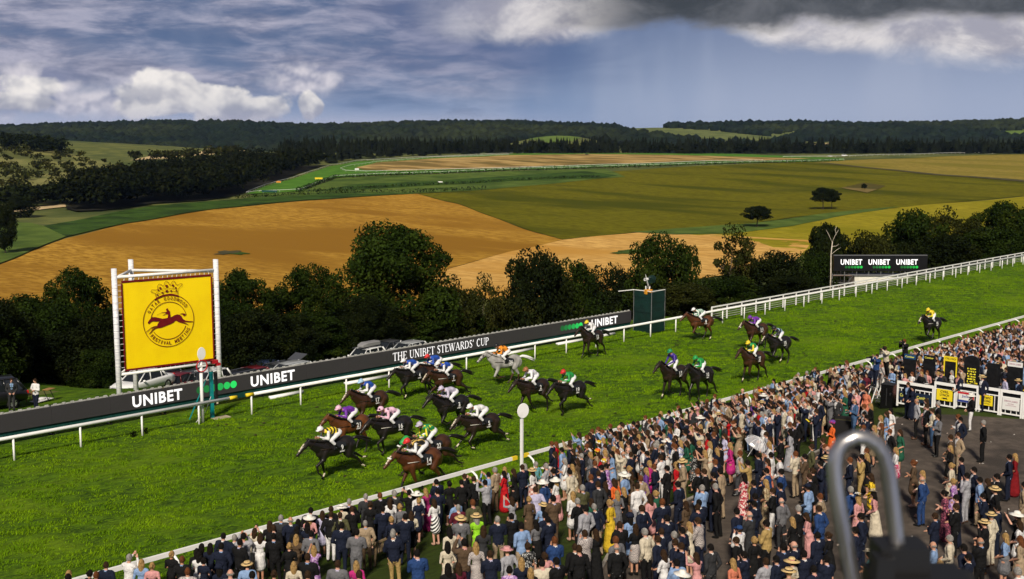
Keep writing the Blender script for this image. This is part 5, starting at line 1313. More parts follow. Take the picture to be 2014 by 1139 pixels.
# ---------------------------------------------------------------- spectators
def hand(b, w, d, s, up=False):
    """palm end w, pointing along d: four unequal bent fingers and a thumb leaving the side of the palm"""
    d = Vector(d).normalized(); side = Vector((0, s, 0)) - d*d.y*s
    side = side.normalized() if side.length > .2 else Vector((1,0,0)); n = d.cross(side)
    for i, L in enumerate((.060,.072,.068,.052)):
        o = Vector(w) + side*(.024 - .016*i); m = o + d*L*.55; e = m + (d*.7 + n*-.5*s)*L*.5
        b.tube([o - d*.02, m, e], [.010,.0095,.007], 5)
    o = Vector(w) - d*.03 - side*.03; b.tube([o, o + (d*.6 - side*.7)*.035, o + (d*1.2 - side*.5)*.055], [.011,.010,.008], 5)
PB = {}
def build_person(sex, dress, pose):
    pr = []; c = lambda t, a, ra, b, rb: pr.append((t, 'c', a, ra, b, rb)); e = lambda t, cc, r: pr.append((t, 'e', cc, r))
    f = sex == 'w'; hnd = MB()
    k_ = .945 if f else 1.; W_ = .86 if f else 1.
    def Z(v): return (v[0], v[1]*W_, v[2]*k_)
    # head and neck
    hz = 1.655
    e('skin', Z((.02,0,hz)), (.094,.076,.115)); e('skin', Z((.045,0,hz-.055)), (.066,.056,.060)); e('skin', Z((.118,0,hz-.012)), (.022,.014,.026)); c('skin', Z((-.01,0,1.46)), .056, Z((.0,0,1.58)), .052)
    for s in (-1, 1): e('skin', Z((.0,s*.078/W_,hz-.005)), (.022,.012,.032))
    c('shirt', Z((-.008,0,1.46)), .070, Z((-.004,0,1.492)), .060)
    # torso
    if f:
        e('shirt', Z((.0,0,1.34)), (.115,.160,.155)); e('shirt', Z((.05,0,1.30)), (.085,.135,.085)); e('shirt', Z((0,0,1.14)), (.098,.130,.15)); c('shirt', Z((-.01,-.14,1.44)), .055, Z((-.01,.14,1.44)), .055); e('low', Z((-.01,0,.98)), (.13,.175,.14))
        if dress == 'long': c('low', Z((0,0,.96)), .15, Z((0,0,.22)), .235); c('low', Z((0,0,.26)), .24, Z((0,0,.20)), .245)
        else: c('low', Z((0,0,.98)), .15, Z((0,0,.62)), .195)
    else:
        e('jacket', (0,0,1.32), (.128,.195,.19)); e('jacket', (0,0,1.13), (.120,.168,.24)); c('jacket', (-.01,-.165,1.435), .070, (-.01,.165,1.435), .070); e('jacket', (-.01,0,.98), (.128,.172,.20)); c('jacket', (-.005,-.065,.90), .108, (-.005,.065,.90), .108); e('low', (0,0,.88), (.115,.160,.12))
    # legs and shoes
    for s in (-1, 1):
        st = .10 if not f else .085; dx = .03*s
        lt = 'skin' if f else 'low'
        if not (f and dress == 'long'):
            c('low' if not f else '_' if False else lt, Z((0,s*st*.95,.88)), .098, Z((.015+dx,s*st,.50)), .066 if not f else .056)
            c(lt, Z((.015+dx,s*st,.50)), .066 if not f else .054, Z((-.015+dx,s*st*1.05,.10)), .052 if not f else .036)
        e('shoe', Z((.055+dx,s*st*1.08,.045)), (.135 if not f else .115,.050,.048)); c('shoe', Z((-.02+dx,s*st*1.05,.06)), .045, Z((-.02+dx,s*st*1.05,.10)), .042)
    # arms
    for s in (-1, 1):
        sh = Z((-.01,s*.205,1.42)); up = False
        if pose == 'st': el, wr = (-.05,s*.265,1.14), (.17,s*.13,1.00)
        elif pose == 'pk': el, wr = (-.09,s*.285,1.15), (.03,s*.225,.93)
        elif pose == 'fd': el, wr = (.04,s*.265,1.17), (.20,-s*.03,1.19 + .03*s)
        elif pose == 'ck': (el, wr) = ((.10,s*.22,1.16), (.15,s*.06,1.47)) if s > 0 else ((.04,s*.25,1.17), (.20,-s*.02,1.17))
        else: (el, wr) = ((.19,s*.24,1.40), (.30,s*.11,1.63)) if s > 0 else ((.14,s*.25,1.30), (.27,s*.08,1.56))
        el = Z(el); wr = Z(wr)
        sl = 'sleeve'
        c(sl, sh, .063 if not f else .050, el, .050 if not f else .040)
        c(sl if not f else 'arm', el, .048 if not f else .038, wr, .036 if not f else .029)
        d = (Vector(wr) - Vector(el)).normalized(); pm = Vector(wr) + d*.055; pr.append(('skin', 'c', wr, .03, tuple(pm), .034)); hand(hnd, pm + d*.03, d, s)
    V, F, tg = figure(pr, .019 if not f else .018, 3, .30)
    inv = {v: q for q, v in TAGS.items()}; cen = np.array([V[list(x)].mean(0) for x in F])
    slot = {'skin': 0, 'shirt': 1, 'low': 2, 'shoe': 3, 'jacket': 1, 'sleeve': 1, 'arm': 5}
    mi = []; jac = []
    hc = np.array(Z((.02,0,hz)))
    for i, t in enumerate(tg):
        n_ = inv[t]; m = slot.get(n_, 0); p = cen[i]
        if n_ == 'skin' and p[0] > hc[0]+.055 and abs(abs(p[1])-.034) < .017 and abs(p[2]-hc[2]-.012) < .014: m = 4
        if n_ in ('jacket', 'sleeve') and not f:
            vee = n_ == 'jacket' and p[0] > .05 and p[2] > 1.16 and abs(p[1]) < .02 + (p[2]-1.16)*.22
            tie = vee and abs(p[1]) < .022
            if not vee: jac.append(i)
            elif tie: m = 6
        mi.append(m)
    jacket = None
    if jac:
        jv, jf = shell(V, F, jac, .012); jacket = tagged_mesh('jacket', jv, jf, [0]*len(jf), 1, BLACKM)
    Vb, Fb, mb = V, F, mi
    o = len(V); V2 = np.concatenate([V, np.array(hnd.v, np.float32)]); F2 = F + [tuple(i+o for i in x) for x in hnd.f]; mi2 = mi + [0]*len(hnd.f)
    body = tagged_mesh('body', V2, F2, mi2, 7, BLACKM)
    return dict(body=body, jacket=jacket, hz=hz*k_, hc=Vector(Z((.02,0,hz))), raw=(Vb, Fb, mb, inv, tg))
for pz in ('st', 'pk', 'fd', 'ck', 'up'): PB['m', '', pz] = build_person('m', '', pz)
for pz in ('st', 'fd', 'up'):
    PB['w', 'short', pz] = build_person('w', 'short', pz)
PB['w', 'long', 'st'] = build_person('w', 'long', 'st'); PB['w', 'long', 'fd'] = build_person('w', 'long', 'fd')
# hair and hats, modelled round the head centre
def hair_cap(long=0):
    b = MB(); n = 14; m = 8
    for i in range(m+1):
        ph = math.pi*i/m*.70
        for j in range(n):
            a = 2*math.pi*j/n; front = max(0., math.cos(a)); p = ph*(1 - .40*front)
            rr = 1 + rng.uniform(-.03,.03)
            b.v.append((-.008 + .102*math.sin(p)*math.cos(a)*rr, .085*math.sin(p)*math.sin(a)*rr, .004 + .122*math.cos(p)*rr))
    for i in range(m):
        for j in range(n): b.f.append((i*n+j, (i+1)*n+j, (i+1)*n+(j+1)%n, i*n+(j+1)%n)); b.m.append(0)
    if long == 1:
        for q in range(11):
            a = R(100 + 160*q/10); x, y = .084*math.cos(a), .074*math.sin(a)
            b.tube([(x, y, .02), (x*1.12-.01, y*1.08, -.10), (x*1.08-.02, y*.95, -.20), (x*.9-.03, y*.7, -.29-.05*rng.random())], [.020,.025,.022,.006], 5)
    if long == 2:
        b.ell((-.105,0,.03), (.05,.05,.05), 9, 6)
        for q in range(8):
            a = R(110 + 140*q/7); b.tube([(.09*math.cos(a), .085*math.sin(a), .02), (.085*math.cos(a)-.01, .075*math.sin(a), -.07)], [.025,.012], 5)
    return b.mesh('hair', BLACKM, True)
HAIR = {'short': hair_cap(), 'long': hair_cap(1), 'bun': hair_cap(2)}
def fringe():
    b = MB()
    for q in range(9):
        a = R(95 + 170*q/8); b.ell((.088*math.cos(a), .078*math.sin(a), -.01), (.02,.022,.035), 6, 4)
    return b.mesh('hair', BLACKM, True)
HAIR['ring'] = fringe()
def hat(kind):
    b = MB()
    if kind == 'straw': b.lathe([(.001,.125),(.085,.122),(.098,.11),(.102,.045),(.19,.035),(.195,.042),(.10,.055)], 18, 0); b.lathe([(.1035,.050),(.1045,.085),(.1025,.086)], 18, 1)
    elif kind == 'wide': b.lathe([(.001,.135),(.07,.128),(.095,.10),(.102,.045),(.17,.03),(.23,.012),(.232,.02),(.10,.06)], 20, 0); b.lathe([(.1035,.048),(.1045,.075),(.1025,.076)], 20, 1)
    elif kind == 'disc': b.lathe([(.001,.01),(.12,.0),(.17,.015),(.12,.02),(.001,.03)], 16, 0, c=(.03,.04,.105), M=Matrix.Rotation(.35,3,'X')); [b.tube([(.03,.04,.12),(.02+.05*math.cos(q),.04+.05*math.sin(q),.19),(.0+.11*math.cos(q),.04+.11*math.sin(q),.17)],[.01,.015,.006],5,1) for q in (0,1.2,2.5,3.9,5.2)]
    elif kind == 'cap': b.lathe([(.001,.128),(.06,.118),(.095,.085),(.104,.03),(.10,.028)], 16, 0); b.poly([(.08,-.07,.035),(.15,-.055,.03),(.185,0,.028),(.15,.055,.03),(.08,.07,.035)], (0,0,.012), 0)
    elif kind == 'puff': b.ell((-.01,0,.07), (.125,.115,.09), 14, 8, 0); [b.ell((.09*math.cos(q),.09*math.sin(q),.06+.05*math.sin(3*q)), (.05,.05,.045), 7, 5, 1) for q in range(6)]
    return b.mesh('hat', [BLACKM, BLACKM], True)
HATS = {q: hat(q) for q in ('straw', 'wide', 'disc', 'cap', 'puff')}
FAB = {'nv': ((.012,.016,.034), 'navy'), 'bk': ((.010,.010,.011), 'black'), 'ch': ((.035,.036,.040), 'charcoal'), 'gy': ((.15,.15,.165), 'grey'), 'lg': ((.36,.36,.40), 'pale grey'), 'tn': ((.36,.27,.18), 'tan'), 'cr': ((.62,.55,.43), 'cream'), 'wh': ((.74,.73,.74), 'white'),
 'bl': ((.022,.055,.17), 'bright blue'), 'lb': ((.24,.36,.60), 'light blue'), 'br': ((.10,.065,.04), 'brown'), 'gn': ((.02,.10,.06), 'dark green'), 'ol': ((.085,.085,.04), 'olive'), 'rd': ((.48,.012,.018), 'red'), 'pk': ((.62,.30,.30), 'pink'), 'hp': ((.50,.03,.20), 'hot pink'), 'pp': ((.16,.06,.30), 'purple'),
 'yl': ((.62,.42,.03), 'yellow'), 'or': ((.75,.14,.03), 'orange'), 'lm': ((.30,.66,.03), 'lime green'), 'mr': ((.11,.015,.03), 'maroon'), 'tq': ((.16,.42,.45), 'turquoise'), 'ls': ((.50,.48,.68), 'lilac'), 'mg': ((.38,.03,.16), 'magenta'), 'mu': ((.42,.29,.11), 'mustard'), 'sa': ((.62,.20,.12), 'salmon'), 'dn': ((.06,.12,.24), 'denim'), 'dr': ((.20,.010,.014), 'dark red')}
PAT = {'fl': ('white and blue floral', 'floral', (.70,.70,.72), (.10,.14,.40), 14), 'rf': ('red and white floral', 'floral', (.36,.02,.04), (.70,.58,.55), 14), 'st': ('black and white striped', 'diag', (.75,.75,.75), (.012,.012,.014), 8), 'dt': ('black dotted', 'spots', (.012,.012,.013), (.6,.6,.6), 26),
 'ck': ('checked', 'check', (.45,.40,.38), (.20,.18,.19), 26), 'tf': ('tan floral', 'floral', (.45,.36,.22), (.20,.13,.07), 15), 'pf': ('purple floral', 'floral', (.22,.08,.30), (.55,.40,.60), 16), 'mf': ('dark maroon floral', 'floral', (.04,.012,.03), (.40,.10,.16), 18), 'kf': ('pink and crimson floral', 'floral', (.45,.02,.10), (.70,.50,.55), 9), 'yf': ('yellow patterned', 'floral', (.72,.48,.02), (.05,.04,.02), 6), 'pl': ('plaid', 'check', (.40,.15,.13), (.62,.5,.46), 10)}
def fab(k_):
    if k_ in PAT: n_, kd, a, b, sc = PAT[k_]; return pattern('cloth_' + k_, kd, a, b, sc)
    c0 = FAB[k_][0]; return nmat('cloth_' + k_, c0, tuple(x*.72 for x in c0), 9, .85, 4, .3, .7, spec=.12, bump=.9, bscale=14)
def fname(k_): return PAT[k_][0] if k_ in PAT else FAB[k_][1]
HCOL = {'k': ((.010,.008,.007), 'black-haired'), 'b': ((.045,.024,.012), 'brown-haired'), 'y': ((.42,.26,.10), 'blonde'), 'g': ((.34,.32,.30), 'grey-haired'), 'r': ((.16,.055,.02), 'ginger'), 'x': ((.30,.28,.26), 'bald')}
HMAT = {q: nmat('hair_' + q, v[0], tuple(x*.6 for x in v[0]), 22, .75, spec=.12, bump=.8, bscale=60) for q, v in HCOL.items()}
SKINS = [SKINM, nmat('skin_tan', (.42,.21,.13), (.35,.17,.10), 8, .5), nmat('skin_pink', (.56,.31,.23), (.48,.25,.18), 8, .5), nmat('skin_brown', (.14,.065,.04), (.11,.05,.03), 8, .5)]
EYE = mat('eye', (.01,.008,.008), .3); SHOE = {'k': mat('shoe_black', (.008,.008,.008), .3), 'b': mat('shoe_brown', (.07,.03,.015), .4), 'n': mat('shoe_nude', (.45,.27,.20), .4)}
STRAW = nmat('straw', (.58,.42,.20), (.48,.33,.14), 30, .8); WHAT = nmat('hat_white', (.72,.70,.66), (.60,.58,.54), 10, .8); BAND = mat('hat_band', (.012,.012,.014), .6)
HATM = {'P': ('straw', STRAW, BAND, 'straw hat'), 'W': ('wide', WHAT, WHAT, 'white hat'), 'B': ('wide', WHAT, BAND, 'white hat with black band'), 'C': ('cap', fab('bl'), fab('bl'), 'blue cap'), 'N': ('cap', fab('nv'), fab('nv'), 'navy cap'), 'O': ('puff', fab('or'), fab('yl'), 'orange flowered hat'), 'V': ('puff', fab('pp'), fab('mg'), 'purple hat'), 'D': ('disc', fab('bk'), WHAT, 'black and white fascinator'), 'E': ('disc', fab('cr'), fab('cr'), 'cream fascinator'), 'Y': ('puff', fab('yl'), WHAT, 'yellow flowered hat'), 'R': ('disc', fab('rd'), fab('or'), 'red fascinator'), 'K': ('wide', fab('bk'), WHAT, 'big black hat'), 'S': ('wide', STRAW, fab('mg'), 'wide straw hat with pink flowers'), 'H': ('puff', fab('cr'), fab('cr'), 'cream fur hat'), 'Q': ('puff', fab('nv'), fab('nv'), 'navy headscarf'), 'T': ('straw', fab('pk'), fab('pk'), 'flat pink hat')}
# one entry per spectator: head position in its study crop, kind, cloth top[/bottom], hair or hat, pose mark
CROPS = {'A': (120,960,5.594), 'B': (460,930,5.45), 'C': (760,900,4.766), 'D': (1040,860,4.081), 'E': (1040,780,6.327), 'F': (1320,920,5.2), 'G': (1300,740,5.176), 'H': (1600,720,6.327), 'I': (1600,880,4.396), 'J': (1780,880,4.397), 'K': (1740,610,4.745)}
FOLK = {
'A': "30 935 w wh y;80 985 m nv k;300 950 w bk k;370 970 m tn r;520 865 m nv b;735 775 s wh/nv g u;875 835 w lb y;995 865 w pk y;1200 740 w bk y;1330 800 m bk r;1400 915 m ck r;1500 700 w bk k;1535 665 w ch k;1630 655 w nv k;1490 750 w wh k;1570 805 w nv k f;1780 535 m nv k;1735 655 m nv k;1890 555 m nv g;1945 610 m bk k;1780 890 w nv Q;1870 950 m gy x",
'B': "115 695 m lg k u;215 630 w cr b u;270 690 w wh b;385 560 w bk b;440 600 m bk b;520 495 m ch g;600 515 m nv x;680 540 w dt k;670 610 w bk k;755 585 w nv k;450 685 m bk k;820 490 w pk W;825 425 m bk k;910 450 w ls b;1040 465 m bk/wh b;1045 400 w bk b;1165 385 w cr B;1155 455 m ol b;1265 400 m bk b;1235 320 m bk g;1405 265 m ch g;1450 350 w bk b;1560 245 m bk r;1710 215 m nv g;1590 385 m nv k;1680 310 w wh b;1425 545 m tn/br g;1300 635 m gy k;1145 565 m nv k;815 660 m gy/nv k;665 700 w br y;580 800 w bk y;870 830 w pf y u;800 920 m bk b;640 1000 w cr y;1100 985 m gy b;1310 995 w hp y;135 1000 s lb/nv P;190 1110 m br k;425 1105 w bk b;1735 660 m nv g;1740 500 w nv y;790 1120 m br b;1310 1125 m nv b",
'C': "65 335 m ch g;40 430 w wh b;225 330 m bk k u;300 350 w wh W;390 315 l mg y u;280 410 w nv y;495 235 m nv k;480 315 m nv k;590 250 w bk k;735 180 m ch b;725 240 m bk k;825 205 m bk b u;955 165 s lb/lb k u;950 235 m lg/bk k u;1000 125 m tn/br g;1110 115 w fl y;1160 150 l rd k;1190 130 w bk b;1255 100 m nv b;1300 85 w lb g;1370 125 k wh/pl P;1420 65 s tq/tn g;1480 70 w bk b;1510 100 w wh W;465 420 k wh/st b f;660 420 s lb/nv k;670 480 m mr g;815 425 m ol r;690 570 m gy P;860 565 k lm/lm P f;600 710 w cr k;890 680 w ch b;145 470 w gy y;130 560 m nv k;240 540 k cr/bk b f;85 725 m nv/mu g;305 910 m bl k c;570 830 w cr k;735 790 m br/nv k u;840 840 w ck y;1055 600 m nv/tn g;1190 560 m bk k c;1185 400 w lg b u;1335 405 w br y;1270 650 s lb/tn k;1425 320 s ls/gy b;1465 455 w lb P;1440 620 k gy/bk k f;1330 850 w dt b;1170 885 s lg/gy T;995 910 m nv b c;1250 990 w nv y;1350 1060 w bk y;1150 1060 w pf k;600 1030 w bk k;660 1040 w mr b;1500 1000 m cr k;1510 580 m nv k",
'E': "330 720 w nv b;415 670 m lb k;450 800 w wh g;260 870 s lg/gy g;340 940 m bk k;555 685 w bk b;625 640 w tn b u;660 740 m nv g;610 800 w br b;590 880 w tf y;545 950 m cr k;765 600 w wh b;770 720 w gy y;870 590 w fl Y;930 545 w fl y u;860 690 w tn O;900 760 w rd b;840 840 m nv r;910 900 m nv k;980 820 w tf Y;1060 650 w bk y;1010 870 w pf k;1080 480 m lb k;1095 515 m nv b;1240 575 m tn b f;1215 515 m bk k;1320 430 w bk b u;1345 545 m bk b;1395 500 w lg y;1455 480 w tn b;1530 385 w wh k;1620 390 w pk b;1550 510 m br k;1640 470 m nv k;1715 310 m gn N;1845 290 m bk k;1850 360 k wh/cr b;1760 420 l bl r;1420 650 m nv k;1475 715 m nv k f;1655 630 w wh y;1720 560 k wh/wh W;1645 770 m wh b;1540 840 w hp y;1580 890 m nv r;1475 930 w pp y;1720 910 m bk k;1880 860 w rd y;1240 910 w cr y;1260 980 w br b;1190 990 s lb/nv B;1380 1030 m tn r;1110 1080 w or b;790 1020 m nv r;860 970 m nv b;360 1050 l wh/pk W;225 1080 m bl W",
'D': "440 420 m ol g;565 390 m ch b;620 395 w bk b;415 520 m bk g;425 575 m lg/lg k p;350 465 w wh y;180 505 m br k;160 650 m nv k;495 520 w gn b;565 565 m nv/tn g p;665 535 l yl y;725 455 w gy y;800 440 w bk y;840 400 s wh/lg b;795 650 w lb Q;745 720 m bk b;850 725 k bk/ck b f;915 575 m nv b;990 500 w pk b;1070 520 m nv r f;1055 460 w gn y;1110 655 m nv k c;960 765 m cr/bk g p;1075 770 m nv b;1070 825 m nv b;1100 940 w wh b;465 770 m ck/ch b;545 775 l bk b;705 825 m gy r;710 900 m bk x;405 910 m bk b;355 890 m bk b;215 840 m bl r c;225 1000 m bk k;180 960 w pk b;1210 380 m nv k;1255 545 w br b;1145 785 m gy g;1175 865 m nv b;1230 745 m nv k;1200 1015 m lb k c;1220 1115 s wh/gy W",
'F': "320 45 m bk r f;380 45 m bk b;465 90 m nv k;510 45 m tn k;450 170 m nv b;500 205 m bk g p;315 215 m lb g;320 370 m nv k;285 415 m nv b;210 600 w cr y f;290 555 m ck/nv b;70 795 m nv b;415 830 m ch k;280 920 w pk b u;745 100 l rf k;860 170 m nv k;870 300 m nv k;840 375 m nv k;1000 160 l tf y;1070 240 m bk/wh b;1130 200 m nv k;1140 345 m gy/ch x p;1040 45 m bl k;1095 40 m bl k;820 490 m ch x;680 455 m nv k;700 625 m wh/wh C;720 755 m bk b;810 750 w bk y;980 580 m mu/bk k f;760 900 m nv k;660 985 w sa y;950 940 m lg b;1080 940 m nv k;1155 820 m nv k c;1260 790 m nv x;1360 885 m nv k;1265 970 w cr S;1195 1080 s tn/nv P;1545 695 m nv k;1600 710 w bk b;1600 955 m nv k;1490 1040 m nv k;1275 545 w bk y f;1335 430 m bk g;1435 500 l pk b f;1540 430 m bl b;1535 300 m tn r;1405 205 s lb/dn N;1440 100 m bk b;1460 40 w bk b",
'G': "250 575 m lg/gy k p;340 500 w pk b;325 345 w or P u;405 425 m ch B;445 385 m nv k;490 380 m bk k;465 335 w tn b;555 345 m cr g;575 390 w cr P;635 270 w tn H;690 290 m tn k;600 445 m nv g;560 540 m nv b;540 600 m nv r;650 615 w ls b;735 480 m bl r;750 515 m nv x;760 370 m nv b f;860 310 w lb b f;805 245 m nv b;750 315 w bk b;940 275 w pp y;985 260 w rd b;1015 165 w bk O;1045 200 m nv B;1030 270 s wh/nv P;1065 150 m bk b;1095 180 m bk k;1145 150 w br b;1220 160 w tq k;1135 220 m nv b;1205 230 m nv x;1295 135 m bk k;1345 125 m nv/wh g;1380 90 s ls/wh k;1320 95 m bk k;1420 90 m bk k;1460 70 m bk b;1525 75 w tq y;1600 70 w cr k;1640 20 m ch b;1685 110 w fl k;1720 95 w pk b;1625 265 m nv k;1700 235 m nv k;1585 365 m nv b;1260 335 m cr/cr b;1110 450 m nv x;965 450 m nv b;1000 365 w rd b;1045 520 w wh b;1075 600 m lg b;1130 650 w ls b;1120 700 w wh y;1210 640 m bk k;1320 570 l lg k u;1355 505 m bk b;1405 450 m bk k;1320 500 m nv r;640 715 m bk k;695 715 w hp y;580 765 w nv y;410 690 m bk y;480 700 w cr y;470 790 w tn y u;785 780 m ck/gy r p;335 800 w dt b;245 880 m tn P;555 890 m nv r;900 885 m mu k u;1010 810 m nv k;1115 870 w sa b;1110 800 w wh k;1240 840 s wh/bk k;1385 800 m cr/tn r c;1475 830 m br k;1510 720 m ol b;1655 660 m nv k;1700 735 m bk x;1695 840 m nv P;1650 900 m nv k",
'H': "345 120 s lb/nv k;290 160 m bk k;385 70 k cr/cr K;435 45 w cr b;365 190 m bk b;500 10 m nv k;545 95 w cr k;600 45 m nv b;545 150 w tn b;605 140 m nv b;660 110 w mr b;660 15 m bk g;540 330 m pk b;660 320 w sa k;515 445 m dn x;635 510 m gy r;715 500 w bk y;635 600 m nv k;665 645 m nv k;840 650 w cr y;915 600 w lb b;965 560 w wh k;635 770 m wh r;755 775 w tn y;850 745 w br r;990 820 m bk r;1045 830 w gn b;1180 235 m nv b;1240 280 l nv k;1290 440 s lg/bk x p;1410 440 w pk b;1415 510 m bk b;1555 475 m bk g;1480 560 m cr/dn b;1550 635 m gy/bk b;240 720 w or V;125 930 m nv b;180 1025 m nv r;1030 1050 k wh/kf y",
'I': "310 115 m nv r;405 85 m mu/mu k;485 85 w bk y;475 35 m nv r;530 260 w yf b;335 365 m bl g;390 445 w pk D;555 410 l pk/cr E;430 605 m nv k;380 730 m nv k;520 940 w tq E;885 140 w br r f;930 230 w cr y;945 285 m bl x;1050 600 m nv b;1030 845 m lb x;1110 1030 w bk y",
'J': "395 10 w bk y;490 110 m nv k;400 165 w cr y;595 200 m nv k;565 255 m lg k;610 280 m lb/tn k;430 295 w pf y;385 400 l mf k;490 440 m nv k;435 520 m bk b;385 790 m cr g;545 880 m nv k;545 960 m nv k;660 810 m bk x c;700 665 m bk P;760 595 m cr P;800 530 m nv k;725 440 m nv k;790 370 m bk P;770 300 w bk b;795 265 m bk k;905 90 m nv k;955 80 l dr y;1015 330 m tn k;990 590 w bk W u;980 660 w wh b;870 780 k lb/gy y;1000 800 w tn r;1010 1080 s wh/nv g",
'K': "690 1000 s wh/nv r;710 1025 m nv k;925 1055 m bk g p;810 805 m bk/wh B;620 1190 m br b;690 1170 m tn b;305 380 w wh k;345 600 w bk y;310 560 w tn b;500 490 m nv r;545 500 m nv b;500 600 m nv y;690 610 m nv b;915 630 m nv P;1125 640 s ls/nv N;1250 665 m nv P;940 490 s lb/nv k;955 530 w wh k;1150 560 m gy b;380 390 s lb/nv g;425 400 m bk r;690 480 m bk k;540 590 m ch b;745 520 m gy g;330 360 m bk k;1195 560 s lb/nv b",
}
people = []
for cr, txt in FOLK.items():
    ox, oy, sc = CROPS[cr]
    for ent in txt.split(';'):
        p = ent.split(); u, v = float(p[0]), float(p[1]); col = p[3].split('/')
        people.append(dict(px=ox + u/sc, py=oy + v/sc, kind=p[2], top=col[0], bot=col[1] if len(col) > 1 else None, hair=p[4], pose=p[5] if len(p) > 5 else '', crop=cr))
TGT = at_z(660, 862, 1.5)
seenp = []
for i, d in enumerate(people):
    d['i'] = i; q = random.Random(i*13 + 5); f = d['kind'] in 'wkl'
    d['f'] = f; d['sc'] = q.uniform(.955, 1.035); z = .6
    hz = (1.655*.945 if f else 1.655)*d['sc']
    for _ in range(4):
        P = at_z(d['px'], d['py'], z + hz); z = float(zfun(P.x, P.y))
    if P.y > YN - .55:
        P.y = YN - .55; z = float(zfun(P.x, P.y))
    d['P'] = Vector((P.x, P.y, z)); d['q'] = q
    to = TGT - d['P']; d['head'] = math.atan2(to.y, to.x) + q.uniform(-.30, .38)
# keep neighbours from standing inside each other
for _ in range(6):
    for a in people:
        for b in people:
            if a['i'] < b['i']:
                dv = (a['P'] - b['P']); dv.z = 0; L_ = dv.length
                if 1e-6 < L_ < .42: dv = dv/L_*(.42 - L_)*.5; a['P'] += dv; b['P'] -= dv
for d in people: d['P'].y = min(d['P'].y, YN - .5); d['P'].z = float(zfun(d['P'].x, d['P'].y)) + .012; d['dist'] = (d['P'] - CAM).length
people.sort(key=lambda d: d['dist'])
ONE = people[:300]; REST = people[300:]
def words(d):
    if d['hair'] in HCOL: hw = HCOL[d['hair']][1]; hatw = ''
    else: hw = ''; hatw = HATM[d['hair']][3]
    who = ('woman' if d['f'] else 'man'); T = fname(d['top'])
    if d['kind'] == 'm': gar = T + (' suit' if not d['bot'] else ' jacket and ' + fname(d['bot']) + ' trousers')
    elif d['kind'] == 's': gar = T + ' shirt and ' + fname(d['bot'] or 'nv') + ' trousers'
    elif d['kind'] == 'k': gar = T + ' top and ' + fname(d['bot'] or d['top']) + ' skirt'
    elif d['kind'] == 'l': gar = ('long ' + T + ' dress') if not d['bot'] else T + ' top and long ' + fname(d['bot']) + ' skirt'
    else: gar = T + ' dress'
    gar = gar.replace('lime green top and lime green skirt', 'lime green outfit').replace('white top and white skirt', 'white outfit')
    act = {'u': ' raising arms', 'f': '', 'c': ' hand to chin'}.get(d['pose'], '')
    return ((hw + ' ') if hw else '') + who + ' in ' + gar + ((' and ' + hatw) if hatw else '') + act, who + ' in ' + gar
from collections import Counter
for d in ONE: d['desc'], d['short'] = words(d)
cd_ = Counter(d['desc'] for d in ONE); cs_ = Counter(d['short'] for d in ONE)
anch = [(d['px'], d['py'], 'the ' + d['short'], d) for d in ONE if cs_[d['short']] == 1 and len(d['short'].split()) <= 8]
anch += [(1024, 880, 'the near finish post', None), (1485, 872, 'the clear umbrella', None), (1695, 870, 'the blurred steel hoop', None), (1740, 780, 'the black cabinet', None), (1590, 815, 'the slatted bench', None), (755, 1080, 'the garden bench', None), (1657, 845, 'the black planter box', None)]
used = set(d['desc'] for d in ONE if cd_[d['desc']] == 1)
def rel(d, ax, ay):
    dx, dy = d['px'] - ax, d['py'] - ay
    if abs(dx) > abs(dy)*1.1: return ('right of' if dx > 0 else 'left of')
    return 'in front of' if dy > 0 else 'behind'
for d in sorted(ONE, key=lambda d: d['px']):
    if cd_[d['desc']] == 1: d['label'] = d['desc']; continue
    ok = False
    for ax, ay, nm, who in sorted(anch, key=lambda a: math.hypot(a[0]-d['px'], a[1]-d['py']))[:40]:
        if who is d: continue
        far = math.hypot(ax-d['px'], ay-d['py'])
        lb = d['desc'] + ' ' + ('just ' if far < 45 else 'standing ') + rel(d, ax, ay) + ' ' + nm
        if len(lb.split()) <= 16 and lb not in used: used.add(lb); d['label'] = lb; ok = True; break
    if not ok: d['label'] = d['desc']
def slots_for(d):
    q = d['q']; sk = SKINS[q.choice([0,0,1,2,2,0,2,1])]
    if q.random() < .05 and d['hair'] == 'k': sk = SKINS[3]
    top = fab(d['top']); bot = fab(d['bot']) if d['bot'] else top
    if d['kind'] == 'm':
        sh = q.choice(['wh','wh','wh','lb','pk','ls']); tie = q.choice(['nv','mr','bl','pk','wh','gn','yl'])
        return [sk, fab(sh), bot, SHOE[q.choice('kkb')], EYE, fab(sh), fab(tie)], top
    if d['kind'] == 's': return [sk, top, fab(d['bot'] or 'nv'), SHOE[q.choice('kb')], EYE, top, top], None
    arm = top if q.random() < .45 else sk
    return [sk, top, bot, SHOE[q.choice('nnk')], EYE, arm, top], None
def mesh_key(d):
    q = d['q']
    if not d['f']: return ('m', '', {'u': 'up', 'f': 'fd', 'c': 'ck', 'p': 'pk'}.get(d['pose']) or q.choice(['st','st','pk','fd','pk','ck']))
    dr = 'long' if d['kind'] == 'l' else 'short'
    pz = {'u': 'up', 'f': 'fd'}.get(d['pose']) or q.choice(['st','st','fd'])
    if dr == 'long' and pz == 'up': pz = 'st'
    return ('w', dr, pz)
PHL = set()
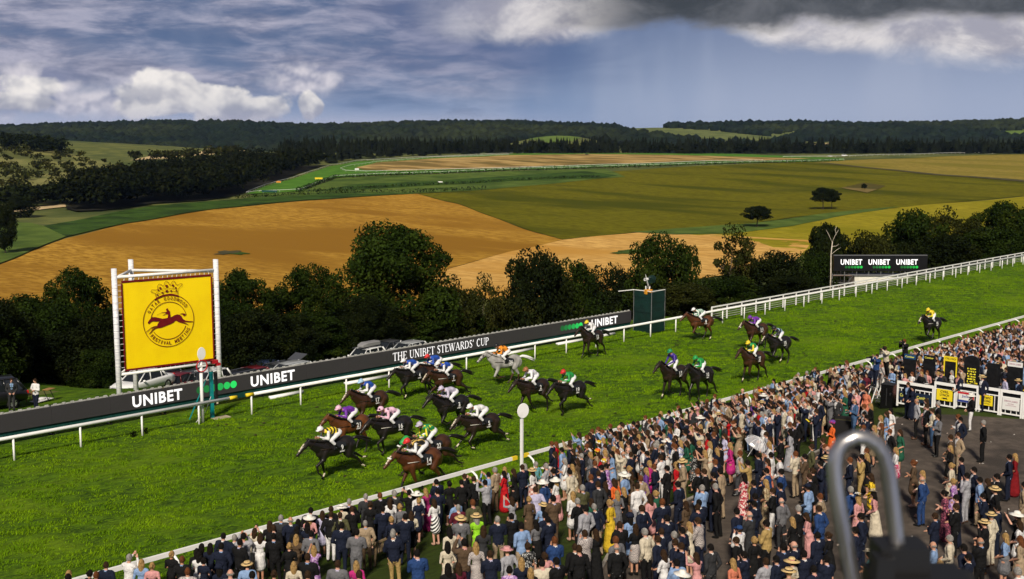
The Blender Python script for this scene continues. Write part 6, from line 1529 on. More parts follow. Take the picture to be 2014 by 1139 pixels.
def add_person(d, name='person'):
    key = mesh_key(d); B = PB[key]; q = d['q']
    o = thing(name, d['label'], 'person', d['P'], d['head'], 'spectators in the enclosure')
    s = d['sc']; o.scale = (s*(1.0 if d['f'] else q.uniform(.97,1.10)), s*(1.0 if d['f'] else q.uniform(.97,1.10)), s)
    o.rotation_euler = (q.gauss(0,.025), q.gauss(.02,.04), d['head'])
    ms, jm = slots_for(d)
    b = link('body', B['body'], o); set_mats(b, ms)
    if jm is not None: j = link('jacket', B['jacket'], o); set_mats(j, [jm])
    hc = B['hc']; hr = d['hair']; hk = None
    if hr in HCOL:
        hcol = hr; st = 'ring' if hr == 'x' else ('short' if not d['f'] else ('bun' if q.random() < .25 or hr == 'g' else 'long'))
    else: hcol = q.choice('bkyg'); st = 'short' if not d['f'] else q.choice(['long', 'bun']); hk = hr
    h = link('hair', HAIR[st], o, hc); set_mats(h, [HMAT[hcol]])
    if hk:
        kd, a, b2, _ = HATM[hk]; t = link('hat', HATS[kd], o, hc + Vector((-.008,0,.0))); set_mats(t, [a, b2])
        if kd == 'wide' or kd == 'straw': t.rotation_euler = (q.uniform(-.1,.1), q.uniform(-.12,.05), 0)
    pl = 'black phone held by the ' + ' '.join(d['short'].split()[:10])
    if d['pose'] == 'u' and q.random() < .7 and pl not in PHL:
        PHL.add(pl)
        ph = MB().box((0,0,0), (.012,.075,.15)).build('phone', BLACKM, None, d['P'] + Matrix.Rotation(d['head'], 3, 'Z') @ (Vector((.36,.0,1.70)) * s * (.95 if d['f'] else 1)), d['head'])
        tag(ph, pl, 'phone', 'phones held up by spectators')
    return o
for d in ONE: add_person(d)
# the farther part of the crowd, past what can be told apart singly: one mass
def crowd_mass():
    q = np.random.RandomState(77); V0 = {}
    ex = []
    for _ in range(460):           # the packed stand of people towards the right edge
        px = q.uniform(1770, 2040); lo = 768 - (px-1770)*.02; hi = 640 - (px - 1790)*.055 if px > 1790 else 700
        hi = 697 - (px-1740)*.285
        py = hi + (lo - hi) * q.uniform(0, 1)
        P = at_z(px, py, .25 + 1.6); P.y = min(P.y, YN - 2.1); P.z = float(zfun(P.x, P.y))
        if P.x < 55.5: continue
        rd = random.Random(int(px*100)); f = rd.random() < .38
        ex.append(dict(P=P, sc=rd.uniform(.95,1.03), f=f, kind='w' if f else 'm', top=rd.choice(['wh','cr','pk','bk','fl','lb','wh','tn','rd','gn'] if f else ['nv','nv','bk','ch','gy','nv','lb','tn','bk','wh','nv','cr']), bot=None, hair=rd.choice('kkbbyygr' if f else 'kkbbbgxr'), pose='', head=math.atan2(TGT.y-P.y, TGT.x-P.x)+rd.uniform(-.4,.4), q=rd))
    far0 = ONE[-1]['dist']
    for row in range(2):                # rows nearest the rail
        x = 36.
        while x < 128:
            rd = random.Random(int(x*37) + row*911); x += rd.uniform(.5, .8) if x > 57 else rd.uniform(.8, 1.4); y = YN - (2.0 if x > 57 else .95) - row*.62 - rd.uniform(0, .3); P = Vector((x, y, float(zfun(x, y))))
            if (P - CAM).length < far0 + 1 or 51 < x < 57: continue
            f = rd.random() < .42
            ex.append(dict(P=P, sc=rd.uniform(.94,1.04), f=f, kind='w' if f else 'm', top=rd.choice(['wh','cr','pk','bk','fl','lb','nv','tn','ch','gn','tf'] if f else ['nv','nv','bk','ch','gy','nv','br','tn','bk','ck','nv','cr']), bot=None, hair=rd.choice('kkbbyygr' if f else 'kkbbbgxr'), pose=rd.choice(['','','','','u']), head=math.atan2(TGT.y-P.y, TGT.x-P.x)+rd.uniform(-.4,.4), q=rd))
    for _ in range(700):
        rd = random.Random(9000 + _); x = rd.uniform(34, 60); y = rd.uniform(25.5, YN - .5)
        P = Vector((x, y, float(zfun(x, y)))); px, py = proj(P + Vector((0,0,1.6)))
        if (P - CAM).length < far0 or (x > 52.5 and y < 28.5) or (px > 1700 and px < 1850 and py > 700): continue
        f = rd.random() < .42
        ex.append(dict(P=P, sc=rd.uniform(.95,1.03), f=f, kind='w' if f else 'm', top=rd.choice(['wh','cr','pk','bk','fl','lb','wh','tn','rd','gn','tf'] if f else ['nv','nv','bk','ch','gy','nv','lb','tn','bk','wh','nv','cr']), bot=None, hair=rd.choice('kkbbyygr' if f else 'kkbbbgxr'), pose=rd.choice(['','','','u']), head=math.atan2(TGT.y-P.y, TGT.x-P.x)+rd.uniform(-.4,.4), q=rd))
    kept = []
    for d in ex:
        if all((d['P']-k_['P']).to_2d().length > .40 for k_ in kept) and all((d['P']-k_['P']).to_2d().length > .40 for k_ in REST): kept.append(d)
    mats_, midx = [], {}
    def mi_(m):
        if m.name not in midx: midx[m.name] = len(mats_); mats_.append(m)
        return midx[m.name]
    VV, FF, MM = [], [], []; off = 0
    def addm(me, M, ms):
        nonlocal off
        n = len(me.vertices); v = np.empty(n*3, np.float32); me.vertices.foreach_get('co', v); v = v.reshape(-1, 3) @ np.array(M.to_3x3()).T + np.array(M.translation)
        me.calc_loop_triangles(); nt = len(me.loop_triangles); tv = np.empty(nt*3, np.int32); me.loop_triangles.foreach_get('vertices', tv)
        tp = np.empty(nt, np.int32); me.loop_triangles.foreach_get('polygon_index', tp); pm = np.empty(len(me.polygons), np.int32); me.polygons.foreach_get('material_index', pm)
        VV.append(v); FF.append(tv.reshape(-1, 3) + off); MM.append(np.array([mi_(m) for m in ms])[pm[tp]]); off += n
    for d in REST + kept:
        B = PB[mesh_key(d)]; ms, jm = slots_for(d); s = d['sc']; M = Matrix.Translation(d['P']) @ Matrix.Rotation(d['head'], 4, 'Z') @ Matrix.Scale(s, 4)
        addm(LOW(B, 'body'), M, ms)
        if jm is not None: addm(LOW(B, 'jacket'), M, [jm])
        hr = d['hair']; hcol = hr if hr in HCOL else 'b'
        addm(HAIR['ring' if hr == 'x' else ('long' if d['f'] else 'short')], M @ Matrix.Translation(B['hc']), [HMAT[hcol]])
        if hr in HATM: kd, a, b2, _ = HATM[hr]; addm(HATS[kd], M @ Matrix.Translation(B['hc']), [a, b2])
    me = np_mesh('crowd', np.concatenate(VV), np.concatenate(FF), mats_, np.concatenate(MM), smooth=True)
    tag(link('crowd', me), 'packed far part of the crowd along the near rail and behind the betting boards', 'crowd', kind='stuff')
_low = {}
def LOW(B, k_):
    me = B[k_]
    if me.name in _low: return _low[me.name]
    o = bpy.data.objects.new('tmp', me); COL.objects.link(o); m = o.modifiers.new('d', 'DECIMATE'); m.ratio = .35
    e = bpy.data.meshes.new_from_object(o.evaluated_get(bpy.context.evaluated_depsgraph_get())); bpy.data.objects.remove(o); _low[me.name] = e; return e
crowd_mass()

# ================================================================ cars
GLASS = mat('car_glass', (.012,.015,.018), .06, spec=.7); TYRE = mat('tyre', (.012,.012,.012), .85); RIM = mat('alloy_rim', (.45,.46,.48), .25, .8); LAMP = mat('headlamp', (.7,.72,.75), .08, spec=.7); TAIL = mat('tail_lamp', (.45,.01,.012), .2); TRIM = mat('car_trim', (.015,.015,.016), .5)
def car_paint(n, c): 
    m = mat('paint_' + n, c, .28, 0., .5); m.node_tree.nodes['Principled BSDF'].inputs['Coat Weight'].default_value = .6; return m
CARM = {}
def car_meshes(kind):
    if kind in CARM: return CARM[kind]
    suv = kind == 'suv'; L = 4.45 if suv else 4.6; W = .92; hb = .98 if suv else .88; hr = 1.68 if suv else 1.46; gc = .24 if suv else .18
    # body: stations along x (front at +x): x, half width, z bottom, z shoulder, z top
    st = [(L/2, .62, .42, .58, .64), (L/2-.12, .80, .30, .66, .74), (L/2-.55, .90, gc, .78, .86), (L/2-1.15, W, gc, .86, hb), (.4, W, gc, .88, hb+.02), (-.8, W, gc, .90, hb+.04), (-L/2+.5, .91, gc, .90, hb+.06), (-L/2+.08, .84, .32, .84, hb+.04), (-L/2, .76, .42, .72, .86)]
    b = MB(); n = 9
    for (x, w, zb, zs, zt) in st:
        for (y, z) in ((-w*.86, zb), (-w, zb+.12), (-w*1.0, zs-.10), (-w*.97, zs), (-w*.80, zt), (w*.80, zt), (w*.97, zs), (w, zs-.10), (w, zb+.12)): b.v.append((x, y, z))
    for i in range(len(st)-1):
        for j in range(n): b.f.append((i*n+j, i*n+(j+1)%n, (i+1)*n+(j+1)%n, (i+1)*n+j)); b.m.append(0)
    b.f.append(tuple(range(n))); b.m.append(0); b.f.append(tuple((len(st)-1)*n+j for j in range(n-1,-1,-1))); b.m.append(0)
    body = b.mesh('body', TRIM, True)
    xr = -L/2+.15 if (suv or kind == 'estate') else -L/2+.75
    g0 = [(L/2-1.15, .76, hb-.02), (xr+.0, .76, hb+.02)]; g1 = [(L/2-1.95, .62, hr-.03), (-.2, .66, hr), (xr+.42, .62, hr-.05)]
    r = MB(); pts = [(L/2-1.9,.63,hr-.05),(L/2-2.3,.65,hr-.005),(-.4,.66,hr+.01),(xr+.45,.62,hr-.05)]
    for x, w, z in pts: r.v += [(x,-w,z-.03),(x,-w*.9,z+.02),(x,w*.9,z+.02),(x,w,z-.03)]
    for i in range(3):
        for j in range(3): r.f.append((i*4+j, i*4+j+1, (i+1)*4+j+1, (i+1)*4+j)); r.m.append(0)
    # pillars
    for s in (-1, 1):
        r.bar((L/2-1.15, s*.77, hb), (L/2-1.9, s*.63, hr-.05), .06, .07); r.bar((xr+.02, s*.77, hb+.02), (xr+.45, s*.62, hr-.06), .09, .12); r.bar((.05, s*.80, hb+.02), (-.02, s*.655, hr-.02), .05, .05); r.bar((-1.05, s*.79, hb+.02), (-1.0, s*.645, hr-.03), .05, .05)
        r.bar((L/2-1.9, s*.635, hr-.03), (xr+.45, s*.625, hr-.06), .05, .05)
    roof = r.mesh('roof', TRIM, True)
    gl = MB()
    gl.add([(L/2-1.17,-.74,hb),(L/2-1.17,.74,hb),(L/2-1.9,.60,hr-.06),(L/2-1.9,-.60,hr-.06)], [(0,1,2,3)])
    rear = MB().add([(xr+.02,-.72,hb+.03),(xr+.44,-.58,hr-.07),(xr+.44,.58,hr-.07),(xr+.02,.72,hb+.03)], [(0,1,2,3)]).mesh('rear_window', GLASS)
    side = MB()
    for s in (-1, 1): side.add([(L/2-1.22,s*.775,hb),(xr+.08,s*.775,hb+.02),(xr+.46,s*.632,hr-.07),(L/2-1.92,s*.632,hr-.07)], [(0,1,2,3)])
    wheel = MB().lathe([(.20,-.10),(.31,-.10),(.335,-.07),(.335,.07),(.31,.10),(.20,.10),(.20,-.10)], 18, M=Matrix.Rotation(math.pi/2,3,'X')).mesh('tyre', TYRE, True)
    rim = MB().lathe([(.0,.06),(.20,.09),(.21,.06)], 18, M=Matrix.Rotation(math.pi/2,3,'X')).lathe([(.0,-.06),(.20,-.09),(.21,-.06)], 18, M=Matrix.Rotation(math.pi/2,3,'X'))
    for q in range(5): rim.bar((0,-.095,0),(.2*math.cos(q*1.257),-.095,.2*math.sin(q*1.257)),.02,.05).bar((0,.095,0),(.2*math.cos(q*1.257),.095,.2*math.sin(q*1.257)),.02,.05)
    lamp = MB().ell((0,0,0), (.16,.15,.075), 10, 6).mesh('headlight', LAMP, True); tail = MB().box((0,0,0), (.10,.20,.16)).mesh('tail_light', TAIL)
    grille = MB().box((L/2-.005,0,.55), (.05,.72,.16)).box((L/2-.03,0,.36), (.05,.95,.10)).mesh('grille', TRIM)
    CARM[kind] = dict(body=body, roof=roof, wind=gl.mesh('windscreen', GLASS), side=side.mesh('side_windows', GLASS), rear=rear, tyre=wheel, rim=rim.mesh('rim', RIM), lamp=lamp, tail=tail, grille=grille, L=L, hb=hb, hr=hr, xr=xr); return CARM[kind]
def ground(px, py):
    z = 0.
    for _ in range(6): p = at_z(px, py, z); z = float(zfun(p.x, p.y))
    p.z = z; return p
def car(kind, paint, px, py, head, label, boot=False, box=False, rails=False):
    K_ = car_meshes(kind); L = K_['L']
    if py < 80: p = at_Y(px, 700, py)
    else: p = ground(px, py)
    o = thing('parked_car', label, 'car', (p.x, p.y, float(zfun(p.x, p.y)) + .02), head, 'cars parked on the grass behind the advertising board')
    b = link('body', K_['body'], o); set_mats(b, [paint]); r = link('roof', K_['roof'], o); set_mats(r, [paint])
    link('windscreen', K_['wind'], o); link('side_windows', K_['side'], o)
    if not boot: link('rear_window', K_['rear'], o)
    link('grille', K_['grille'], o)
    for sx in (L/2-.85, -L/2+.85):
        for s in (-1, 1): w = link('wheel', K_['tyre'], o, (sx, s*.82, .335)); link('rim', K_['rim'], w)
    for s in (-1, 1):
        link('headlight', K_['lamp'], o, (L/2-.22, s*.66, .68)); link('tail_light', K_['tail'], o, (-L/2+.04, s*.70, .84))
        m = MB().ell((L/2-1.42, s*1.0, K_['hb']+.08), (.09,.12,.08), 8, 5).build('wing_mirror', paint, o, smooth=True)
        if rails: MB().tube([(.8, s*.58, K_['hr']+.05),(-L/2+.9, s*.55, K_['hr']+.03)], .02, 5).build('roof_rail', RIM, o)
    if boot:
        x0, z0 = K_['xr']+.45, K_['hr']-.02
        MB().poly([(x0,-.62,z0),(x0,.62,z0),(x0-.95,.66,z0+.42),(x0-.95,-.66,z0+.42)], (0,0,.06)).build('open_boot_lid', paint, o)
    if box:
        bx = MB()
        for i, (x, w, h) in enumerate(((-1.3,.30,.14),(-1.1,.40,.30),(.5,.42,.34),(.9,.34,.22),(1.0,.26,.12))):
            for y, z in ((-w,0),(-w,h*.8),(-w*.7,h),(w*.7,h),(w,h*.8),(w,0)): bx.v.append((x-.5, y, K_['hr']+.14+z))
        for i in range(4):
            for j in range(6): bx.f.append((i*6+j, i*6+(j+1)%6, (i+1)*6+(j+1)%6, (i+1)*6+j)); bx.m.append(0)
        bx.f += [tuple(range(6)), tuple(range(29,23,-1))]; bx.m += [0,0]
        bx.build('roof_box', mat('roof_box_grey', (.22,.22,.23), .5), o)
    return o
PW = car_paint('white', (.75,.76,.78)); PS_ = car_paint('silver', (.42,.44,.46)); PK = car_paint('black', (.008,.008,.010)); PG = car_paint('graphite', (.05,.052,.058)); PR_ = car_paint('red', (.12,.01,.015)); PBL = car_paint('blue', (.02,.03,.07))
for a in ((kd, pt, px, py, R(hd), lb, bt, bx, rl) for kd, pt, px, py, hd, lb, bt, bx, rl in (
 ('hatch', PW, 278, 70.5, 200, 'white car between the banner tower poles', 0, 0, 0), ('suv', PK, 308, 72.5, 200, 'black car tucked behind the white car under the banner', 0, 0, 0), ('hatch', PR_, 338, 71.5, 200, 'dark red car under the middle of the banner', 0, 0, 0), ('suv', PG, 366, 71.8, 200, 'graphite off-roader under the banner', 0, 0, 0),
 ('suv', PW, 402, 71.0, 200, 'white off-roader under the right banner pole', 0, 0, 1), ('estate', PS_, 372, 77.0, 200, 'silver roofed car in the second row under the banner', 0, 0, 0), ('estate', PK, 462, 71.5, 192, 'black estate car right of the banner tower', 0, 0, 1), ('hatch', PR_, 492, 75.5, 188, 'maroon hatchback half behind the board beside the second UNIBET', 0, 0, 0),
 ('estate', PS_, 566, 71.5, 190, 'silver estate car above the second UNIBET lettering', 0, 0, 1), ('estate', PG, 545, 75.2, 190, 'grey estate car with its boot lid raised', 1, 0, 1), ('hatch', PBL, 516, 77.5, 192, 'dark blue car behind the silver estate', 0, 0, 0), ('suv', PW, 716, 74.5, 190, 'white car carrying a grey roof box', 0, 1, 1), ('estate', PS_, 800, 75.5, 190, 'pale silver car above the word THE on the board', 0, 0, 1), ('hatch', PG, 762, 77.8, 190, 'grey car right of the car with roof box', 0, 0, 0),
 ('suv', PK, -34, 806, 172, 'black off-roader cut by the left picture edge', 0, 0, 0))):
    car(*a)
# far vehicles on the ridge
for px, py, pt, lb, ln in ((1633, 307, PW, 'tiny white car parked on the far ridge', 5.), (1661, 306, PW, 'tiny white van parked right of the car on the ridge', 6.5), (1155, 304, PK, 'tiny dark car on the far infield', 5.)):
    h = hit(px, py + 1.5); K_ = car_meshes('suv'); o = thing('parked_car', lb, 'car', h, ANG + .1, 'vehicles on the far ridge'); o.scale = (ln/4.4,)*3
    b = link('body', K_['body'], o); set_mats(b, [pt]); r = link('roof', K_['roof'], o); set_mats(r, [pt]); link('windscreen', K_['wind'], o); link('side_windows', K_['side'], o)
    for sx in (1.4, -1.4):
        for s in (-1, 1): link('wheel', K_['tyre'], o, (sx, s*.82, .335))

# picnic beside the black off-roader
def extra(px, py, kind, top, bot, hair, pose, label, head=None, dz=0., group='spectators in the enclosure', name='person', feet=True):
    q = random.Random(int(px*7 + py)); f = kind in 'wkl'; d = dict(px=px, py=py, kind=kind, top=top, bot=bot, hair=hair, pose=pose, f=f, sc=1., q=q)
    hz = 1.655*(.945 if f else 1); z = 0
    for _ in range(4): P = at_z(px, py, z + hz + dz); z = float(zfun(P.x, P.y))
    d['P'] = Vector((P.x, P.y, z + dz)); d['head'] = head if head is not None else math.atan2(TGT.y-P.y, TGT.x-P.x); d['label'] = label; d['short'] = label; d['desc'] = label
    o = add_person(d); o['group'] = group; return o
extra(68, 749, 's', 'wh', 'nv', 'b', '', 'man in white shirt standing on the lawn near the black off-roader', R(200), group='people picnicking on the lawn')
extra(20, 748, 'm', 'ch', None, 'b', '', 'man in charcoal jacket standing behind the black off-roader', R(250), group='people picnicking on the lawn')
WOODC = nmat('varnished_wood', (.36,.20,.07), (.28,.15,.05), 6, .5)
def chair(px, py, rz, label):
    p = ground(px, py); t = thing('wooden_chair', label, 'chair', (p.x, p.y, p.z + .02), rz)
    MB().box((0,0,.44), (.42,.42,.04)).build('seat', WOODC, t)
    for x in (-.19,.19):
        for y in (-.19,.19): MB().box((x,y,.22 if x > 0 else .45), (.04,.04,.42 if x > 0 else .9)).build('leg', WOODC, t)
    for z in (.6,.72,.84): MB().box((-.19,0,z), (.025,.36,.06)).build('back_slat', WOODC, t)
chair(62, 790, 2.2, 'wooden chair beside the man in white shirt')
p = ground(82, 789); tag(MB().box((0,0,.05), (1.2,.6,.03)).ell((.1,.1,.1),(.25,.2,.08)).build('picnic_cloth', fab('wh'), None, (p.x, p.y, p.z + .02), .4), 'white picnic cloth on the grass by the wooden chair', 'cloth')
p = ground(97, 787); t = thing('folding_table', 'small dark folding table on the lawn by the picnic', 'table', (p.x, p.y, p.z + .02), .5)
MB().box((0,0,.62), (.6,.4,.03)).build('table_top', WOODC, t)
for x in (-.25,.25): MB().bar((x,-.15,0),(x,.15,.6),.03).build('leg', BLACKM, t)
# dark plants at the rail foot
for i, (px, py, lb) in enumerate(((262, 860, 'small dark weed tuft at the foot of the rail post'), (283, 853, 'larger dark weed tuft right of the rail post'))):
    p = at_z(px, py, 0); nq = np.random.RandomState(i); V, F = leaves(nq, [(0,0,.12),(.1,.05,.2),(-.1,0,.15)], [.13,.1,.1], 90, .06); o = link('weed_tuft', np_mesh('weed_tuft', V, F, LEAF[3]), None, (p.x, p.y, 0)); tag(o, lb, 'plant')

# ================================================================ far course furniture
def far_line(name, pts, label, h=1.15, post=1, thick=.13):
    P = [hit(*q) for q in pts]; S = [P[0]]
    for a, b in zip(P, P[1:]):
        n = max(1, int((b-a).length/9))
        for i in range(1, n+1): q = a.lerp(b, i/n); S.append(q)
    o = P[0]; t = thing(name, label, 'rail', o, 0, 'white rails of the far bend')
    Q = [Vector((q.x, q.y, float(zfun(q.x, q.y)) + .8)) - o for q in S]
    MB().tube([q + Vector((0,0,h)) for q in Q], thick, 5).build('rail', WHITE, t)
    b = MB()
    for q in Q[::post]: b.box(q + Vector((0,0,h/2-.3)), (.11,.11,h+.6))
    tag(b.build('posts', WHITE, t), kind='stuff')
far_line('running_rail', [(484,383.5),(520,368.5),(560,357),(610,341),(650,328),(700,319),(800,313),(1000,304.5),(1150,302)], 'white outer rail of the far bend along the dark wood')
far_line('running_rail', [(590,377),(620,364.5),(655,350),(720,346.5),(900,340),(1200,329.5),(1400,323.5),(1660,316.5)], 'long white rail on the near side of the far straight')
far_line('running_rail', [(1000,306.5),(850,312),(740,321),(690,328),(670,334),(680,339),(720,340.5),(780,339),(950,334.5),(1200,326.5),(1500,318)], 'curved white inner rail looping round the dry infield')
far_line('running_rail', [(484,383.5),(510,380),(550,379),(590,377)], 'short white end rail across the tip of the far track')
far_line('running_rail', [(1540,311),(1660,310),(1800,306),(1930,303),(2060,301)], 'white rail along the skyline ridge at the right')
for i, (px, py, w, h, m, lb) in enumerate(((627, 353, 15, 3.2, YEL, 'small yellow marker board beside the far rail'), (548, 360, 9, 3, mat('orange_board', (.6,.25,.03)), 'small orange marker board by the dark wood'), (702, 334.5, 8, 2.6, WHITE, 'small white marker board inside the far bend'), (530, 378.5, 30, 4, TEAL, 'teal water jump screen at the tip of the far track'), (866, 360, 9, 2, WHITE, 'tiny white trough in the dark crop strip'))):
    p = hit(px, py + h/2); S = (p-CAM).dot(F3)/FPX
    t = thing('marker_board', lb, 'board', p, ANG + .1)
    MB().box((0, 0, h*S/2 + .9), (w*S, .25, h*S)).build('panel', m, t); 
    for x in (-.4, .4): MB().box((x*w*S, 0, .5), (.2,.2,1.4)).build('leg', WHITE, t)

# ================================================================ betting ring
RAILW = WHITE
FX = 54.45
def sign(parent, y, z, w, h, base, lines, col, name='sign'):
    s = MB().box((0,0,0), (.02, w, h)).build(name, base, parent, (-.05, y, z))
    for (txt, tw, th, dz, bold) in lines:
        o = link('lettering', text_mesh(txt, tw, th, col, bold, .002), s, (-.014, 0, dz)); o.rotation_euler = (math.pi/2, 0, -math.pi/2)
    return s
def fence_panel(y0, y1, label):
    zc = float(zfun(FX, (y0+y1)/2)); t = thing('barrier_panel', label, 'barrier', (FX, (y0+y1)/2, zc), 0, 'white barrier panels of the betting ring')
    w = abs(y1-y0)
    MB().box((0,0,1.20), (.07,w-.02,.14)).build('top_rail', RAILW, t); MB().box((0,0,.12), (.06,w-.04,.06)).build('bottom_rail', RAILW, t); MB().box((0,0,.92), (.04,w-.16,.045)).build('middle_rail', RAILW, t)
    for s in (-1,1): MB().box((0,s*(w/2-.05),.6), (.075,.085,1.26)).build('post', RAILW, t)
    n = int(w/.24)
    bm_ = MB().box((0,0,.52), (.03,.03,.78)).mesh('bar', RAILW)
    for i in range(1, n): link('bar', bm_, t, (.0, -w/2 + i*w/n, 0))
    MB().box((.12,0,.60), (.02,w-.05,1.05)).build('dark_cloth', mat('cloth_backing', (.008,.009,.012), .8), t)
    return t
NAVY = mat('sign_navy', (.010,.022,.05), .5); SY = mat('sign_yellow', (.80,.62,.02), .5); SWT = mat('sign_white', (.72,.72,.72), .5); SBK = mat('sign_black', (.015,.015,.015), .5); SRD = mat('sign_red', (.5,.02,.03), .5); SPK = mat('sign_pink', (.45,.25,.32), .5); SGY = mat('sign_grey', (.35,.35,.37), .5); SYT = mat('sign_yellow_text', (.75,.70,.10), .5); SBL = mat('sign_blue', (.02,.04,.25), .5)
ys = [26.1, 24.15, 23.05, 21.95, 20.9, 19.85, 18.8]
lb = ['barrier panel with two navy bookmaker signs next to the black cabinet', 'barrier panel carrying the yellow CYRIL LYNCH sign', 'barrier panel with the red, white and blue sign', 'barrier panel carrying the yellow OLYMPIC RACING sign', 'barrier panel carrying the white SIMON JAMES sign', 'barrier panel cut by the right picture edge']
FP = [fence_panel(a, b, l) for a, b, l in zip(ys, ys[1:], lb)]
sign(FP[0], .52, .55, .62, .46, NAVY, [('Cumber', .50, .16, .02, .02)], SYT); sign(FP[0], -.42, .55, .85, .46, NAVY, [('Cumber', .62, .16, .02, .02)], SYT)
s = sign(FP[1], 0, .66, .80, .56, SY, [('CYRIL', .42, .12, .16, .03), ('LYNCH', .46, .12, .0, .03)], SBK)
o = MB().poly([(0,.16,-.18),(0,.06,-.13),(0,-.06,-.14),(0,-.14,-.10),(0,-.12,-.16),(0,-.18,-.22),(0,-.06,-.19),(0,.04,-.22),(0,.06,-.18)], (-.003,0,0)).build('horse_mark', SBK, s, (-.0125,0,0))
s = sign(FP[2], .05, .62, .86, .52, SWT, [('Jack', .36, .16, .03, .01)], SBL); MB().box((-.012,.12,.20), (.004,.55,.10)).build('red_band', SRD, s); MB().box((-.012,.1,-.2), (.004,.6,.1)).build('blue_band', SBL, s); MB().box((-.012,-.36,.0), (.004,.12,.3)).build('red_band', SRD, s)
sign(FP[3], .12, .62, .62, .50, SY, [('OLYMPIC', .46, .11, .12, .03), ('RACING', .42, .11, -.03, .03), ('BETTING', .34, .05, -.16, .01)], SBK)
sign(FP[4], .0, .62, .80, .60, SWT, [('SIMON JAMES', .62, .10, .12, .02), ('BETTING', .28, .05, .0, .01), ('RACECOURSE BOOKMAKER', .50, .035, -.08, .0)], SPK)
def bookie(px, ytop, w, h, base, frame, label, head=None, headc=None, headm=None, lines=(), arch=False):
    X = FX + 2.3; d = ray(px, ytop); k_ = X / d.x; P = CAM + d*k_; zc = float(zfun(X, P.y))
    t = thing('odds_board', label, 'board', (X, P.y, zc), .0, 'bookmakers\' odds boards'); H_ = min(2.75, P.z - zc); z0 = H_ - h
    MB().box((0,0,z0 + h/2), (.10,w,h)).build('panel', base, t)
    for s in (-1,1): MB().box((.06,s*w*.4,z0/2), (.04,.04,z0)).build('leg', GREYM, t)
    if frame:
        for s in (-1,1): MB().box((-.055,s*(w/2-.03),z0+h/2), (.02,.06,h)).build('frame_side', frame, t)
        MB().box((-.055,0,z0+.03), (.022,w-.12,.06)).build('frame_base', frame, t); MB().box((-.055,0,z0+h-.13), (.022,w-.12,.26)).build('frame_head', frame, t)
    if head:
        hp = MB().box((-.06,0,z0+h-.12), (.02,w,.24)).build('head_panel', headc, t); o = link('lettering', text_mesh(head, w*.8, .10, headm, .02, .002), hp, (-.075,0,z0+h-.12)); o.rotation_euler = (math.pi/2,0,-math.pi/2)
    if arch:
        A = [(0, w*.5*math.cos(R(a)), z0+h+.33*math.sin(R(a))) for a in range(0, 181, 15)]; MB().poly([(x-.05,y,z) for x,y,z in A], (.08,0,0)).build('arch_head', base, t)
    for (txt, tw, th, yy, zz, m) in lines:
        o = link('lettering', text_mesh(txt, tw, th, m, .02, .002), t, (-.064, yy, z0+zz)); o.rotation_euler = (math.pi/2,0,-math.pi/2)
    return t
SBLK = nmat('odds_black', (.008,.008,.009), (.014,.014,.016), 6, .3); OY = mat('odds_yellow', (.5,.4,.02), .5, emit=(.85,.75,.05), es=.7)
bookie(1791, 697, .62, 1.9, SBLK, None, 'black odds board with blue head next to the photographer', 'Cumber', mat('head_blue', (.01,.06,.16), .5), SYT)
bookie(1829, 699, .60, 1.95, SBLK, None, 'black odds board with yellow Cumber lettering on its head', 'Cumber', SBLK, SYT)
bookie(1871, 701, .70, 2.05, SBLK, SY, 'black odds board in a bright yellow frame', 'CYRIL LYNCH', SY, SBK, [('7', .06, .12, 0, .75, SWT)])
bookie(1912, 712, .78, 1.85, SBLK, None, 'arched black odds board with lines of yellow numbers', None, None, None, [(t_, .26, .075, .06, 1.5 - i*.13, OY) for i, t_ in enumerate(('10', '25', '16', '33', '8', '14', '20', '12', '50', '7'))] + [(t_, .16, .075, -.16, 1.5 - i*.13, OY) for i, t_ in enumerate(('9', '21', '4', '26', '2', '13', '27', '17', '3', '22'))] , True)
bookie(1955, 715, .62, 1.7, SBLK, None, 'plain black odds board back, second from the right edge')
bookie(1998, 712, .72, 1.95, SBLK, None, 'black odds board with white head panel at the right edge', 'SIMON JAMES', SWT, SPK)
# betting pitch stands with till cases between fence and boards
for i, (y, lbl) in enumerate(((25.2, 'black till case on stand behind the navy signs'), (23.6, 'black till case behind the CYRIL LYNCH sign'), (22.4, 'till case with papers behind the tricolour sign'), (21.2, 'till case behind the OLYMPIC RACING sign'), (20.2, 'till case with red and yellow slips near the right edge'))):
    t = thing('betting_stand', lbl, 'stand', (FX + 1.1, y, float(zfun(FX+1.1, y))), 0, 'bookmakers\' stands'); MB().box((0,0,1.0), (.5,.7,.22)).build('case', SBLK, t)
    for x in (-.2,.2): MB().bar((x,-.25,0),(x,.25,.9),.04).bar((x,.25,0),(x,-.25,.9),.04).build('trestle', GREYM, t)
    MB().box((.02,.1,1.125), (.25,.2,.015)).box((-.1,-.2,1.125), (.15,.2,.012)).build('papers', [SWT, SWT, SY, SGY, SY][i], t); MB().ell((.12,-.12,1.17), (.06,.06,.06), 8, 5).build('screen_dome', [GREYM, GREYM, SWT, GREYM, SRD][i], t)

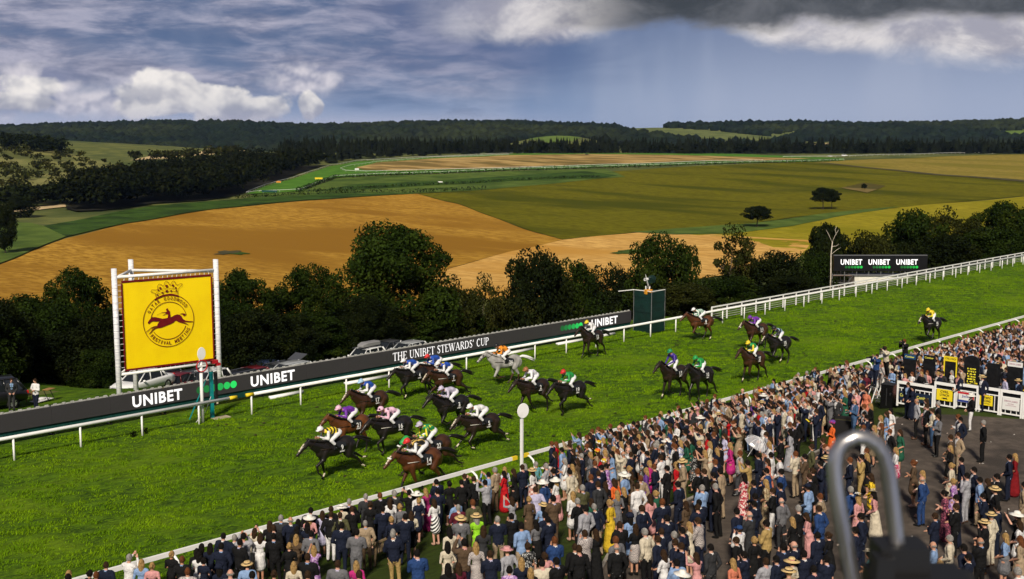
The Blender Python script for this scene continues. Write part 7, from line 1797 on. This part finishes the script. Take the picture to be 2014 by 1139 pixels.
# black cabinet and the leaning man, photographers on ladders
p = at_z(1747, 797, .75); cab = thing('cabinet', 'tall black equipment cabinet at the corner of the betting ring', 'cabinet', (p.x, p.y, float(zfun(p.x, p.y))), .1)
MB().box((0,0,.62), (.62,.62,1.24)).build('body', mat('gloss_black', (.006,.006,.007), .18, spec=.6), cab); MB().box((0,0,1.255), (.68,.68,.03)).build('lid', BLACKM, cab)
MB().box((-.316,.0,.62), (.012,.04,.9)).box((-.316,-.2,.8), (.02,.06,.12)).build('door_edge', mat('cabinet_trim', (.03,.03,.032), .3), cab)
ALU = nmat('aluminium', (.62,.62,.62), (.5,.5,.5), 5, .4, metal=.4)
def ladder(px, py, rz, label, h=1.5):
    p = at_z(px, py, .2); z = float(zfun(p.x, p.y)); t = thing('step_ladder', label, 'ladder', (p.x, p.y, z), rz, 'photographers\' step ladders')
    for s in (-1,1): MB().bar((-.42,s*.26,0),(0,s*.18,h),.06,.03).build('stile', WHITE, t); MB().bar((.45,s*.24,0),(0.04,s*.18,h),.05,.03).build('rear_leg', WHITE, t)
    for i in range(1,6): f = i/6; MB().box((-.42*(1-f),0,h*f), (.10,.46-.1*f,.03)).build('tread', ALU, t)
    MB().box((.02,0,h+.02), (.2,.36,.035)).build('top_platform', ALU, t); return t, Vector((p.x, p.y, z + h + .04))
for (px, py, top, bot, hair, pose, lb2, lb3, dz) in ((1722, 701, 'bl', 'nv', 'b', 'u', 'photographer in blue jacket standing on a step ladder', 'step ladder under the photographer in blue', 1.0), (1747, 684, 'cr', 'bk', 'b', 'u', 'photographer in cream jacket standing on a step ladder', 'step ladder under the photographer in cream', 1.2), (1784, 671, 'bk', 'bk', 'r', 'u', 'photographer in black vest with ginger hair on a step ladder', 'step ladder under the photographer in black', 1.3)):
    o = extra(px, py, 'm', top, bot, hair, pose, lb2, None, dz, 'photographers on ladders'); P = o.location
    q = proj((P.x, P.y, P.z - dz)); t_, _ = ladder(q[0], q[1], o.rotation_euler.z, lb3, dz - .06)
    t_.location = (P.x - .02*math.cos(o.rotation_euler.z), P.y, P.z - dz)
    c = thing('camera', 'black long-lens camera raised by the ' + lb2.replace(' standing on a step ladder', '').replace(' on a step ladder', ''), 'camera', P + Matrix.Rotation(o.rotation_euler.z, 3, 'Z') @ Vector((.33, .05, 1.62)), o.rotation_euler.z, 'photographers\' cameras')
    MB().box((0,0,0), (.09,.15,.11)).build('camera_body', BLACKM, c); MB().tube([(.04,0,0),(.16,0,0),(.30,0,0)], [.04,.045,.055], 10).build('lens', BLACKM, c, smooth=True)
extra(1758, 729, 's', 'lb', 'nv', 'b', 'f', 'heavy man in light blue shirt leaning on the black cabinet', R(150))

# ================================================================ benches, planter, umbrella
TEAK = nmat('weathered_teak', (.30,.22,.13), (.20,.14,.08), 5, .7, stretch=(1,8,1))
def bench(px, py, rz, label, L=1.7):
    z = .6
    for _ in range(3): p = at_z(px, py, z); z = float(zfun(p.x, p.y))
    t = thing('garden_bench', label, 'bench', (p.x, p.y, z), rz, 'wooden benches in the enclosure')
    for i in range(4): MB().box((-.18+.12*i,0,.44), (.10,L,.025)).build('seat_slat', TEAK, t)
    n = 13
    sm = MB().box((0,0,0), (.02,.05,.36)).mesh('back_slat', TEAK)
    for i in range(n): s = link('back_slat', sm, t, (-.27-.03, -L/2+.1+(L-.2)*i/(n-1), .67)); s.rotation_euler = (0,-.15,0)
    MB().box((-.335,0,.88), (.04,L,.07)).build('top_rail', TEAK, t)
    for s in (-1,1):
        MB().box((.2,s*(L/2-.04),.30), (.06,.06,.62)).build('leg', TEAK, t); MB().bar((-.24,s*(L/2-.04),0),(-.33,s*(L/2-.04),.9),.06).build('leg', TEAK, t); MB().box((-.05,s*(L/2-.04),.635), (.52,.07,.035)).build('armrest', TEAK, t)
bench(757, 1098, R(100), 'teak garden bench in the lower left crowd by the pink-dressed woman'); bench(1590, 830, R(120), 'slatted garden bench behind the man with yellow racecard'); bench(1652, 818, R(115), 'garden bench beside the black planter box'); bench(1312, 945, R(110), 'garden bench half hidden near the woman in red'); bench(1440, 890, R(105), 'garden bench left of the clear umbrella')
p = at_z(1657, 860, .9); pl = thing('planter', 'black planter box behind the woman in orange', 'planter', (p.x, p.y, float(zfun(p.x, p.y))), R(20))
for s, (c, sz) in enumerate((((-.45,0,.4),(.05,.95,.8)),((.45,0,.4),(.05,.95,.8)),((0,-.45,.4),(.85,.05,.8)),((0,.45,.4),(.85,.05,.8)))): MB().box(c, sz).build('side_panel', mat('planter_black', (.012,.011,.012), .5), pl)
MB().box((0,0,.62), (.84,.84,.04)).build('soil', EARTH, pl)
UG = bpy.data.materials.new('clear_vinyl'); UG.use_nodes = True; kk = NT(UG.node_tree); nn = UG.node_tree.nodes
tr = nn.new('ShaderNodeBsdfTransparent'); mx = nn.new('ShaderNodeMixShader'); mx.inputs[0].default_value = .34; nn['Principled BSDF'].inputs['Base Color'].default_value = (.8,.8,.86,1); nn['Principled BSDF'].inputs['Roughness'].default_value = .15
kk.l.new(tr.outputs[0], mx.inputs[1]); kk.l.new(nn['Principled BSDF'].outputs[0], mx.inputs[2]); kk.l.new(mx.outputs[0], nn['Material Output'].inputs['Surface'])
def umbrella():
    P = at_z(1486, 874, 1.0 + 2.0); t = thing('umbrella', 'clear see-through dome umbrella with white ribs held up in the crowd', 'umbrella', P, 0); t.rotation_euler = (.5, .15, 0)
    n = 8; r = .46; rows = 5
    for s in range(n):
        b = MB(); a0, a1 = 2*math.pi*s/n, 2*math.pi*(s+1)/n
        for i in range(rows+1):
            ph = R(72)*i/rows
            for a in (a0, (a0+a1)/2, a1): rr = r*math.sin(ph)/math.sin(R(72))*(1 if a != (a0+a1)/2 else .955); b.v.append((rr*math.cos(a), rr*math.sin(a), .42*math.cos(ph)-.13))
        for i in range(rows):
            for j in range(2): b.f.append((i*3+j, (i+1)*3+j, (i+1)*3+j+1, i*3+j+1)); b.m.append(0)
        b.build('canopy_panel', UG, t, smooth=True)
        MB().tube([(r*math.sin(R(72)*i/rows)/math.sin(R(72))*math.cos(a0), r*math.sin(R(72)*i/rows)/math.sin(R(72))*math.sin(a0), .425*math.cos(R(72)*i/rows)-.13) for i in range(rows+1)], .007, 4).build('rib', WHITE, t)
    MB().tube([(0,0,.36),(0,0,-.62)], .009, 6).build('shaft', WHITE, t); MB().tube([(0,0,-.6),(.0,0,-.72),(.04,0,-.76),(.08,0,-.72)], .014, 6).build('handle', BLACKM, t)
umbrella()
# things held: racecards and glasses
for i, (px, py, m, lb) in enumerate(((1590, 827, SY, 'yellow racecard held by the man in navy beside the slatted bench'), (1797, 950, SY, 'yellow racecard held by the blonde woman in cream on the tarmac'), (1710, 955, SY, 'yellow racecard held by the woman in the yellow patterned dress'), (1667, 812, SWT, 'white racecard held by the man in denim blue suit'))):
    p = at_z(px, py, 1.0 + 1.15); t = thing('racecard', lb, 'racecard', p, .6*i, 'racecards held by spectators'); t.rotation_euler = (.5, .3, .6*i)
    for s in (-1,1): c = MB().box((s*.055,0,0), (.105,.21,.006)).build('cover', m, t); c.rotation_euler = (0, s*.18, 0)

# scuffed turf and dropped slips
def scraps(name, n, f, size, m, label, cat, seed, zoff=.03):
    q = np.random.RandomState(seed); V = []; F = []
    for i in range(n):
        x, y = f(q); z = float(zfun(x, y)) + zoff; a = q.uniform(0, 6.28); s = size*q.uniform(.5, 1.5)
        k_ = len(V); r = [(math.cos(a + j*1.57 + q.uniform(-.4,.4))*s*q.uniform(.6,1.3), math.sin(a + j*1.57)*s*q.uniform(.5,1.)) for j in range(4)]
        V += [(x+u, y+v, z + q.uniform(0, .03)) for u, v in r] + [(x, y, z + .05)]; F += [(k_+j, k_+(j+1) % 4, k_+4) for j in range(4)]
    tag(link(name, np_mesh(name, V, F, m)), label, cat, kind='stuff')
scraps('divots', 420, lambda q: (q.uniform(28, 140), q.uniform(YN + 2, YF - .6)), .11, nmat('torn_turf', (.022,.040,.006), (.045,.035,.012), 3, .95), 'dark torn divots scattered over the racing turf', 'divots', 41, .06)
scraps('litter', 90, lambda q: (q.uniform(30, 52), q.uniform(11, 24)), .05, nmat('paper_scrap', (.55,.53,.5), (.4,.3,.25), 3, .9), 'dropped betting slips and scraps on the tarmac', 'litter', 42, .03)

# ================================================================ steel hoop clamped to the balcony rail in front of the lens
def hoop():
    T0 = 1.9
    P = lambda px, py, t=T0: at_t(px, py, t)
    o = P(1700, 1150); t = thing('steel_hoop', 'blurred brushed steel hoop in the foreground, clamped to the balcony', 'hoop', o)
    STEEL = nmat('brushed_steel', (.42,.41,.41), (.30,.29,.30), 40, .32, metal=.85, stretch=(1,1,.1)); DK = mat('clamp_black', (.010,.010,.011), .5)
    path = [(1690,1230),(1678,1145),(1664,1070),(1651,1000),(1643,950),(1641,915),(1646,888),(1660,870),(1681,860),(1702,861),(1722,872),(1737,892),(1747,925),(1753,970),(1759,1020),(1765,1075),(1772,1130)]
    pts = [P(*q) - o for q in path]
    # resample smoothly
    MB().tube(pts, .0135, 14).build('hoop_tube', STEEL, t, smooth=True)
    b = MB()
    c = P(1768, 1108) - o; b.box(c, (.085,.07,.075), TH - math.pi/2); b.box(P(1800,1150,1.88) - o, (.16,.08,.05), TH - math.pi/2); b.tube([P(1740,1150) - o, P(1905,1160) - o], .035, 10); b.box(P(1735,1120,1.86) - o, (.03,.04,.05), TH - math.pi/2)
    b.build('clamp', DK, t, smooth=False)
    r = thing('balcony_rail', 'steel balcony hand rail along the bottom edge carrying the hoop', 'rail', P(1700, 1205))
    q0 = P(1700, 1205); MB().tube([P(900,1205,1.9) - q0, P(2500,1205,1.9) - q0], .045, 12).build('hand_rail', STEEL, r, smooth=True)
    for px in (1000, 1450, 1900, 2350):
        top = P(px, 1205, 1.9) - q0; MB().tube([top, top - Vector((0,0,1.1))], .025, 8).build('baluster', STEEL, r, smooth=True)
    MB().box(P(1700,1205,1.9) - q0 - Vector((0,0,1.17)), (3.2,.5,.12), TH - math.pi/2).build('ledge', nmat('concrete', (.3,.29,.27), (.4,.39,.37), 3), r)
hoop()

# ================================================================ the air over the downs
def haze():
    me = MB().box((0, 0, 0), (20000, 20000, 330)).mesh('haze', MATS['white_paint']); me.materials.clear()
    m = bpy.data.materials.new('haze_air'); m.use_nodes = True; nn = m.node_tree.nodes; nn.clear()
    v = nn.new('ShaderNodeVolumePrincipled'); v.inputs['Color'].default_value = (.34,.55,1.0,1); v.inputs['Density'].default_value = .000022; v.inputs['Anisotropy'].default_value = .2
    out = nn.new('ShaderNodeOutputMaterial'); m.node_tree.links.new(v.outputs[0], out.inputs['Volume']); me.materials.append(m)
    o = link('haze', me, None, (FW.x*3000, FW.y*3000, 330/2 - 190)); tag(o, kind='stuff'); return o
haze()
